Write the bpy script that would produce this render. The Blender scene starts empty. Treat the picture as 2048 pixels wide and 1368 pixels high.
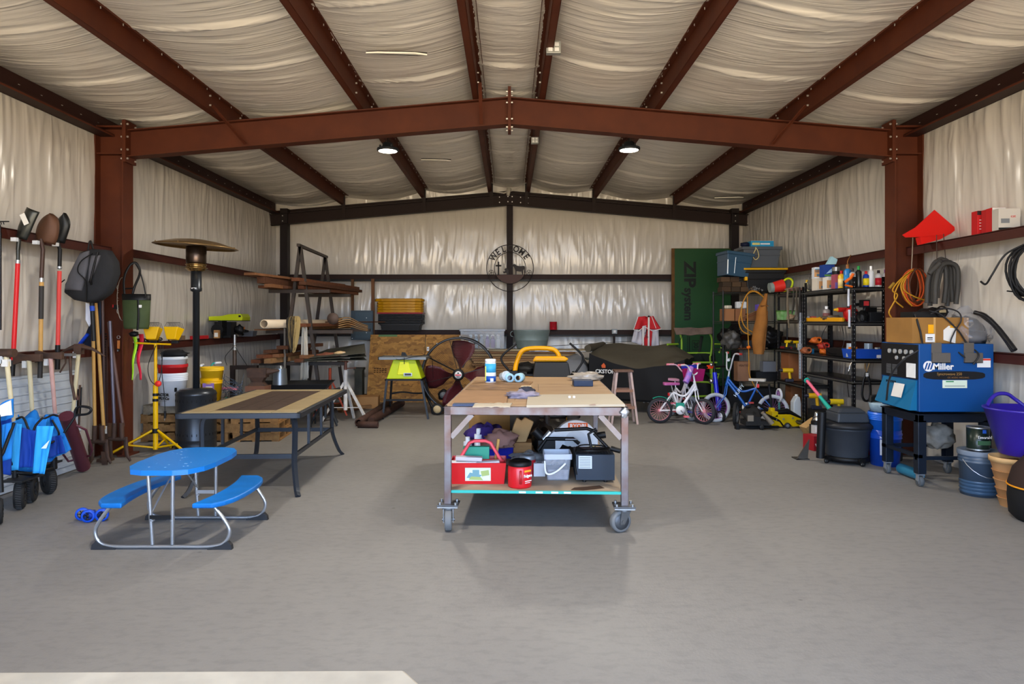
import bpy, bmesh, math, random
from math import pi, sin, cos, radians as R
from mathutils import Vector, Matrix, noise
random.seed(7)
SC = bpy.context.scene
COL = SC.collection
# ---------------------------------------------------------------- camera
F = 1365.0
cd = bpy.data.cameras.new('camera'); cam = bpy.data.objects.new('camera', cd); COL.objects.link(cam)
cd.sensor_width = 36; cd.lens = 36 * F / 2048; cd.clip_start = 0.05; cd.clip_end = 200
cam.location = (0, 0, 1.5); cam.rotation_euler = (pi / 2, 0, 0)
cd.shift_x = (1024 - 1018) / 2048; cd.shift_y = -(684 - 640) / 2048
SC.camera = cam
# ---------------------------------------------------------------- colour management
SC.view_settings.view_transform = 'Standard'; SC.view_settings.look = 'None'
SC.view_settings.gamma = 1; SC.view_settings.use_curve_mapping = False
SC.view_settings.exposure = -0.14
SC.cycles.use_denoising = True
SC.cycles.max_bounces = 8; SC.cycles.diffuse_bounces = 5; SC.cycles.caustics_reflective = False; SC.cycles.caustics_refractive = False
# ---------------------------------------------------------------- daylight outside the open end
W = bpy.data.worlds.new('daylight'); SC.world = W; W.use_nodes = True
nt = W.node_tree; N = nt.nodes; N.clear()
tc = N.new('ShaderNodeTexCoord'); sx = N.new('ShaderNodeSeparateXYZ'); nt.links.new(tc.outputs['Generated'], sx.inputs[0])
rp = N.new('ShaderNodeValToRGB'); rm = N.new('ShaderNodeMapRange')
rm.inputs['From Min'].default_value = -1; rm.inputs['From Max'].default_value = 1
nt.links.new(sx.outputs['Z'], rm.inputs['Value']); nt.links.new(rm.outputs[0], rp.inputs[0])
cr = rp.color_ramp; cr.elements[0].position = 0.0; cr.elements[0].color = (.50, .42, .32, 1)
cr.elements[1].position = 1.0; cr.elements[1].color = (.10, .15, .26, 1)
e = cr.elements.new(.36); e.color = (.98, .80, .56, 1)
e = cr.elements.new(.485); e.color = (1.20, .97, .68, 1)
e = cr.elements.new(.50); e.color = (.72, .88, 1.15, 1)
e = cr.elements.new(.60); e.color = (.58, .82, 1.25, 1)
e = cr.elements.new(.74); e.color = (.28, .42, .68, 1)
bg = N.new('ShaderNodeBackground'); bg.inputs[1].default_value = 12.5
nt.links.new(rp.outputs[0], bg.inputs[0]); wo = N.new('ShaderNodeOutputWorld'); nt.links.new(bg.outputs[0], wo.inputs[0])
LAMP_W = 90.0     # watts of each high bay lamp
# ---------------------------------------------------------------- materials
def lin(c):
    if isinstance(c, str):
        c = [int(c[i:i + 2], 16) / 255 for i in (0, 2, 4)]
        return tuple(x / 12.92 if x <= .04045 else ((x + .055) / 1.055) ** 2.4 for x in c)
    return tuple(c)
_M = {}
def M(c, rough=.5, metal=0, noise_=0.0, sc=8.0, c2=None, bump=0.0, stretch=(1, 1, 1), trans=0, alpha=1, emit=0, coat=0):
    """A procedural material: base colour broken up by a noise towards c2."""
    key = (str(c), rough, metal, noise_, sc, str(c2), bump, stretch, trans, alpha, emit, coat)
    if key in _M: return _M[key]
    m = bpy.data.materials.new('surface_' + (c if isinstance(c, str) else 'mix')); m.use_nodes = True
    t = m.node_tree; b = t.nodes['Principled BSDF']; rgb = lin(c)
    b.inputs['Base Color'].default_value = (*rgb, 1); b.inputs['Roughness'].default_value = rough; b.inputs['Metallic'].default_value = metal
    b.inputs['Coat Weight'].default_value = coat
    if rough >= .4 and not metal: b.inputs['Specular IOR Level'].default_value = .28
    if trans: b.inputs['Transmission Weight'].default_value = trans
    if alpha < 1: b.inputs['Alpha'].default_value = alpha
    if emit: b.inputs['Emission Color'].default_value = (*rgb, 1); b.inputs['Emission Strength'].default_value = emit
    if noise_ or bump:
        co = t.nodes.new('ShaderNodeTexCoord'); mp = t.nodes.new('ShaderNodeMapping'); mp.inputs['Scale'].default_value = stretch
        t.links.new(co.outputs['Object'], mp.inputs[0])
        nz = t.nodes.new('ShaderNodeTexNoise'); nz.inputs['Scale'].default_value = sc; nz.inputs['Detail'].default_value = 5
        t.links.new(mp.outputs[0], nz.inputs['Vector'])
        if noise_:
            r = t.nodes.new('ShaderNodeValToRGB'); r.color_ramp.elements[0].position = .35; r.color_ramp.elements[1].position = .68
            d = lin(c2) if c2 else tuple(x * (1 - noise_) for x in rgb)
            k = noise_ if c2 else 1
            r.color_ramp.elements[0].color = (*[a * (1 - k) + q * k for a, q in zip(rgb, d)], 1); r.color_ramp.elements[1].color = (*rgb, 1)
            t.links.new(nz.outputs['Fac'], r.inputs[0]); t.links.new(r.outputs[0], b.inputs['Base Color'])
        if bump:
            bp = t.nodes.new('ShaderNodeBump'); bp.inputs['Strength'].default_value = bump; bp.inputs['Distance'].default_value = .01
            t.links.new(nz.outputs['Fac'], bp.inputs['Height']); t.links.new(bp.outputs[0], b.inputs['Normal'])
    _M[key] = m
    return m
PRIMER = M('6E3018', .5, .1, .55, 5, 'c', .15) if False else M('552712', .62, 0, .5, 4, '3E170C', .1)
DARKSTEEL = M('2B2624', .55, .6, .4, 9, '4A3226', .2)
RUST = M('4E3528', .8, .3, .7, 14, '2A1B15', .4)
BLACK = M('0C0C0D', .5); BLK_METAL = M('101113', .4, .4); RUBBER = M('1A1A1A', .8, 0, .4, 20, '2C2A28')
CHROME = M('C8C8C6', .2, 1); ZINC = M('A8AAAA', .4, .9); ALU = M('C2C6CA', .35, .8)
WHITE = M('DCDCDA', .5); CARD = M('A97D4E', .85, 0, .3, 5, '93683D', .1); PAPER = M('D9D6CE', .8)
WOOD = M('A87B4A', .7, 0, .6, 6, '805A32', .15, (1, 1, 12)); WOODX = M('A9814F', .7, 0, .6, 6, '7C5934', .15, (12, 1, 12)); WOODY = M('9A6E42', .75, 0, .6, 6, '6C4A2A', .15, (10, 1, 10))
YEL = M('E0B400', .45); RED = M('C41A1E', .4); BLUE = M('1A4FB0', .4); GREY = M('6E7174', .5); TAN = M('9C6A35', .9, 0, .3, 10, '7E5226')
# ---------------------------------------------------------------- mesh builder
class B:
    def __init__(s, mat=None):
        s.v = []; s.f = []; s.fm = []; s.mats = []; s.X = Matrix(); s.sm = []; s.k = 0
        if mat: s.m(mat)
    def m(s, mat):
        if mat not in s.mats: s.mats.append(mat)
        s.k = s.mats.index(mat); return s
    def at(s, loc=(0, 0, 0), rot=(0, 0, 0), sc=(1, 1, 1)):
        from mathutils import Euler
        s.X = Matrix.Translation(loc) @ Euler(rot).to_matrix().to_4x4() @ Matrix.Diagonal((*sc, 1)); return s
    def add(s, vs, fs, smooth=False):
        n = len(s.v); s.v += [tuple(s.X @ Vector(p)) for p in vs]
        for f in fs: s.f.append([n + i for i in f]); s.fm.append(s.k); s.sm.append(smooth)
        return s
    def box(s, x0, x1, y0, y1, z0, z1):
        return s.add([(x0, y0, z0), (x1, y0, z0), (x1, y1, z0), (x0, y1, z0), (x0, y0, z1), (x1, y0, z1), (x1, y1, z1), (x0, y1, z1)],
                     [(0, 3, 2, 1), (4, 5, 6, 7), (0, 1, 5, 4), (1, 2, 6, 5), (2, 3, 7, 6), (3, 0, 4, 7)])
    def cb(s, c, d):
        return s.box(c[0] - d[0] / 2, c[0] + d[0] / 2, c[1] - d[1] / 2, c[1] + d[1] / 2, c[2] - d[2] / 2, c[2] + d[2] / 2)
    def taper(s, z0, z1, a, b_, c=(0, 0)):
        """frustum with rectangular ends: half sizes a at z0 and b_ at z1"""
        vs = [(c[0] + i * q[0], c[1] + j * q[1], z) for z, q in ((z0, a), (z1, b_)) for i, j in ((-1, -1), (1, -1), (1, 1), (-1, 1))]
        return s.add(vs, [(0, 3, 2, 1), (4, 5, 6, 7), (0, 1, 5, 4), (1, 2, 6, 5), (2, 3, 7, 6), (3, 0, 4, 7)])
    def cyl(s, p, q, r, r2=None, n=14, cap=True):
        return s.tube([p, q], [r, r if r2 is None else r2], n, cap=cap)
    def tube(s, pts, r, n=8, closed=False, cap=True, flat=1.0):
        P_ = [Vector(p) for p in pts]; L = len(P_); rs = r if isinstance(r, (list, tuple)) else [r] * L
        vs = []; up = None
        for i, p in enumerate(P_):
            a = P_[(i - 1) % L] if (closed or i) else p; b = P_[(i + 1) % L] if (closed or i < L - 1) else p
            t = (b - a).normalized() if (b - a).length > 1e-9 else Vector((0, 0, 1))
            if up is None: up = Vector((0, 0, 1)) if abs(t.z) < .9 else Vector((0, 1, 0))
            u = t.cross(up)
            if u.length < 1e-6: u = t.orthogonal()
            u.normalize(); w = u.cross(t).normalized(); up = w
            for k in range(n):
                g = 2 * pi * k / n + pi / n; vs.append(p + rs[i] * (cos(g) * u + sin(g) * flat * w))
        fs = []
        for i in range(L if closed else L - 1):
            j = (i + 1) % L
            for k in range(n): fs.append((i * n + k, i * n + (k + 1) % n, j * n + (k + 1) % n, j * n + k))
        s.add(vs, fs, n > 5)
        if cap and not closed:
            s.add(vs[:n], [tuple(range(n))]); s.add(vs[-n:], [tuple(range(n))[::-1]])
        return s
    def lathe(s, prof, c=(0, 0, 0), n=28, ax='z', sq=1.0, cap=True):
        vs = []
        for r, z in prof:
            for k in range(n):
                g = 2 * pi * k / n; a, b = r * cos(g), r * sin(g) * sq
                vs.append((c[0] + a, c[1] + b, c[2] + z) if ax == 'z' else (c[0] + a, c[1] + z, c[2] + b) if ax == 'y' else (c[0] + z, c[1] + a, c[2] + b))
        fs = [(i * n + k, i * n + (k + 1) % n, (i + 1) * n + (k + 1) % n, (i + 1) * n + k) for i in range(len(prof) - 1) for k in range(n)]
        s.add(vs, fs, True)
        if not cap or tuple(prof[0]) == tuple(prof[-1]): return s
        if prof[0][0] > 1e-4: s.add(vs[:n], [tuple(range(n))[::-1]])
        if prof[-1][0] > 1e-4: s.add(vs[-n:], [tuple(range(n))])
        return s
    def prism(s, poly, a, b, ax='y'):
        """polygon in the plane across ax, extruded from a to b along ax (y: (x,z), x: (y,z), z: (x,y))"""
        f = {'y': lambda p, t: (p[0], t, p[1]), 'x': lambda p, t: (t, p[0], p[1]), 'z': lambda p, t: (p[0], p[1], t)}[ax]
        n = len(poly); vs = [f(p, a) for p in poly] + [f(p, b) for p in poly]
        return s.add(vs, [tuple(range(n)), tuple(range(2 * n - 1, n - 1, -1))] + [(i, i + n, (i + 1) % n + n, (i + 1) % n) for i in range(n)])
    def sph(s, c, r, n=12, sc=(1, 1, 1)):
        m_ = max(4, n // 2); vs = []; fs = []
        for i in range(m_ + 1):
            for k in range(n):
                th = pi * i / m_; g = 2 * pi * k / n
                vs.append((c[0] + r * sc[0] * sin(th) * cos(g), c[1] + r * sc[1] * sin(th) * sin(g), c[2] + r * sc[2] * cos(th)))
        for i in range(m_):
            for k in range(n): fs.append((i * n + k, (i + 1) * n + k, (i + 1) * n + (k + 1) % n, i * n + (k + 1) % n))
        return s.add(vs, fs, True)
    def grid(s, fn, nu, nv, smooth=True):
        vs = [fn(i / nu, j / nv) for i in range(nu + 1) for j in range(nv + 1)]
        return s.add(vs, [(i * (nv + 1) + j, (i + 1) * (nv + 1) + j, (i + 1) * (nv + 1) + j + 1, i * (nv + 1) + j + 1) for i in range(nu) for j in range(nv)], smooth)
    def lump(s, c, d, seed=0, amp=.25, n=18, fr=2.2, zmin=None):
        """irregular rounded body, half sizes d"""
        m_ = n // 2; vs = []; fs = []
        for i in range(m_ + 1):
            for k in range(n):
                th = pi * i / m_; g = 2 * pi * k / n; u = Vector((sin(th) * cos(g), sin(th) * sin(g), cos(th)))
                q = 1 + amp * noise.noise(u * fr + Vector((seed * 3.1, seed, 0))); z = c[2] + d[2] * u.z * q
                if zmin is not None: z = max(z, zmin)
                vs.append((c[0] + d[0] * u.x * q, c[1] + d[1] * u.y * q, z))
        for i in range(m_):
            for k in range(n): fs.append((i * n + k, (i + 1) * n + k, (i + 1) * n + (k + 1) % n, i * n + (k + 1) % n))
        return s.add(vs, fs, True)
    def build(s, name, par=None, bev=0, sub=0, solid=0, loc=None, rz=0):
        me = bpy.data.meshes.new(name); me.from_pydata(s.v, [], s.f)
        for m_ in s.mats: me.materials.append(m_)
        me.polygons.foreach_set('material_index', s.fm); me.polygons.foreach_set('use_smooth', s.sm); me.update()
        bm = bmesh.new(); bm.from_mesh(me); bmesh.ops.recalc_face_normals(bm, faces=bm.faces); bm.to_mesh(me); bm.free()
        o = bpy.data.objects.new(name, me); COL.objects.link(o)
        if par is not None: o.parent = par
        if loc is not None: o.location = loc; o.rotation_euler = (0, 0, rz)
        if solid: q = o.modifiers.new('s', 'SOLIDIFY'); q.thickness = solid
        if bev: q = o.modifiers.new('b', 'BEVEL'); q.width = bev; q.segments = 2; q.limit_method = 'ANGLE'
        if sub: q = o.modifiers.new('u', 'SUBSURF'); q.levels = q.render_levels = sub
        return o
def tag(o, label, cat, group=None, kind=None):
    o['label'] = label; o['category'] = cat
    if group: o['group'] = group
    if kind: o['kind'] = kind
    return o
def thing(name, label, cat, loc=(0, 0, 0), rz=0, group=None, rot=None):
    o = bpy.data.objects.new(name, None); COL.objects.link(o); o.empty_display_size = .1
    o.location = loc; o.rotation_euler = rot if rot else (0, 0, rz); return tag(o, label, cat, group)
def struct(o, label=None):
    o['kind'] = 'structure'
    if label: o['label'] = label
    return o
def copy_thing(src, loc, rz, label, group=None, rot=None):
    c = src.copy(); COL.objects.link(c); c.location = loc; c.rotation_euler = rot if rot else (0, 0, rz); c['label'] = label
    if group: c['group'] = group
    for ch in [o for o in list(COL.objects) if o.parent is src]:
        d = ch.copy(); COL.objects.link(d); d.parent = c
        for g in [o for o in list(COL.objects) if o.parent is ch]:
            h = g.copy(); COL.objects.link(h); h.parent = d
    return c
def P(x, y, Y): return Vector(((x - 1018) * Y / F, Y, 1.5 - (y - 640) * Y / F))
def FL(x, y):
    Y = 1.5 * F / (y - 640); return Vector(((x - 1018) * Y / F, Y, 0))
def text(body, par, loc, rot, size, mat, name='lettering', ex=.0012, wide=1.0, align='CENTER', bold=0.0):
    c = bpy.data.curves.new(name, 'FONT'); c.body = body; c.size = size; c.extrude = ex; c.align_x = align; c.align_y = 'CENTER'; c.offset = bold
    c.resolution_u = 3; c.materials.append(mat); o = bpy.data.objects.new(name, c); COL.objects.link(o); o.parent = par
    q = bpy.data.objects.new(name, bpy.data.meshes.new_from_object(o)); COL.objects.link(q); bpy.data.objects.remove(o); q.parent = par
    if not q.data.materials: q.data.materials.append(mat)
    q.location = loc; q.rotation_euler = rot; q.scale = (wide, 1, 1); return q
def arc(c, r, a0, a1, n, plane='xz', sq=1):
    out = []
    for i in range(n + 1):
        g = a0 + (a1 - a0) * i / n; a, b = r * cos(g), r * sin(g) * sq
        out.append((c[0] + a, c[1], c[2] + b) if plane == 'xz' else (c[0] + a, c[1] + b, c[2]) if plane == 'xy' else (c[0], c[1] + a, c[2] + b))
    return out
def smooth(pts, k=6):
    """Catmull-Rom through the points"""
    p = [Vector(q) for q in pts]; p = [2 * p[0] - p[1]] + p + [2 * p[-1] - p[-2]]; out = []
    for i in range(1, len(p) - 2):
        for j in range(k):
            t = j / k; a, b, c, d = p[i - 1], p[i], p[i + 1], p[i + 2]
            out.append(.5 * ((2 * b) + (c - a) * t + (2 * a - 5 * b + 4 * c - d) * t * t + (3 * b - a - 3 * c + d) * t ** 3))
    out.append(p[-2]); return out
# ================================================================ SETTING
XW = 4.56; YB = 13.36; YF = -0.4
def roofz(x): return 4.17 - .086 * abs(x)
# floor
def floor_mat():
    m = bpy.data.materials.new('worn_concrete'); m.use_nodes = True; t = m.node_tree; b = t.nodes['Principled BSDF']
    co = t.nodes.new('ShaderNodeTexCoord')
    def nz(sc, det, st=(1, 1, 1)):
        mp = t.nodes.new('ShaderNodeMapping'); mp.inputs['Scale'].default_value = st; t.links.new(co.outputs['Object'], mp.inputs[0])
        n = t.nodes.new('ShaderNodeTexNoise'); n.inputs['Scale'].default_value = sc; n.inputs['Detail'].default_value = det; n.inputs['Roughness'].default_value = .6
        t.links.new(mp.outputs[0], n.inputs['Vector']); return n
    a = nz(.45, 8); c = nz(11, 10, (1, 2.2, 1)); d = nz(60, 3)
    r = t.nodes.new('ShaderNodeValToRGB'); r.color_ramp.elements[0].position = .3; r.color_ramp.elements[1].position = .7
    r.color_ramp.elements[0].color = (*lin('716E6B'), 1); r.color_ramp.elements[1].color = (*lin('817E79'), 1)
    t.links.new(a.outputs['Fac'], r.inputs[0])
    r2 = t.nodes.new('ShaderNodeValToRGB'); r2.color_ramp.elements[0].position = .36; r2.color_ramp.elements[1].position = .52
    r2.color_ramp.elements[0].color = (.88, .88, .89, 1); r2.color_ramp.elements[1].color = (1, 1, 1, 1)
    t.links.new(c.outputs['Fac'], r2.inputs[0])
    mx = t.nodes.new('ShaderNodeMix'); mx.data_type = 'RGBA'; mx.blend_type = 'MULTIPLY'; mx.inputs[0].default_value = 1
    t.links.new(r.outputs[0], mx.inputs[6]); t.links.new(r2.outputs[0], mx.inputs[7])
    # small dark spots
    v = t.nodes.new('ShaderNodeTexVoronoi'); v.inputs['Scale'].default_value = 1.7; t.links.new(co.outputs['Object'], v.inputs['Vector'])
    r3 = t.nodes.new('ShaderNodeValToRGB'); r3.color_ramp.elements[0].position = .012; r3.color_ramp.elements[1].position = .03
    r3.color_ramp.elements[0].color = (.45, .43, .42, 1); r3.color_ramp.elements[1].color = (1, 1, 1, 1); t.links.new(v.outputs['Distance'], r3.inputs[0])
    m2 = t.nodes.new('ShaderNodeMix'); m2.data_type = 'RGBA'; m2.blend_type = 'MULTIPLY'; m2.inputs[0].default_value = .8
    t.links.new(mx.outputs[2], m2.inputs[6]); t.links.new(r3.outputs[0], m2.inputs[7]); t.links.new(m2.outputs[2], b.inputs['Base Color'])
    b.inputs['Roughness'].default_value = .55; b.inputs['Specular IOR Level'].default_value = .35
    bp = t.nodes.new('ShaderNodeBump'); bp.inputs['Strength'].default_value = .12; bp.inputs['Distance'].default_value = .01
    t.links.new(d.outputs['Fac'], bp.inputs['Height']); t.links.new(bp.outputs[0], b.inputs['Normal']); return m
b = B(floor_mat()); b.box(-XW - .1, XW + .1, -1.5, YB + .1, -.15, 0); struct(b.build('floor'), 'grey worn concrete floor slab')
# vinyl faced insulation
def vinyl(st, scale, ca='C2BBAF', cb_='CFC9BF'):
    m = bpy.data.materials.new('white_vinyl_insulation'); m.use_nodes = True; t = m.node_tree; b = t.nodes['Principled BSDF']
    co = t.nodes.new('ShaderNodeTexCoord'); mp = t.nodes.new('ShaderNodeMapping'); mp.inputs['Scale'].default_value = st
    t.links.new(co.outputs['Object'], mp.inputs[0]); n = t.nodes.new('ShaderNodeTexNoise'); n.inputs['Scale'].default_value = scale; n.inputs['Detail'].default_value = 3
    n.noise_type = 'RIDGED_MULTIFRACTAL'; n.inputs['Distortion'].default_value = .5; n.inputs['Roughness'].default_value = .45; t.links.new(mp.outputs[0], n.inputs['Vector'])
    bp = t.nodes.new('ShaderNodeBump'); bp.inputs['Strength'].default_value = .4; bp.inputs['Distance'].default_value = .02
    t.links.new(n.outputs['Fac'], bp.inputs['Height']); t.links.new(bp.outputs[0], b.inputs['Normal'])
    n2 = t.nodes.new('ShaderNodeTexNoise'); n2.inputs['Scale'].default_value = .8; t.links.new(co.outputs['Object'], n2.inputs['Vector'])
    r = t.nodes.new('ShaderNodeValToRGB'); r.color_ramp.elements[0].color = (*lin(ca), 1); r.color_ramp.elements[1].color = (*lin(cb_), 1)
    t.links.new(n2.outputs['Fac'], r.inputs[0]); t.links.new(r.outputs[0], b.inputs['Base Color'])
    b.inputs['Roughness'].default_value = .24; b.inputs['Specular IOR Level'].default_value = .75; return m
def fold(u, v, s=0):
    """height of the wrinkles: u across them, v along them"""
    w = noise.noise(Vector((u * .6, v * .5, s))) * .5
    a = 1 - abs(noise.noise(Vector((u * 2.1 + w * 3, v * .35, s + 5)))) * 2.2
    c = 1 - abs(noise.noise(Vector((u * 9.5 + w * 9, v * .8, s + 9)))) * 3
    sk = noise.noise(Vector((u * .35, v * .3, s + 33))) * 1.6
    e = 1 - abs(noise.noise(Vector((u * 5.0 - w * 8 + sk * v, v * .9, s + 14)))) * 5
    k = .5 + .5 * noise.noise(Vector((u * .9, v * .9, s + 20)))
    return .008 * max(0, a) + .009 * max(0, c) ** 2 * k * 1.6 + .013 * max(0, e) ** 2 * k
PX = [-XW, -3.14, -1.61, -.335, .335, 1.61, 3.14, XW]
cm = vinyl((.45, 14, 1), 2.0, 'D6D0C4', 'DFD9CF')  # ceiling copy of the wall vinyl, extra brightness put into its colour
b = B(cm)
for q in range(7):
    xa, xb = PX[q], PX[q + 1]; seams = [1.9 + random.uniform(1.15, 1.35) * i + random.uniform(-.1, .1) for i in range(12)]
    wd = xb - xa; skew = random.uniform(-.12, .12) + (.1 if xa < -1 else -.1 if xa > 1 else 0)
    def fn(i, j, xa=xa, wd=wd, q=q, seams=seams, skew=skew):
        y = YF + (YB - YF) * i; x = xa + wd * j; bell = sin(pi * j)
        yy = y + skew * (j - .5) + .10 * bell
        d = min(abs(yy - s_) for s_ in seams)
        z = roofz(x) - .10 * min(1, wd) * bell - bell ** .6 * (fold(yy * 1.6, x, q) * 1.0) - bell ** .4 * .028 * math.exp(-(d / .022) ** 2) + .008 * bell * math.exp(-((d - .06) / .03) ** 2)
        return (x, y, z - .004)
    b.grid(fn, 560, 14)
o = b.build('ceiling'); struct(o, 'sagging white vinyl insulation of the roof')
wm = vinyl((6, 6, .55), 2.0)
def wallside(sgn):
    b = B(wm)
    def fn(i, j):
        y = YF + (YB - YF) * i; z = 4.0 * j * (roofz(XW) / 4.0) ; pull = 1.2 * math.exp(-((z - 3.6) / 1.0) ** 2) * noise.noise(Vector((y * .5, 3, sgn)))
        g = fold(y + pull * .35, z, 30 + sgn) * 1.4
        e_ = min(abs(z - 1.17), abs(z - 2.27), abs(z - 3.78)); g *= min(1, .35 + e_ * 2.5); bulge = .03 * sin(pi * min(1, e_ / .55) / 2)
        return (sgn * (XW + .03 - bulge - g * min(1, .15 + abs(y - 7.6) * 3)), y, z)
    b.grid(fn, 520, 40); return struct(b.build('wall_left' if sgn < 0 else 'wall_right'), 'white vinyl insulated side wall')
wallside(-1); wallside(1)
b = B(wm)
def fn(i, j):
    x = -XW + 2 * XW * i; zt = roofz(x); z = zt * j
    e_ = min(abs(z - 1.25), abs(z - 2.32), abs(z - 3.7)); pull = .9 * math.exp(-((z - 3.2) / .8) ** 2) * noise.noise(Vector((x * .45, 7, 1)))
    g = fold(x + pull * .7, z, 60) * 1.5 * min(1, .3 + e_ * 2.5); return (x, YB + .02 - g - .05 * sin(pi * min(1, e_ / .55) / 2), z)
b.grid(fn, 380, 50); struct(b.build('wall_back'), 'white vinyl insulated end wall')
b = B(M('8C8A86', .6)); b.prism([(-XW - .1, 0), (XW + .1, 0), (XW + .1, roofz(XW) + .12), (0, roofz(0) + .12), (-XW - .1, roofz(XW) + .12)], YB + .12, YB + .15, 'y')
for s_ in (-1, 1): b.box(*sorted((s_ * (XW + .12), s_ * (XW + .15))), YF, YB + .15, 0, roofz(XW) + .1)
for s_ in (-1, 1): b.add([(0, YF, roofz(0) + .14), (s_ * (XW + .15), YF, roofz(XW) + .13), (s_ * (XW + .15), YB + .15, roofz(XW) + .13), (0, YB + .15, roofz(0) + .14)], [(0, 1, 2, 3)])
struct(b.build('wall_cladding'), 'metal cladding outside the insulation')
b = B(M('A8A49C', .6))  # unseen wall, added to keep daylight off the near sides
for s_ in (-1, 1): b.box(*sorted((s_ * 3.3, s_ * (XW + .1))), YF - .12, YF, 0, 3.85)
b.prism([(-3.3, 3.35), (3.3, 3.35), (3.3, 3.85), (XW + .1, 3.85), (XW + .1, roofz(XW) + .1), (0, roofz(0) + .1), (-XW - .1, roofz(XW) + .1), (-XW - .1, 3.85), (-3.3, 3.85)], YF - .12, YF, 'y')
struct(b.build('wall_front_added'), 'unseen front wall added around the wide doorway to limit the daylight')
# ---- steel
SCREW = M('D8D4CC', .3, .6)
def zed(x, y0, y1, name='purlin_beam'):
    s_ = 1 if x > 0 else -1; zt = roofz(x) ; zb = zt - .2
    r = bpy.data.objects.new(name, None); COL.objects.link(r); struct(r, 'red primed steel roof purlin')
    b = B(PRIMER); b.box(x - .003, x + .003, y0, y1, zb, zt - .012)
    b.box(*sorted((x, x + s_ * .065)), y0, y1, zb, zb + .005); b.box(*sorted((x + s_ * .062, x + s_ * .066)), y0, y1, zb, zb + .018)
    b.box(*sorted((x, x - s_ * .065)), y0, y1, zt - .014, zt - .008); b.box(*sorted((x - s_ * .062, x - s_ * .066)), y0, y1, zt - .03, zt - .01)
    b.build('web', r)
    b = B(SCREW); y = y0 + .1
    while y < y1: b.box(x - s_ * .035 - .003, x - s_ * .035 + .003, y - .003, y + .003, zt - .032, zt - .014); y += .305
    for yy in (7.15, 7.95):
        for dz in (.05, .15): b.cyl((x, yy, zb + dz), (x - s_ * .02, yy, zb + dz), .010, n=6)
    b.build('screws', r); return r
for x in PX[1:-1]: zed(x, YF, YB - .3)
# eave struts
for s_ in (-1, 1):
    b = B(M('2E1712', .6)); zt = roofz(XW)
    b.box(*sorted((s_ * (XW - .01), s_ * (XW - .02))), YF, YB - .1, zt - .24, zt - .01)
    b.box(*sorted((s_ * (XW - .17), s_ * (XW - .01))), YF, YB - .1, zt - .24, zt - .234)
    b.box(*sorted((s_ * (XW - .172), s_ * (XW - .166))), YF, YB - .1, zt - .24, zt - .215); b.m(PRIMER).box(*sorted((s_ * (XW - .175), s_ * (XW - .170))), YF, YB - .1, zt - .242, zt - .225)
    b.m(SCREW); y = YF
    while y < YB - .3: b.box(*sorted((s_ * (XW - .02), s_ * (XW - .026))), y, y + .02, zt - .10, zt - .095); y += .305
    struct(b.build('eave_beam'), 'dark red steel strut along the eave')
# rafters of a frame
def frame(Y, w, top0, dep, colx, mat, nm, wall=True):
    """I-section rafters: w flange width along Y, top at ridge, depth"""
    for s_ in (-1, 1):
        b = B(mat); sl = .086; x1 = colx
        def z(x, d): return top0 - sl * x - d
        def pl(a0, a1, d0, d1, y0, y1):
            vs = [(s_ * a0, y0, z(a0, d0)), (s_ * a1, y0, z(a1, d0)), (s_ * a1, y0, z(a1, d1)), (s_ * a0, y0, z(a0, d1))]
            b.prism([(v[0], v[2]) for v in vs], y0, y1, 'y')
        pl(0, x1, 0, .012, Y - w / 2, Y + w / 2); pl(0, x1, dep - .012, dep, Y - w / 2, Y + w / 2); pl(0, x1, 0.01, dep - .01, Y - .006, Y + .006)
        struct(b.build(nm), 'primed steel rafter beam')
frame(7.60, .15, 3.965, .30, 4.22, PRIMER, 'rafter_beam')
frame(13.02, .12, 3.90, .21, XW, M('1E0F0B', .65), 'rafter_beam')  # far bay's dimness put into this darker copy of the primer
# ridge splice plate and knee plates with bolts
r = bpy.data.objects.new('splice_plate', None); COL.objects.link(r); struct(r, 'bolted ridge splice plate')
b = B(PRIMER); b.box(-.012, .022, 7.50, 7.70, 3.59, 4.07); b.build('plate', r)
b = B(SCREW)
for z in (4.02, 3.90, 3.72, 3.63):
    for y in (7.53, 7.67): b.cyl((-.032, y, z), (.042, y, z), .011, n=6)
b.build('bolts', r)
for s_ in (-1, 1):
    r = bpy.data.objects.new('steel_column', None); COL.objects.link(r); struct(r, 'red primed steel frame column')
    b = B(PRIMER); zc = 3.64
    b.box(*sorted((s_ * 4.24, s_ * 4.255)), 7.50, 7.70, 0, 3.70); b.box(*sorted((s_ * 4.545, s_ * 4.56)), 7.50, 7.70, 0, zc); b.box(*sorted((s_ * 4.25, s_ * 4.55)), 7.595, 7.61, 0, zc)
    b.box(*sorted((s_ * 4.24, s_ * 4.72)), 7.50, 7.70, zc - .02, zc); b.box(*sorted((s_ * 4.25, s_ * 4.55)), 7.52, 7.68, zc - .31, zc - .295)
    b.box(*sorted((s_ * 4.18, s_ * 4.30)), 7.48, 7.72, 0, .02)
    b.build('shaft', r); b = B(PRIMER); b.box(*sorted((s_ * 4.21, s_ * 4.238)), 7.49, 7.71, 3.24, 3.70); b.build('knee_plate', r)
    b = B(SCREW)
    for z in (3.66, 3.52, 3.38, 3.28):
        for y in (7.52, 7.68): b.cyl((s_ * 4.195, y, z), (s_ * 4.275, y, z), .011, n=6)
    b.build('bolts', r)
# flange braces
for x, dx in ((-3.14, .20), (-.335, .0), (3.14, -.20)):
    b = B(PRIMER); zt = roofz(x) - .15
    for yy, yb in ((7.15, 7.53),): b.tube([(x + (.03 if x < 0 else -.03), yy, zt), (x + dx * 1.0 + (.03 if x < 0 else -.03), yb, 3.965 - .086 * abs(x + dx) - .27)], .026, 4, flat=.3)
    struct(b.build('flange_brace'), 'steel flange brace at the purlin')
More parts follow.
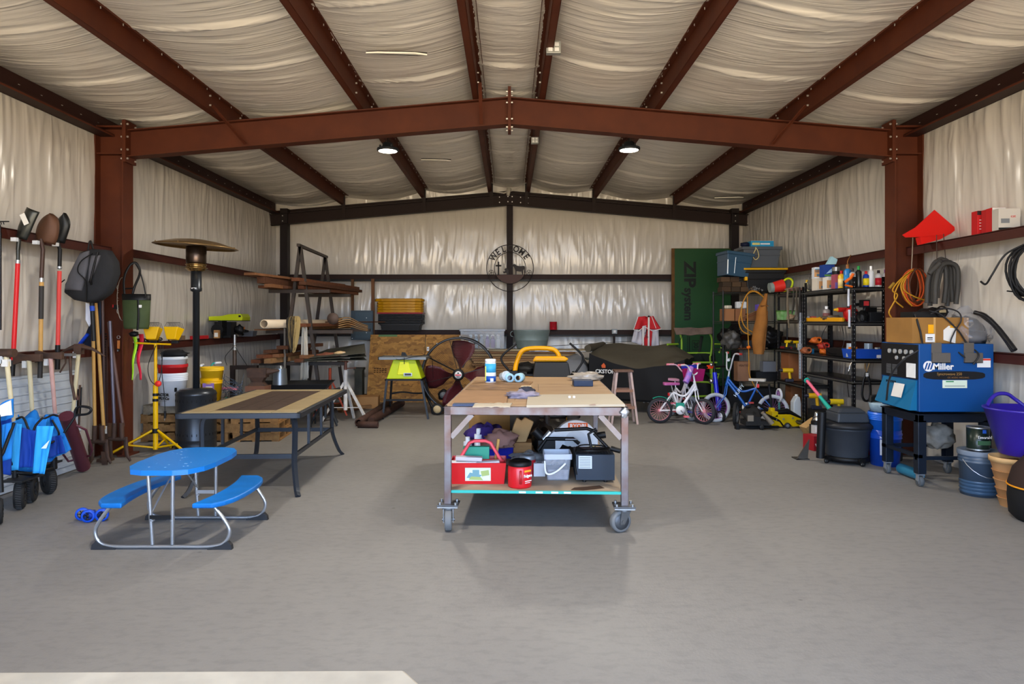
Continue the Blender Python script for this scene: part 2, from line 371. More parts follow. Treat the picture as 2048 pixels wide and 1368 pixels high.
# girts
GX = 4.36
GIRT = M('42190F', .6, 0, .4, 5, '2A0F0A')
def girt_side(s_, zt, y0, y1):
    b = B(GIRT); b.box(*sorted((s_ * GX, s_ * XW)), y0, y1, zt - .012, zt - .006); b.box(*sorted((s_ * GX, s_ * (GX + .004))), y0, y1, zt - .09, zt)
    b.box(*sorted((s_ * GX, s_ * (GX + .02))), y0, y1, zt - .094, zt - .09); struct(b.build('girt_beam'), 'dark red steel wall girt')
for s_ in (-1, 1):
    for zt in (2.30, 1.21): girt_side(s_, zt, YF, 7.49); girt_side(s_, zt + .02, 7.71, YB - .1)
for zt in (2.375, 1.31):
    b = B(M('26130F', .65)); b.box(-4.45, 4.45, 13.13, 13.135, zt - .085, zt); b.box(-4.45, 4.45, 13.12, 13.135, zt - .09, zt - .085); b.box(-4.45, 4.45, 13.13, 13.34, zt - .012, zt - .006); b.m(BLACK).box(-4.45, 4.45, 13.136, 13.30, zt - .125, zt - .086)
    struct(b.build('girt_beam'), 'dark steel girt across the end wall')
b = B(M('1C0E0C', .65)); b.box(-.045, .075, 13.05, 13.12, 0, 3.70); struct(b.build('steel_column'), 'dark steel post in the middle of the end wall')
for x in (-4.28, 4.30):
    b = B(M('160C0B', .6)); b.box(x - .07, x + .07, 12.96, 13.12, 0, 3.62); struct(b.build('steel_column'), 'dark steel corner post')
b = B(M('1C0E0C', .65)); b.box(2.0, 2.04, 13.1, 13.13, 0, 1.2); struct(b.build('girt_beam'), 'short dark steel post under the girt')
b = B(SCREW)
for x in (-4.3, -3.14, -1.61, -.33, -.18, -.02, .06, .22, .36, 1.61, 3.14, 4.3):
    for d in (.05, .15): b.cyl((x, 12.955, 3.90 - .086 * abs(x) - d), (x, 12.97, 3.90 - .086 * abs(x) - d), .011, n=6)
for x in PX[1:-1]: b.m(M('1E0F0B', .6)).box(x - .03, x + .03, 12.95, 12.96, roofz(x) - .46, roofz(x) - .05)
for s_ in (-1, 1): b.prism([(0, 4.0), (s_ * 4.5, 4.0 - .387), (s_ * 4.5, 3.95 - .387), (0, 3.95)], 13.2, 13.22, 'y')
struct(b.build('trim_1'), 'bolts and clips along the end wall rafter')
b = B(M('B9B4A8', .5))
b.tube([(-.02, 12.93, 3.86), (0, 12.94, 3.98), (.02, 13.1, 4.02)], [.03, .05, .02], 7); b.tube([(-.35, 12.98, 3.95), (-.1, 12.96, 3.91), (.12, 12.96, 3.98), (.25, 12.98, 4.05)], .015, 5); tag(b.build('insulation_scrap'), 'torn white insulation scrap at the end wall ridge', 'insulation scrap')
# tears in the ceiling insulation
for x, y, l, rz, zz in ((-1.02, 6.2, .55, .05, 0), (-1.1, 10.3, .45, .1, 0), (3.9, 12.1, .5, -.15, 0), (-.9, 8.6, .3, .05, 0)):
    b = B(M('150F0C', .9)); z = roofz(x) - .155
    b.prism([(-l / 2, 0), (-l / 6, .02), (l / 3, .03), (l / 2, .01), (l / 4, -.012), (-l / 4, -.012)], -.012, .012, 'z'); b.m(M('F2EEE2', .3)).prism([(-l / 2, -.02), (0, -.012), (l / 2, .0), (l * .3, -.035), (-l * .3, -.035)], -.018, -.004, 'z')
    o = b.build('trim_2', loc=(x, y, z), rz=rz); struct(o, 'tear in the ceiling insulation')
# electrical boxes
def jbox(x, y, z, lab, sz=.13):
    r = thing('junction_box', lab, 'junction box', (x, y, z)); b = B(M('9A9C98', .4, .5)); b.cb((0, 0, 0), (sz, .06, sz * .85)); b.m(WHITE)
    for i in (-1, 1):
        for j in (-1, 1): b.cb((i * sz * .22, -.033, j * sz * .18), (sz * .3, .01, sz * .26))
    b.build('outlet_box', r, .003); return r
jbox(.40, 6.15, 3.95, 'grey four socket electrical box on the near centre purlin')
jbox(.32, 8.45, 3.72, 'smaller grey electrical box on the purlin behind the rafter', .09)
r = thing('outlet_box', 'pale wall outlet box on the end wall girt beside red canopy', 'outlet box', (2.02, 13.07, 1.28)); b = B(M('8F979B', .4)); b.cb((0, 0, 0), (.10, .05, .09)); b.m(WHITE).cb((0, -.028, 0), (.05, .01, .05)); b.build('outlet_cover', r, .004)
# high bay lamps
def highbay(x, y, z, lab):
    r = thing('high_bay_lamp', lab, 'ceiling lamp', (x, y, z), group='high bay lamps')
    b = B(M('22262B', .5)); b.lathe([(.02, .09), (.06, .085), (.07, .03), (.10, .025), (.128, .02), (.132, .0), (.126, -.012), (.112, -.012)], n=28)
    for k in range(4): b.box(.10 * cos(k * pi / 2 + .6) - .01, .10 * cos(k * pi / 2 + .6) + .01, .1 * sin(k * pi / 2 + .6) - .01, .1 * sin(k * pi / 2 + .6) + .01, .02, .05)
    b.build('housing', r); b = B(M('FFF4E0', .4, emit=9)); b.lathe([(0.001, -.0135), (.112, -.013)], n=28); b.build('diffuser', r)
    b = B(BLACK); zz = roofz(x) - .2 - z; b.tube(smooth([(0, 0, .09), (.005, 0, zz * .6 + .03), (.06, 0, zz + .02)]), .006, 6); b.tube(arc((0, 0, .09), .03, 0, pi, 6), .004, 5); b.build('cable', r)
    l = bpy.data.lights.new('lamp_light', 'AREA'); l.shape = 'DISK'; l.size = .22; l.energy = LAMP_W; l.color = (1, .93, .82); o = bpy.data.objects.new('lamp_light', l); COL.objects.link(o); o.parent = r; o.location = (0, 0, -.02)
    return r
highbay(-1.47, 8.28, 3.56, 'left round high bay lamp hanging behind the rafter')
highbay(1.45, 8.24, 3.56, 'right round high bay lamp hanging behind the rafter')
highbay(-1.55, 3.6, 3.56, 'left round high bay lamp hanging in the near bay')
highbay(1.55, 3.6, 3.56, 'right round high bay lamp hanging in the near bay')
# ================================================================ helpers for objects
def W3(O): return tuple(-c for c in O)
def pillow(b, poly, y0, y1, inset=.8, k=.25):
    """a soft body: polygon in x,z with rounded front and back"""
    n = len(poly); cx = sum(p[0] for p in poly) / n; cz = sum(p[1] for p in poly) / n; d = y1 - y0
    lay = [(y0, inset * .6), (y0 + d * .07, inset), (y0 + d * k, 1), (y1 - d * k, 1), (y1 - d * .07, inset), (y1, inset * .6)]
    vs = [(cx + (p[0] - cx) * s_, y, cz + (p[1] - cz) * s_) for y, s_ in lay for p in poly]
    fs = [(i * n + j, i * n + (j + 1) % n, (i + 1) * n + (j + 1) % n, (i + 1) * n + j) for i in range(5) for j in range(n)]
    b.add(vs, fs + [tuple(range(n)), tuple(range(6 * n - 1, 5 * n - 1, -1))], True); return b
def pxpoly(pts, Y, O=(0, 0, 0)):
    return [(P(x, y, Y).x - O[0], P(x, y, Y).z - O[2]) for x, y in pts]
def wheel(par, c, r, w, tire=RUBBER, hub=GREY, ax='x', name='wheel', hubr=.62, spokes=0, tread=0):
    b = B(tire); k = r - hubr * r
    prof = [(hubr * r, -w / 2), (r - k * .25, -w / 2), (r, -w * .28), (r, w * .28), (r - k * .25, w / 2), (hubr * r, w / 2), (hubr * r, -w / 2)]
    b.lathe(prof, c, 28, ax)
    o = b.build(name, par); b = B(hub)
    if spokes:
        b.lathe([(hubr * r * .97, -w * .3), (hubr * r * 1.02, -w * .3), (hubr * r * 1.02, w * .3), (hubr * r * .97, w * .3), (hubr * r * .97, -w * .3)], c, 24, ax)
        b.lathe([(.001, -w * .5), (r * .12, -w * .5), (r * .12, w * .5), (.001, w * .5)], c, 12, ax)
        for i in range(spokes):
            g = 2 * pi * i / spokes; q = (cos(g) * hubr * r, sin(g) * hubr * r)
            e_ = (c[0], c[1] + q[0], c[2] + q[1]) if ax == 'x' else (c[0] + q[0], c[1], c[2] + q[1])
            b.cyl(c, e_, max(.0012, r * .012) if spokes > 8 else r * .07, n=4, cap=False)
    else:
        b.lathe([(.001, -w * .42), (hubr * r * .35, -w * .48), (hubr * r * .5, -w * .36), (hubr * r, -w * .42), (hubr * r, w * .42), (hubr * r * .5, w * .36), (hubr * r * .35, w * .48), (.001, w * .42)], c, 24, ax)
    b.build('rim' if spokes else 'hub', o); return o
def bucket(name, lab, cat, loc, r0, r1, h, mat, group=None, rz=0, handle=True, lid=None, ribs=3):
    t = thing(name, lab, cat, loc, rz, group); b = B(mat); pr = [(.001, .002), (r0, 0), (r0 + (r1 - r0) * .75, h * .75)]
    for i in range(ribs):
        z = h * (.76 + .22 * i / ribs); r = r0 + (r1 - r0) * z / h; pr += [(r + .008, z), (r + .008, z + h * .025), (r, z + h * .03)]
    pr += [(r1, h), (r1 - .004, h), (r1 - .006, h - .03), (r0, .01), (.001, .01)]
    b.lathe(pr); b.build('body', t)
    if handle:
        c = B(ZINC); c.tube([(r1 * 1.03 * cos(a), -r1 * .15 - r1 * .95 * sin(a), h * .82 - r1 * 1.0 * sin(a) * .9) for a in [pi * i / 10 for i in range(11)]], .003, 5); c.build('handle', t)
    if lid:
        c = B(lid); c.lathe([(r1 + .012, h - .03), (r1 + .014, h), (r1 + .01, h + .01), (r1 - .012, h + .008), (r1 - .02, h - .002), (.001, h - .002)]); c.build('lid', t)
    return t
# ================================================================ LEFT WALL TOOLS
XL = -4.24
def blade(b, base, tip, w, Y, sq=0, curl=.03, O=(0, 0, 0)):
    a = P(*base, Y); c = P(*tip, Y); d = c - a; n_ = Vector((d.z, 0, -d.x)).normalized()
    def fn(i, j):
        u = 2 * j - 1; v = i
        ww = w * ((.82 + .18 * min(1, v * 3)) if sq == 1 else (math.sqrt(max(0, 1 - (max(0, v - .35) / .65) ** 2)) * (.85 + .15 * min(1, v * 4))) if sq == 0 else (.72 + .28 * sin(min(1, v * 1.6) * pi / 2)) * (1 - max(0, (v - .55) / .45) ** 2.2))
        p = a + d * v + n_ * ww * u; return (p.x - O[0], p.y + curl * u * u - curl * 1.2 * v * (1 - v) - O[1], p.z - O[2])
    b.grid(fn, 12, 10)
def handle_tube(par, segs, r, Y, O, name='handle'):
    """segs: list of (px,py,px,py,mat,scale)"""
    b = B()
    for x0, y0, x1, y1, mt, k in segs:
        b.m(mt); b.cyl(P(x0, y0, Y) - O, P(x1, y1, Y) - O, r * k, n=10)
    b.build(name, par)
BLADE = M('3B3C38', .35, .7, .5, 12, '22231F'); OAK = M('B98F4E', .55, 0, .4, 10, '9A7138'); ASH = M('C9BC98', .6, 0, .3, 8, 'A89872')
GUNK = M('3A2A22', .7, .3, .6, 12, '5A3E2C', .2)
Y = 5.95; O = P(22, 752, Y); t = thing('square_shovel', 'square-blade shovel with a red handle and torn label, hung first on the upper girt', 'shovel', O, group='garden tools')
b = B(BLADE); blade(b, (38, 476), (62, 418), .062, Y, 1, .03, O); b.m(PAPER); p = P(57, 440, Y) - O; b.at(tuple(p + Vector((-.008, -.045, 0))), (0, -.42, 0)); b.box(-.02, .025, 0, .002, -.05, .05); b.build('blade', t, solid=.002)
handle_tube(t, [(38, 478, 36, 500, BLADE, .9), (36, 500, 36, 520, BLADE, .8), (36, 520, 35.6, 527, ZINC, 1.15), (35.6, 527, 26, 725, RED, 1), (26, 720, 24, 752, BLACK, 1.15)], .019, Y, O)
Y = 6.15; O = P(80, 756, Y); t = thing('round_shovel', 'rusty brown round-point shovel with a long oak handle and dark grip', 'shovel', O)
b = B(M('5A3A26', .6, .4, .4, 10, '3E281B')); blade(b, (84, 484), (99, 426), .105, Y, 0, .05, O); b.build('blade', t, solid=.003)
SOCK = M('3E2A22', .5, .4)
handle_tube(t, [(82, 478, 86, 500, SOCK, .95), (86, 498, 83, 556, SOCK, .95), (83, 556, 83, 564, ZINC, 1.2), (83, 563, 83, 573, OAK, 1), (83, 572, 82, 638, M('2C2926', .6), 1.1), (82, 637, 81, 708, OAK, .95), (81, 706, 80, 756, M('2C2926', .6), 1.1)], .019, Y, O)
Y = 6.45; O = P(115, 739, Y); t = thing('spade', 'black pointed spade with a faded red fibreglass handle', 'shovel', O)
b = B(M('1C1D1C', .4, .5)); blade(b, (113, 484), (127, 425), .075, Y, 2, .04, O); b.build('blade', t, solid=.003)
handle_tube(t, [(115, 483, 120, 500, BLACK, .85), (120, 498, 119, 538, BLACK, .95), (119, 533, 119, 537, ZINC, 1.15), (119, 542, 115.5, 694, M('C8403A', .5), 1), (115.5, 690, 115, 739, BLACK, 1.15)], .019, Y, O)
for x, y, Y, w in ((29, 479, 5.9, 'under the square blade'), (72, 485, 6.1, 'under the brown round blade'), (111, 489, 6.4, 'under the black spade blade')):
    b = B(M('C9CBCD', .4)); p = P(x, y, Y); b.cb((0, 0, 0), (.045, .04, .035)); tag(b.build('tool_clip', loc=tuple(p), bev=.004), 'small white tool clip on the girt ' + w, 'tool clip', 'tool clips')
# rake head at the frame edge
b = B(BLK_METAL); Y = 5.85
for k in range(5): b.tube([P(-14 + k * 5, 443, Y), P(-12 + k * 5, 449, Y)], .004, 5)
b.tube([P(-16, 443, Y), P(18, 443, Y)], .006, 5); b.tube([P(-4, 443, Y), P(0, 452, Y), P(0, 466, Y)], .008, 6); b.tube([P(0, 466, Y), P(0, 660, Y)], .012, 6)
tag(b.build('rake', loc=(0, 0, 0)), 'black garden rake hung teeth up at the left edge of the girt', 'rake')
# striking tools hung on the lower girt
def striker(x, ytop, xb, yb, Y, kind, hmat, lab, w=.019):
    O = P(xb, yb, Y); t = thing('pickaxe' if kind == 'pick' else 'sledgehammer' if kind == 'sledge' else 'axe', lab, kind if kind == 'pick' else 'hammer' if kind == 'sledge' else 'axe', O)
    b = B(hmat); b.cyl(P(x, ytop, Y) - O, (0, 0, 0), w, w * .85, 10); b.build('handle', t); b = B(GUNK); c = P(x, ytop, Y) - O
    if kind == 'sledge': b.cyl(c + Vector((-.11, 0, 0)), c + Vector((.07, 0, .0)), .037, n=8); b.m(PAPER).cb((c.x, c.y, c.z - .08), (.05, .05, .06))
    elif kind == 'pick':
        b.tube([c + Vector(v) for v in ((-.24, 0, -.075), (-.13, 0, -.01), (-.05, 0, .02), (.05, 0, .02), (.13, 0, .0), (.25, 0, -.07))], [.006, .016, .03, .03, .02, .008], 8, flat=.7); b.cb(tuple(c), (.07, .06, .10))
    else:
        b.prism([(c.x - .13, c.z - .06), (c.x - .13, c.z + .05), (c.x - .03, c.z + .03), (c.x + .11, c.z + .035), (c.x + .11, c.z - .03), (c.x - .03, c.z - .02)], c.y - .02, c.y + .02)
    b.build('head', t, .004); b = B(M('BFC3C6', .4)); b.cb((c.x - .03, c.y, c.z - .055), (.03, .05, .06)); b.build('wall_clip', t); return t
striker(12, 706, 28, 858, 5.52, 'sledge', ASH, 'sledgehammer with a pale handle hung at the left end of the lower girt')
striker(58, 716, 66, 852, 5.95, 'axe', M('B7AC8C', .6), 'hatchet-headed axe with a pale ash handle hung on the lower girt')
striker(101, 712, 112, 850, 6.1, 'axe', M('B58E84', .6, 0, .4, 10, '7A5A50'), 'double axe with a pinkish worn handle hung on the lower girt')
striker(158, 698, 146, 822, 6.55, 'pick', ASH, 'pickaxe with a curved steel head and pale short handle')
b = B(GUNK); Y = 6.3; O = P(118, 742, Y); b.at(W3(O)); b.tube([P(120, 745, Y), P(131, 726, Y), P(131, 708, Y), P(147, 708, Y)], .008, 6); b.tube([P(140, 710, Y), P(142, 760, Y), P(150, 800, Y)], .012, 6)
b.m(ZINC).prism([(P(126, 707, Y).x, P(126, 707, Y).z), (P(148, 707, Y).x, P(148, 707, Y).z), (P(148, 712, Y).x, P(148, 712, Y).z), (P(126, 712, Y).x, P(126, 712, Y).z)], Y - .03, Y + .03)
tag(b.build('garden_hoe', loc=O), 'small steel hoe hung between the double axe and the pickaxe', 'hoe')
b = B(M('5C3A30', .6, .3)); Y = 6.6; O = P(150, 850, Y); b.at(W3(O)); b.tube([P(148, 750, Y), P(150, 775, Y), P(156, 800, Y)], .016, 6); b.m(BLACK); b.tube([P(158, 775, Y), P(163, 775, Y), P(160, 830, Y), P(154, 830, Y), P(157, 778, Y)], .008, 6)
b.m(GUNK).cyl(P(160, 770, Y), P(158, 850, Y), .01)
tag(b.build('brush_hook', loc=O), 'rusty brush hook with a black loop frame behind the pickaxe handle', 'hook')
# white ribbed metal panel leaning on the wall
b = B(M('B8C1CB', .35, .2)); 
def fn(i, j):
    y = 5.0 + 1.95 * i; z = .98 * j; k = (z / .075) % 1; rib = .012 if k > .8 else 0
    return (-4.33 - .10 * j + rib, y, z + .01)
b.grid(fn, 4, 110, False); tag(b.build('metal_sheet', solid=.002), 'pale blue-white ribbed metal sheet leaning on the left wall behind the wagons', 'metal sheet')
# post driver
t = thing('post_driver', 'maroon steel tube post driver with side handles leaning behind the wagon', 'post driver', (0, 0, 0)); PD = M('5E2A38', .45, .2, .3, 6, '45202A')
b = B(PD); a, c = P(132, 832, 6.25), FL(167, 944) + Vector((0, 0, .05)); b.cyl(c, a, .062, n=20); b.build('tube', t)
b = B(PD); d = (a - c).normalized(); side = Vector((.13, 0, .035)); b.tube([c + d * .14, c + d * .14 + side * .75, c + d * .22 + side, a - d * .25 + side, a - d * .16 + side * .5, a - d * .16], .011, 8)
b.tube([c + d * .14, c + d * .14 - side * .9, c + d * .30 - side * 1.15, c + d * .34 - side * .3], .011, 8); b.build('handle', t)
# backpack
Y = 6.85; O = P(180, 605, Y); t = thing('backpack', 'grey and black backpack hung from the upper girt by the left column', 'backpack', O)
BPK = M('26272A', .85, 0, .3, 14, '1A1B1D', .3); BPG = M('57575C', .85, 0, .3, 20, '48484D', .3)
b = B(BPK); pillow(b, pxpoly([(163, 505), (185, 498), (214, 500), (228, 522), (230, 545), (220, 575), (213, 588), (196, 600), (176, 605), (150, 600), (131, 586), (133, 570), (150, 535)], Y, O), -.06, .14, .93)
b.build('body', t); b = B(BPG)
pillow(b, pxpoly([(168, 508), (186, 503), (184, 530), (178, 560), (172, 582), (138, 580), (146, 552)], Y, O), -.085, -.03, .9); pillow(b, pxpoly([(192, 512), (209, 512), (197, 545), (186, 565), (187, 540)], Y, O), -.09, -.04, .9); b.build('front_panel', t)
b = B(BLACK)
q = lambda x, y, dy=0: P(x, y, Y) - O + Vector((0, dy, 0))
b.tube(smooth([q(196, 508, -.09), (q(178, 525, -.13)), q(172, 545, -.13), q(184, 565, -.1), q(180, 604, -.06)]), .018, 6, flat=.3); b.tube(smooth([q(205, 506, -.08), q(196, 555, -.11), q(192, 570, -.08)]), .010, 6); b.tube(smooth([q(140, 560, -.08), q(132, 572, -.1), q(130, 600, -.08), q(130, 616, -.08)]), .006, 5)
b.tube(smooth([q(176, 502), q(178, 488), q(181, 482), q(184, 490), q(187, 500)]), .008, 6); b.build('strap', t)
# folding blue chair bag behind the handles
b = B(M('141B2B', .8)); Y = 7.15; O = P(170, 700, Y); b.at(W3(O)); b.tube([P(196, 600, Y), P(194, 650, Y), P(178, 690, Y), P(165, 694, Y)], [.05, .075, .075, .05], 8, flat=.5); b.m(M('123FB8', .7)).tube([P(156, 693, Y - .05), P(176, 668, Y - .05)], .03, 6, flat=.5)
b.m(M('D0D4E0', .7)).prism([(P(x, y, Y).x, P(x, y, Y).z) for x, y in ((183, 606), (190, 608), (197, 640), (190, 653), (183, 640))], Y - .10, Y - .09); tag(b.build('folding_chair_bag', loc=O), 'black and blue folded camp chair stuffed behind the long wooden handles', 'camp chair')
# post hole diggers, digging bars, farm jack
def digger(xl, xr, ytop, xb, yb, Y, h1, h2, lab):
    O = P(xb, yb, Y); O.z = 0; t = thing('post_hole_digger', lab, 'post hole digger', O); q = lambda x, y: P(x, y, Y) - O
    b = B(h1); ym = yb - 68
    b.cyl(q(xl, ytop), q(xb - 7, ym), .017, n=9); b.build('handle', t); b = B(h2); b.cyl(q(xr, ytop + 2) + Vector((0, .03, 0)), q(xb + 7, ym) + Vector((0, .03, 0)), .017, n=9); b.build('handle', t)
    b = B(GUNK); b.tube([q(xb - 7, ym - 8), q(xb - 8, ym + 22)], .024, 8); b.tube([q(xb + 7, ym - 8), q(xb + 8, ym + 22)], .024, 8); b.tube([q(xb - 17, ym + 24), q(xb + 17, ym + 24)], .022, 6)
    b.tube([q(xb - 15, ym + 20), q(xb - 16, ym + 40), q(xb - 14, yb - 8), q(xb - 18, yb)], [.022, .024, .022, .012], 8, flat=.6); b.tube([q(xb + 15, ym + 20), q(xb + 16, ym + 40), q(xb + 18, yb - 12), q(xb + 25, yb)], [.022, .024, .022, .012], 8, flat=.6); b.build('blade', t); return t
digger(185, 188, 604, 197, 927, 7.05, OAK, OAK, 'rusty post hole digger with two pale wooden handles')
digger(220, 214, 642, 236, 922, 7.2, M('5A5560', .4, .4), M('5A4038', .6, .2), 'post hole digger with dark steel handles leaning on the column')
b = B(M('221F1E', .5, .3)); Y = 7.0; O = FL(186, 700 + 220); 
b = B(BLACK); b.cyl(P(184, 605, 6.98), P(188, 682, 6.98), .021); b.m(M('1440A8', .5)).cyl(P(184, 612, 6.975), P(185, 622, 6.975), .023); tag(b.build('rubber_sleeve'), 'black rubber grip with a blue band on a long digger handle', 'handle grip')
Y = 7.1; b = B(M('4A3A38', .5, .5)); b.cyl(P(205, 598, Y), FL(211, 922), .014, n=8); b.m(GUNK).prism([(P(209, 890, Y).x, .14), (P(220, 890, Y).x, .14), (P(221, 926, Y).x, .005), (P(210, 926, Y).x, .005)], Y - .06, Y - .05); tag(b.build('digging_bar'), 'long thin steel digging bar with a flat chisel foot', 'digging bar')
Y = 7.25; O = P(211, 900, Y); O.z = 0; t = thing('farm_jack', 'rusty perforated farm jack standing beside the digging bar', 'jack', O); b = B(M('3E2520', .6, .3)); c = P(211, 690, Y) - O; b.box(-.022, .022, -.01, .01, .03, c.z + .05); b.m(M('0C0908', .8))
for k in range(34): b.box(-.009, .009, -.0115, .0115, .42 + k * .028, .435 + k * .028)
b.build('beam', t); b = B(GUNK); b.box(-.05, .05, -.04, .04, .18, .40); b.box(-.06, .06, -.06, .06, 0, .03); b.m(PAPER).box(.005, .04, -.042, -.04, .30, .38); b.build('lifting_head', t)
# items on the column: net hoop, tote bag, carabiner, tool with orange handle
t = thing('landing_net', 'wire hoop of a small net hanging beside the green tote', 'net', P(243, 600, 7.45)); b = B(M('8A8478', .4, .5)); b.tube([(0.01 + .058 * cos(a) , 0, .01 + .235 * sin(a)) for a in [pi * .5 + pi * i / 14 for i in range(15)]], .004, 6)
for k in range(4): b.tube([(-.03 + .02 * cos(a), 0, -.12 + k * .085 + .032 * sin(a)) for a in [pi * .5 + pi * i / 8 for i in range(9)]], .0025, 5)
b.build('hoop', t)
Y = 7.35; O = P(272, 668, Y); t = thing('tote_bag', 'olive green bucket tote bag with black straps hung on the left column', 'tote bag', O); q = lambda x, y, dy=0: P(x, y, Y) - O + Vector((0, dy, 0))
b = B(M('3D4A2A', .7, 0, .2, 10)); c = q(273, 658); r1 = .145; b.lathe([(.001, 0), (.125, 0), (.135, .03), (.14, .13), (.148, .33), (.140, .33), (.12, .02)], (c.x, 0, c.z), sq=.6); b.build('body', t)
b = B(BLACK); b.lathe([(.150, .31), (.150, .375), (.145, .375), (.145, .31)], (c.x, 0, c.z), sq=.6); b.tube(smooth([q(256, 600, -.06), q(254, 560, -.06), q(262, 532, -.03), q(272, 526, 0), q(280, 545, 0), q(276, 575, -.07), q(271, 596, -.07)]), .014, 6, flat=.4)
b.tube(smooth([q(292, 598, -.05), q(296, 590, -.05), q(285, 550, -.03), q(270, 527, 0), q(263, 530, 0)]), .012, 6, flat=.4); b.tube(smooth([q(284, 600, -.08), q(286, 630, -.09), q(283, 660, -.08)]), .012, 6, flat=.4)
b.tube([q(252, 596, -.05), q(292, 596, -.05)], .008, 6); b.tube([q(252, 578, -.05), q(270, 577, -.05)], .008, 6); b.build('strap', t); b = B(WHITE); b.cb((q(290, 613).x, -.095, q(290, 613).z), (.03, .01, .03)); b.build('badge', t, .003)
b = B(BLACK); b.lump((0, 0, 0), (.05, .04, .03), 3); tag(b.build('glove', loc=P(268, 668, 7.4)), 'dark glove bundle hanging under the green tote bag', 'glove')
t = thing('carabiner_pouch', 'tiny black and red pouch hanging on the left column', 'pouch', P(230, 614, 7.47)); b = B(BLACK); b.cb((0.01, 0, 0), (.05, .02, .045)); b.m(RED).cb((-.015, -.012, .01), (.012, .004, .03)); b.build('body', t, .006)
t = thing('utility_knife', 'small orange handled tool hanging from a hook on the column', 'hand tool', P(237, 690, 7.46)); b = B(M('B8703A', .5)); b.cb((0, 0, 0), (.022, .016, .10)); b.m(BLACK).cb((-.002, 0, -.055), (.026, .018, .03)); b.m(ZINC).tube(arc((0, 0, .085), .017, 0, 2 * pi, 10), .003, 5); b.cb((-.004, -.01, -.06), (.012, .006, .02)); b.build('handle', t, .003)
# ribbons
for x, col, lab, ph in ((267, 'A6E02A', 'lime green ribbon streamer hanging behind the column', 0), (280, 'D02038', 'crimson ribbon streamer hanging behind the tote bag', 1.5)):
    Y = 7.62; b = B(M(col, .5))
    def fn(i, j, x=x, ph=ph):
        y = 668 + 92 * i; w = (5 * (1 - i * .7)) + (1 if ph else 0); p = P(x + (3.5 if not ph else 2) * sin(i * 5 + ph) + (j - .5) * w * 1.6, y, Y); return (p.x, p.y + .02 * sin(i * 9), p.z)
    b.grid(fn, 16, 2); tag(b.build('ribbon', solid=.001), lab, 'ribbon')
# ================================================================ LEFT FLOOR AREA
WAG = M('1478CE', .75, 0, .25, 6, '0C5EB2', .3); WAGD = M('123F9E', .8, 0, .2, 6, '0C2F80', .3); WAGL = M('2FA0E6', .7, 0, .15, 5, '1F88D2', .2)
def cloth(b, corners, wr=.02, seed=0, n=14):
    """a wrinkled quad of fabric: corners a,b (top) c,d (bottom)"""
    a, b_, c, d = [Vector(v) for v in corners]; nrm = (b_ - a).cross(d - a).normalized()
    def fn(i, j):
        p = (a * (1 - i) + b_ * i) * (1 - j) + (d * (1 - i) + c * i) * j; w = sin(pi * i) * .6 + .4
        return tuple(p + nrm * wr * (noise.noise(Vector((i * 3.5 + seed, j * 1.2, seed))) * 2 + .5 * sin(i * 9 + seed + j * 2)) * w)
    b.grid(fn, n, n)
t = thing('folding_wagon', 'folded bright blue fabric wagon with black wheels beside the metal sheet', 'wagon', (0, 0, 0))
q = lambda x, y, Y: tuple(P(x, y, Y))
b = B(WAG); cloth(b, (q(30, 838, 5.55), q(95, 838, 5.7), q(72, 945, 5.6), q(15, 940, 5.35)), .03, 1); b.build('front_panel', t, solid=.008)
b = B(WAGD); cloth(b, (q(42, 855, 5.45), q(74, 862, 5.48), q(70, 935, 5.42), q(36, 935, 5.36)), .02, 2); b.build('front_pocket', t, solid=.006)
b = B(WAGL); cloth(b, (q(74, 852, 5.42), q(108, 852, 5.42), q(90, 948, 5.40), q(66, 946, 5.40)), .012, 3); cloth(b, (q(15, 845, 5.32), q(44, 848, 5.36), q(37, 940, 5.32), q(15, 940, 5.28)), .01, 4)
b.m(M('D8ECF8', .6)).prism([(P(82, 897, 5.36).x, P(82, 897, 5.36).z), (P(99, 880, 5.36).x, P(99, 880, 5.36).z), (P(92, 897, 5.36).x, P(92, 897, 5.36).z)], 5.36, 5.365); b.build('side_flap', t, solid=.004)
b = B(WAG); cloth(b, (q(90, 832, 5.95), q(114, 828, 6.0), q(142, 900, 5.95), q(94, 924, 5.75)), .03, 5); cloth(b, (q(35, 830, 5.75), q(100, 832, 6.0), q(95, 870, 5.8), q(42, 862, 5.5)), .04, 6); b.build('rear_panel', t, solid=.008)
b = B(WAGD); cloth(b, (q(92, 875, 5.72), q(122, 870, 5.80), q(130, 905, 5.80), q(92, 918, 5.70)), .02, 7); b.build('inner_lining', t, solid=.006)
b = B(BLACK)
for a in ([(33, 838, 5.5), (47, 836, 5.5), (62, 868, 5.48), (72, 850, 5.5), (85, 836, 5.6)], [(88, 838, 5.7), (105, 830, 5.9), (116, 832, 5.95)], [(104, 840, 5.9), (118, 866, 5.9), (112, 878, 5.8), (104, 885, 5.7), (92, 884, 5.7)], [(3, 905, 5.2), (28, 846, 5.4)], [(3, 880, 5.2), (24, 930, 5.3)]): b.tube(smooth([q(*v) for v in a]), .009, 6)
b.tube([q(30, 930, 5.42), q(30, 965, 5.42)], .022, 6); b.tube([q(108, 915, 5.85), q(108, 938, 5.85)], .025, 6); b.tube([q(16, 944, 5.4), q(62, 948, 5.45), q(112, 935, 5.9)], .015, 6); b.tube([q(15, 960, 5.42), q(60, 958, 5.46)], .02, 4); b.build('frame', t)
b = B(BLACK); b.tube([q(128, 866, 5.9), q(150, 834, 5.95)], .010, 8); b.tube(smooth([q(150, 834, 5.95), q(151, 820, 5.95), q(160, 813, 5.95), q(178, 815, 5.95), q(182, 821, 5.95), q(174, 828, 5.95), q(152, 830, 5.95)]), .011, 8); b.build('handle', t)
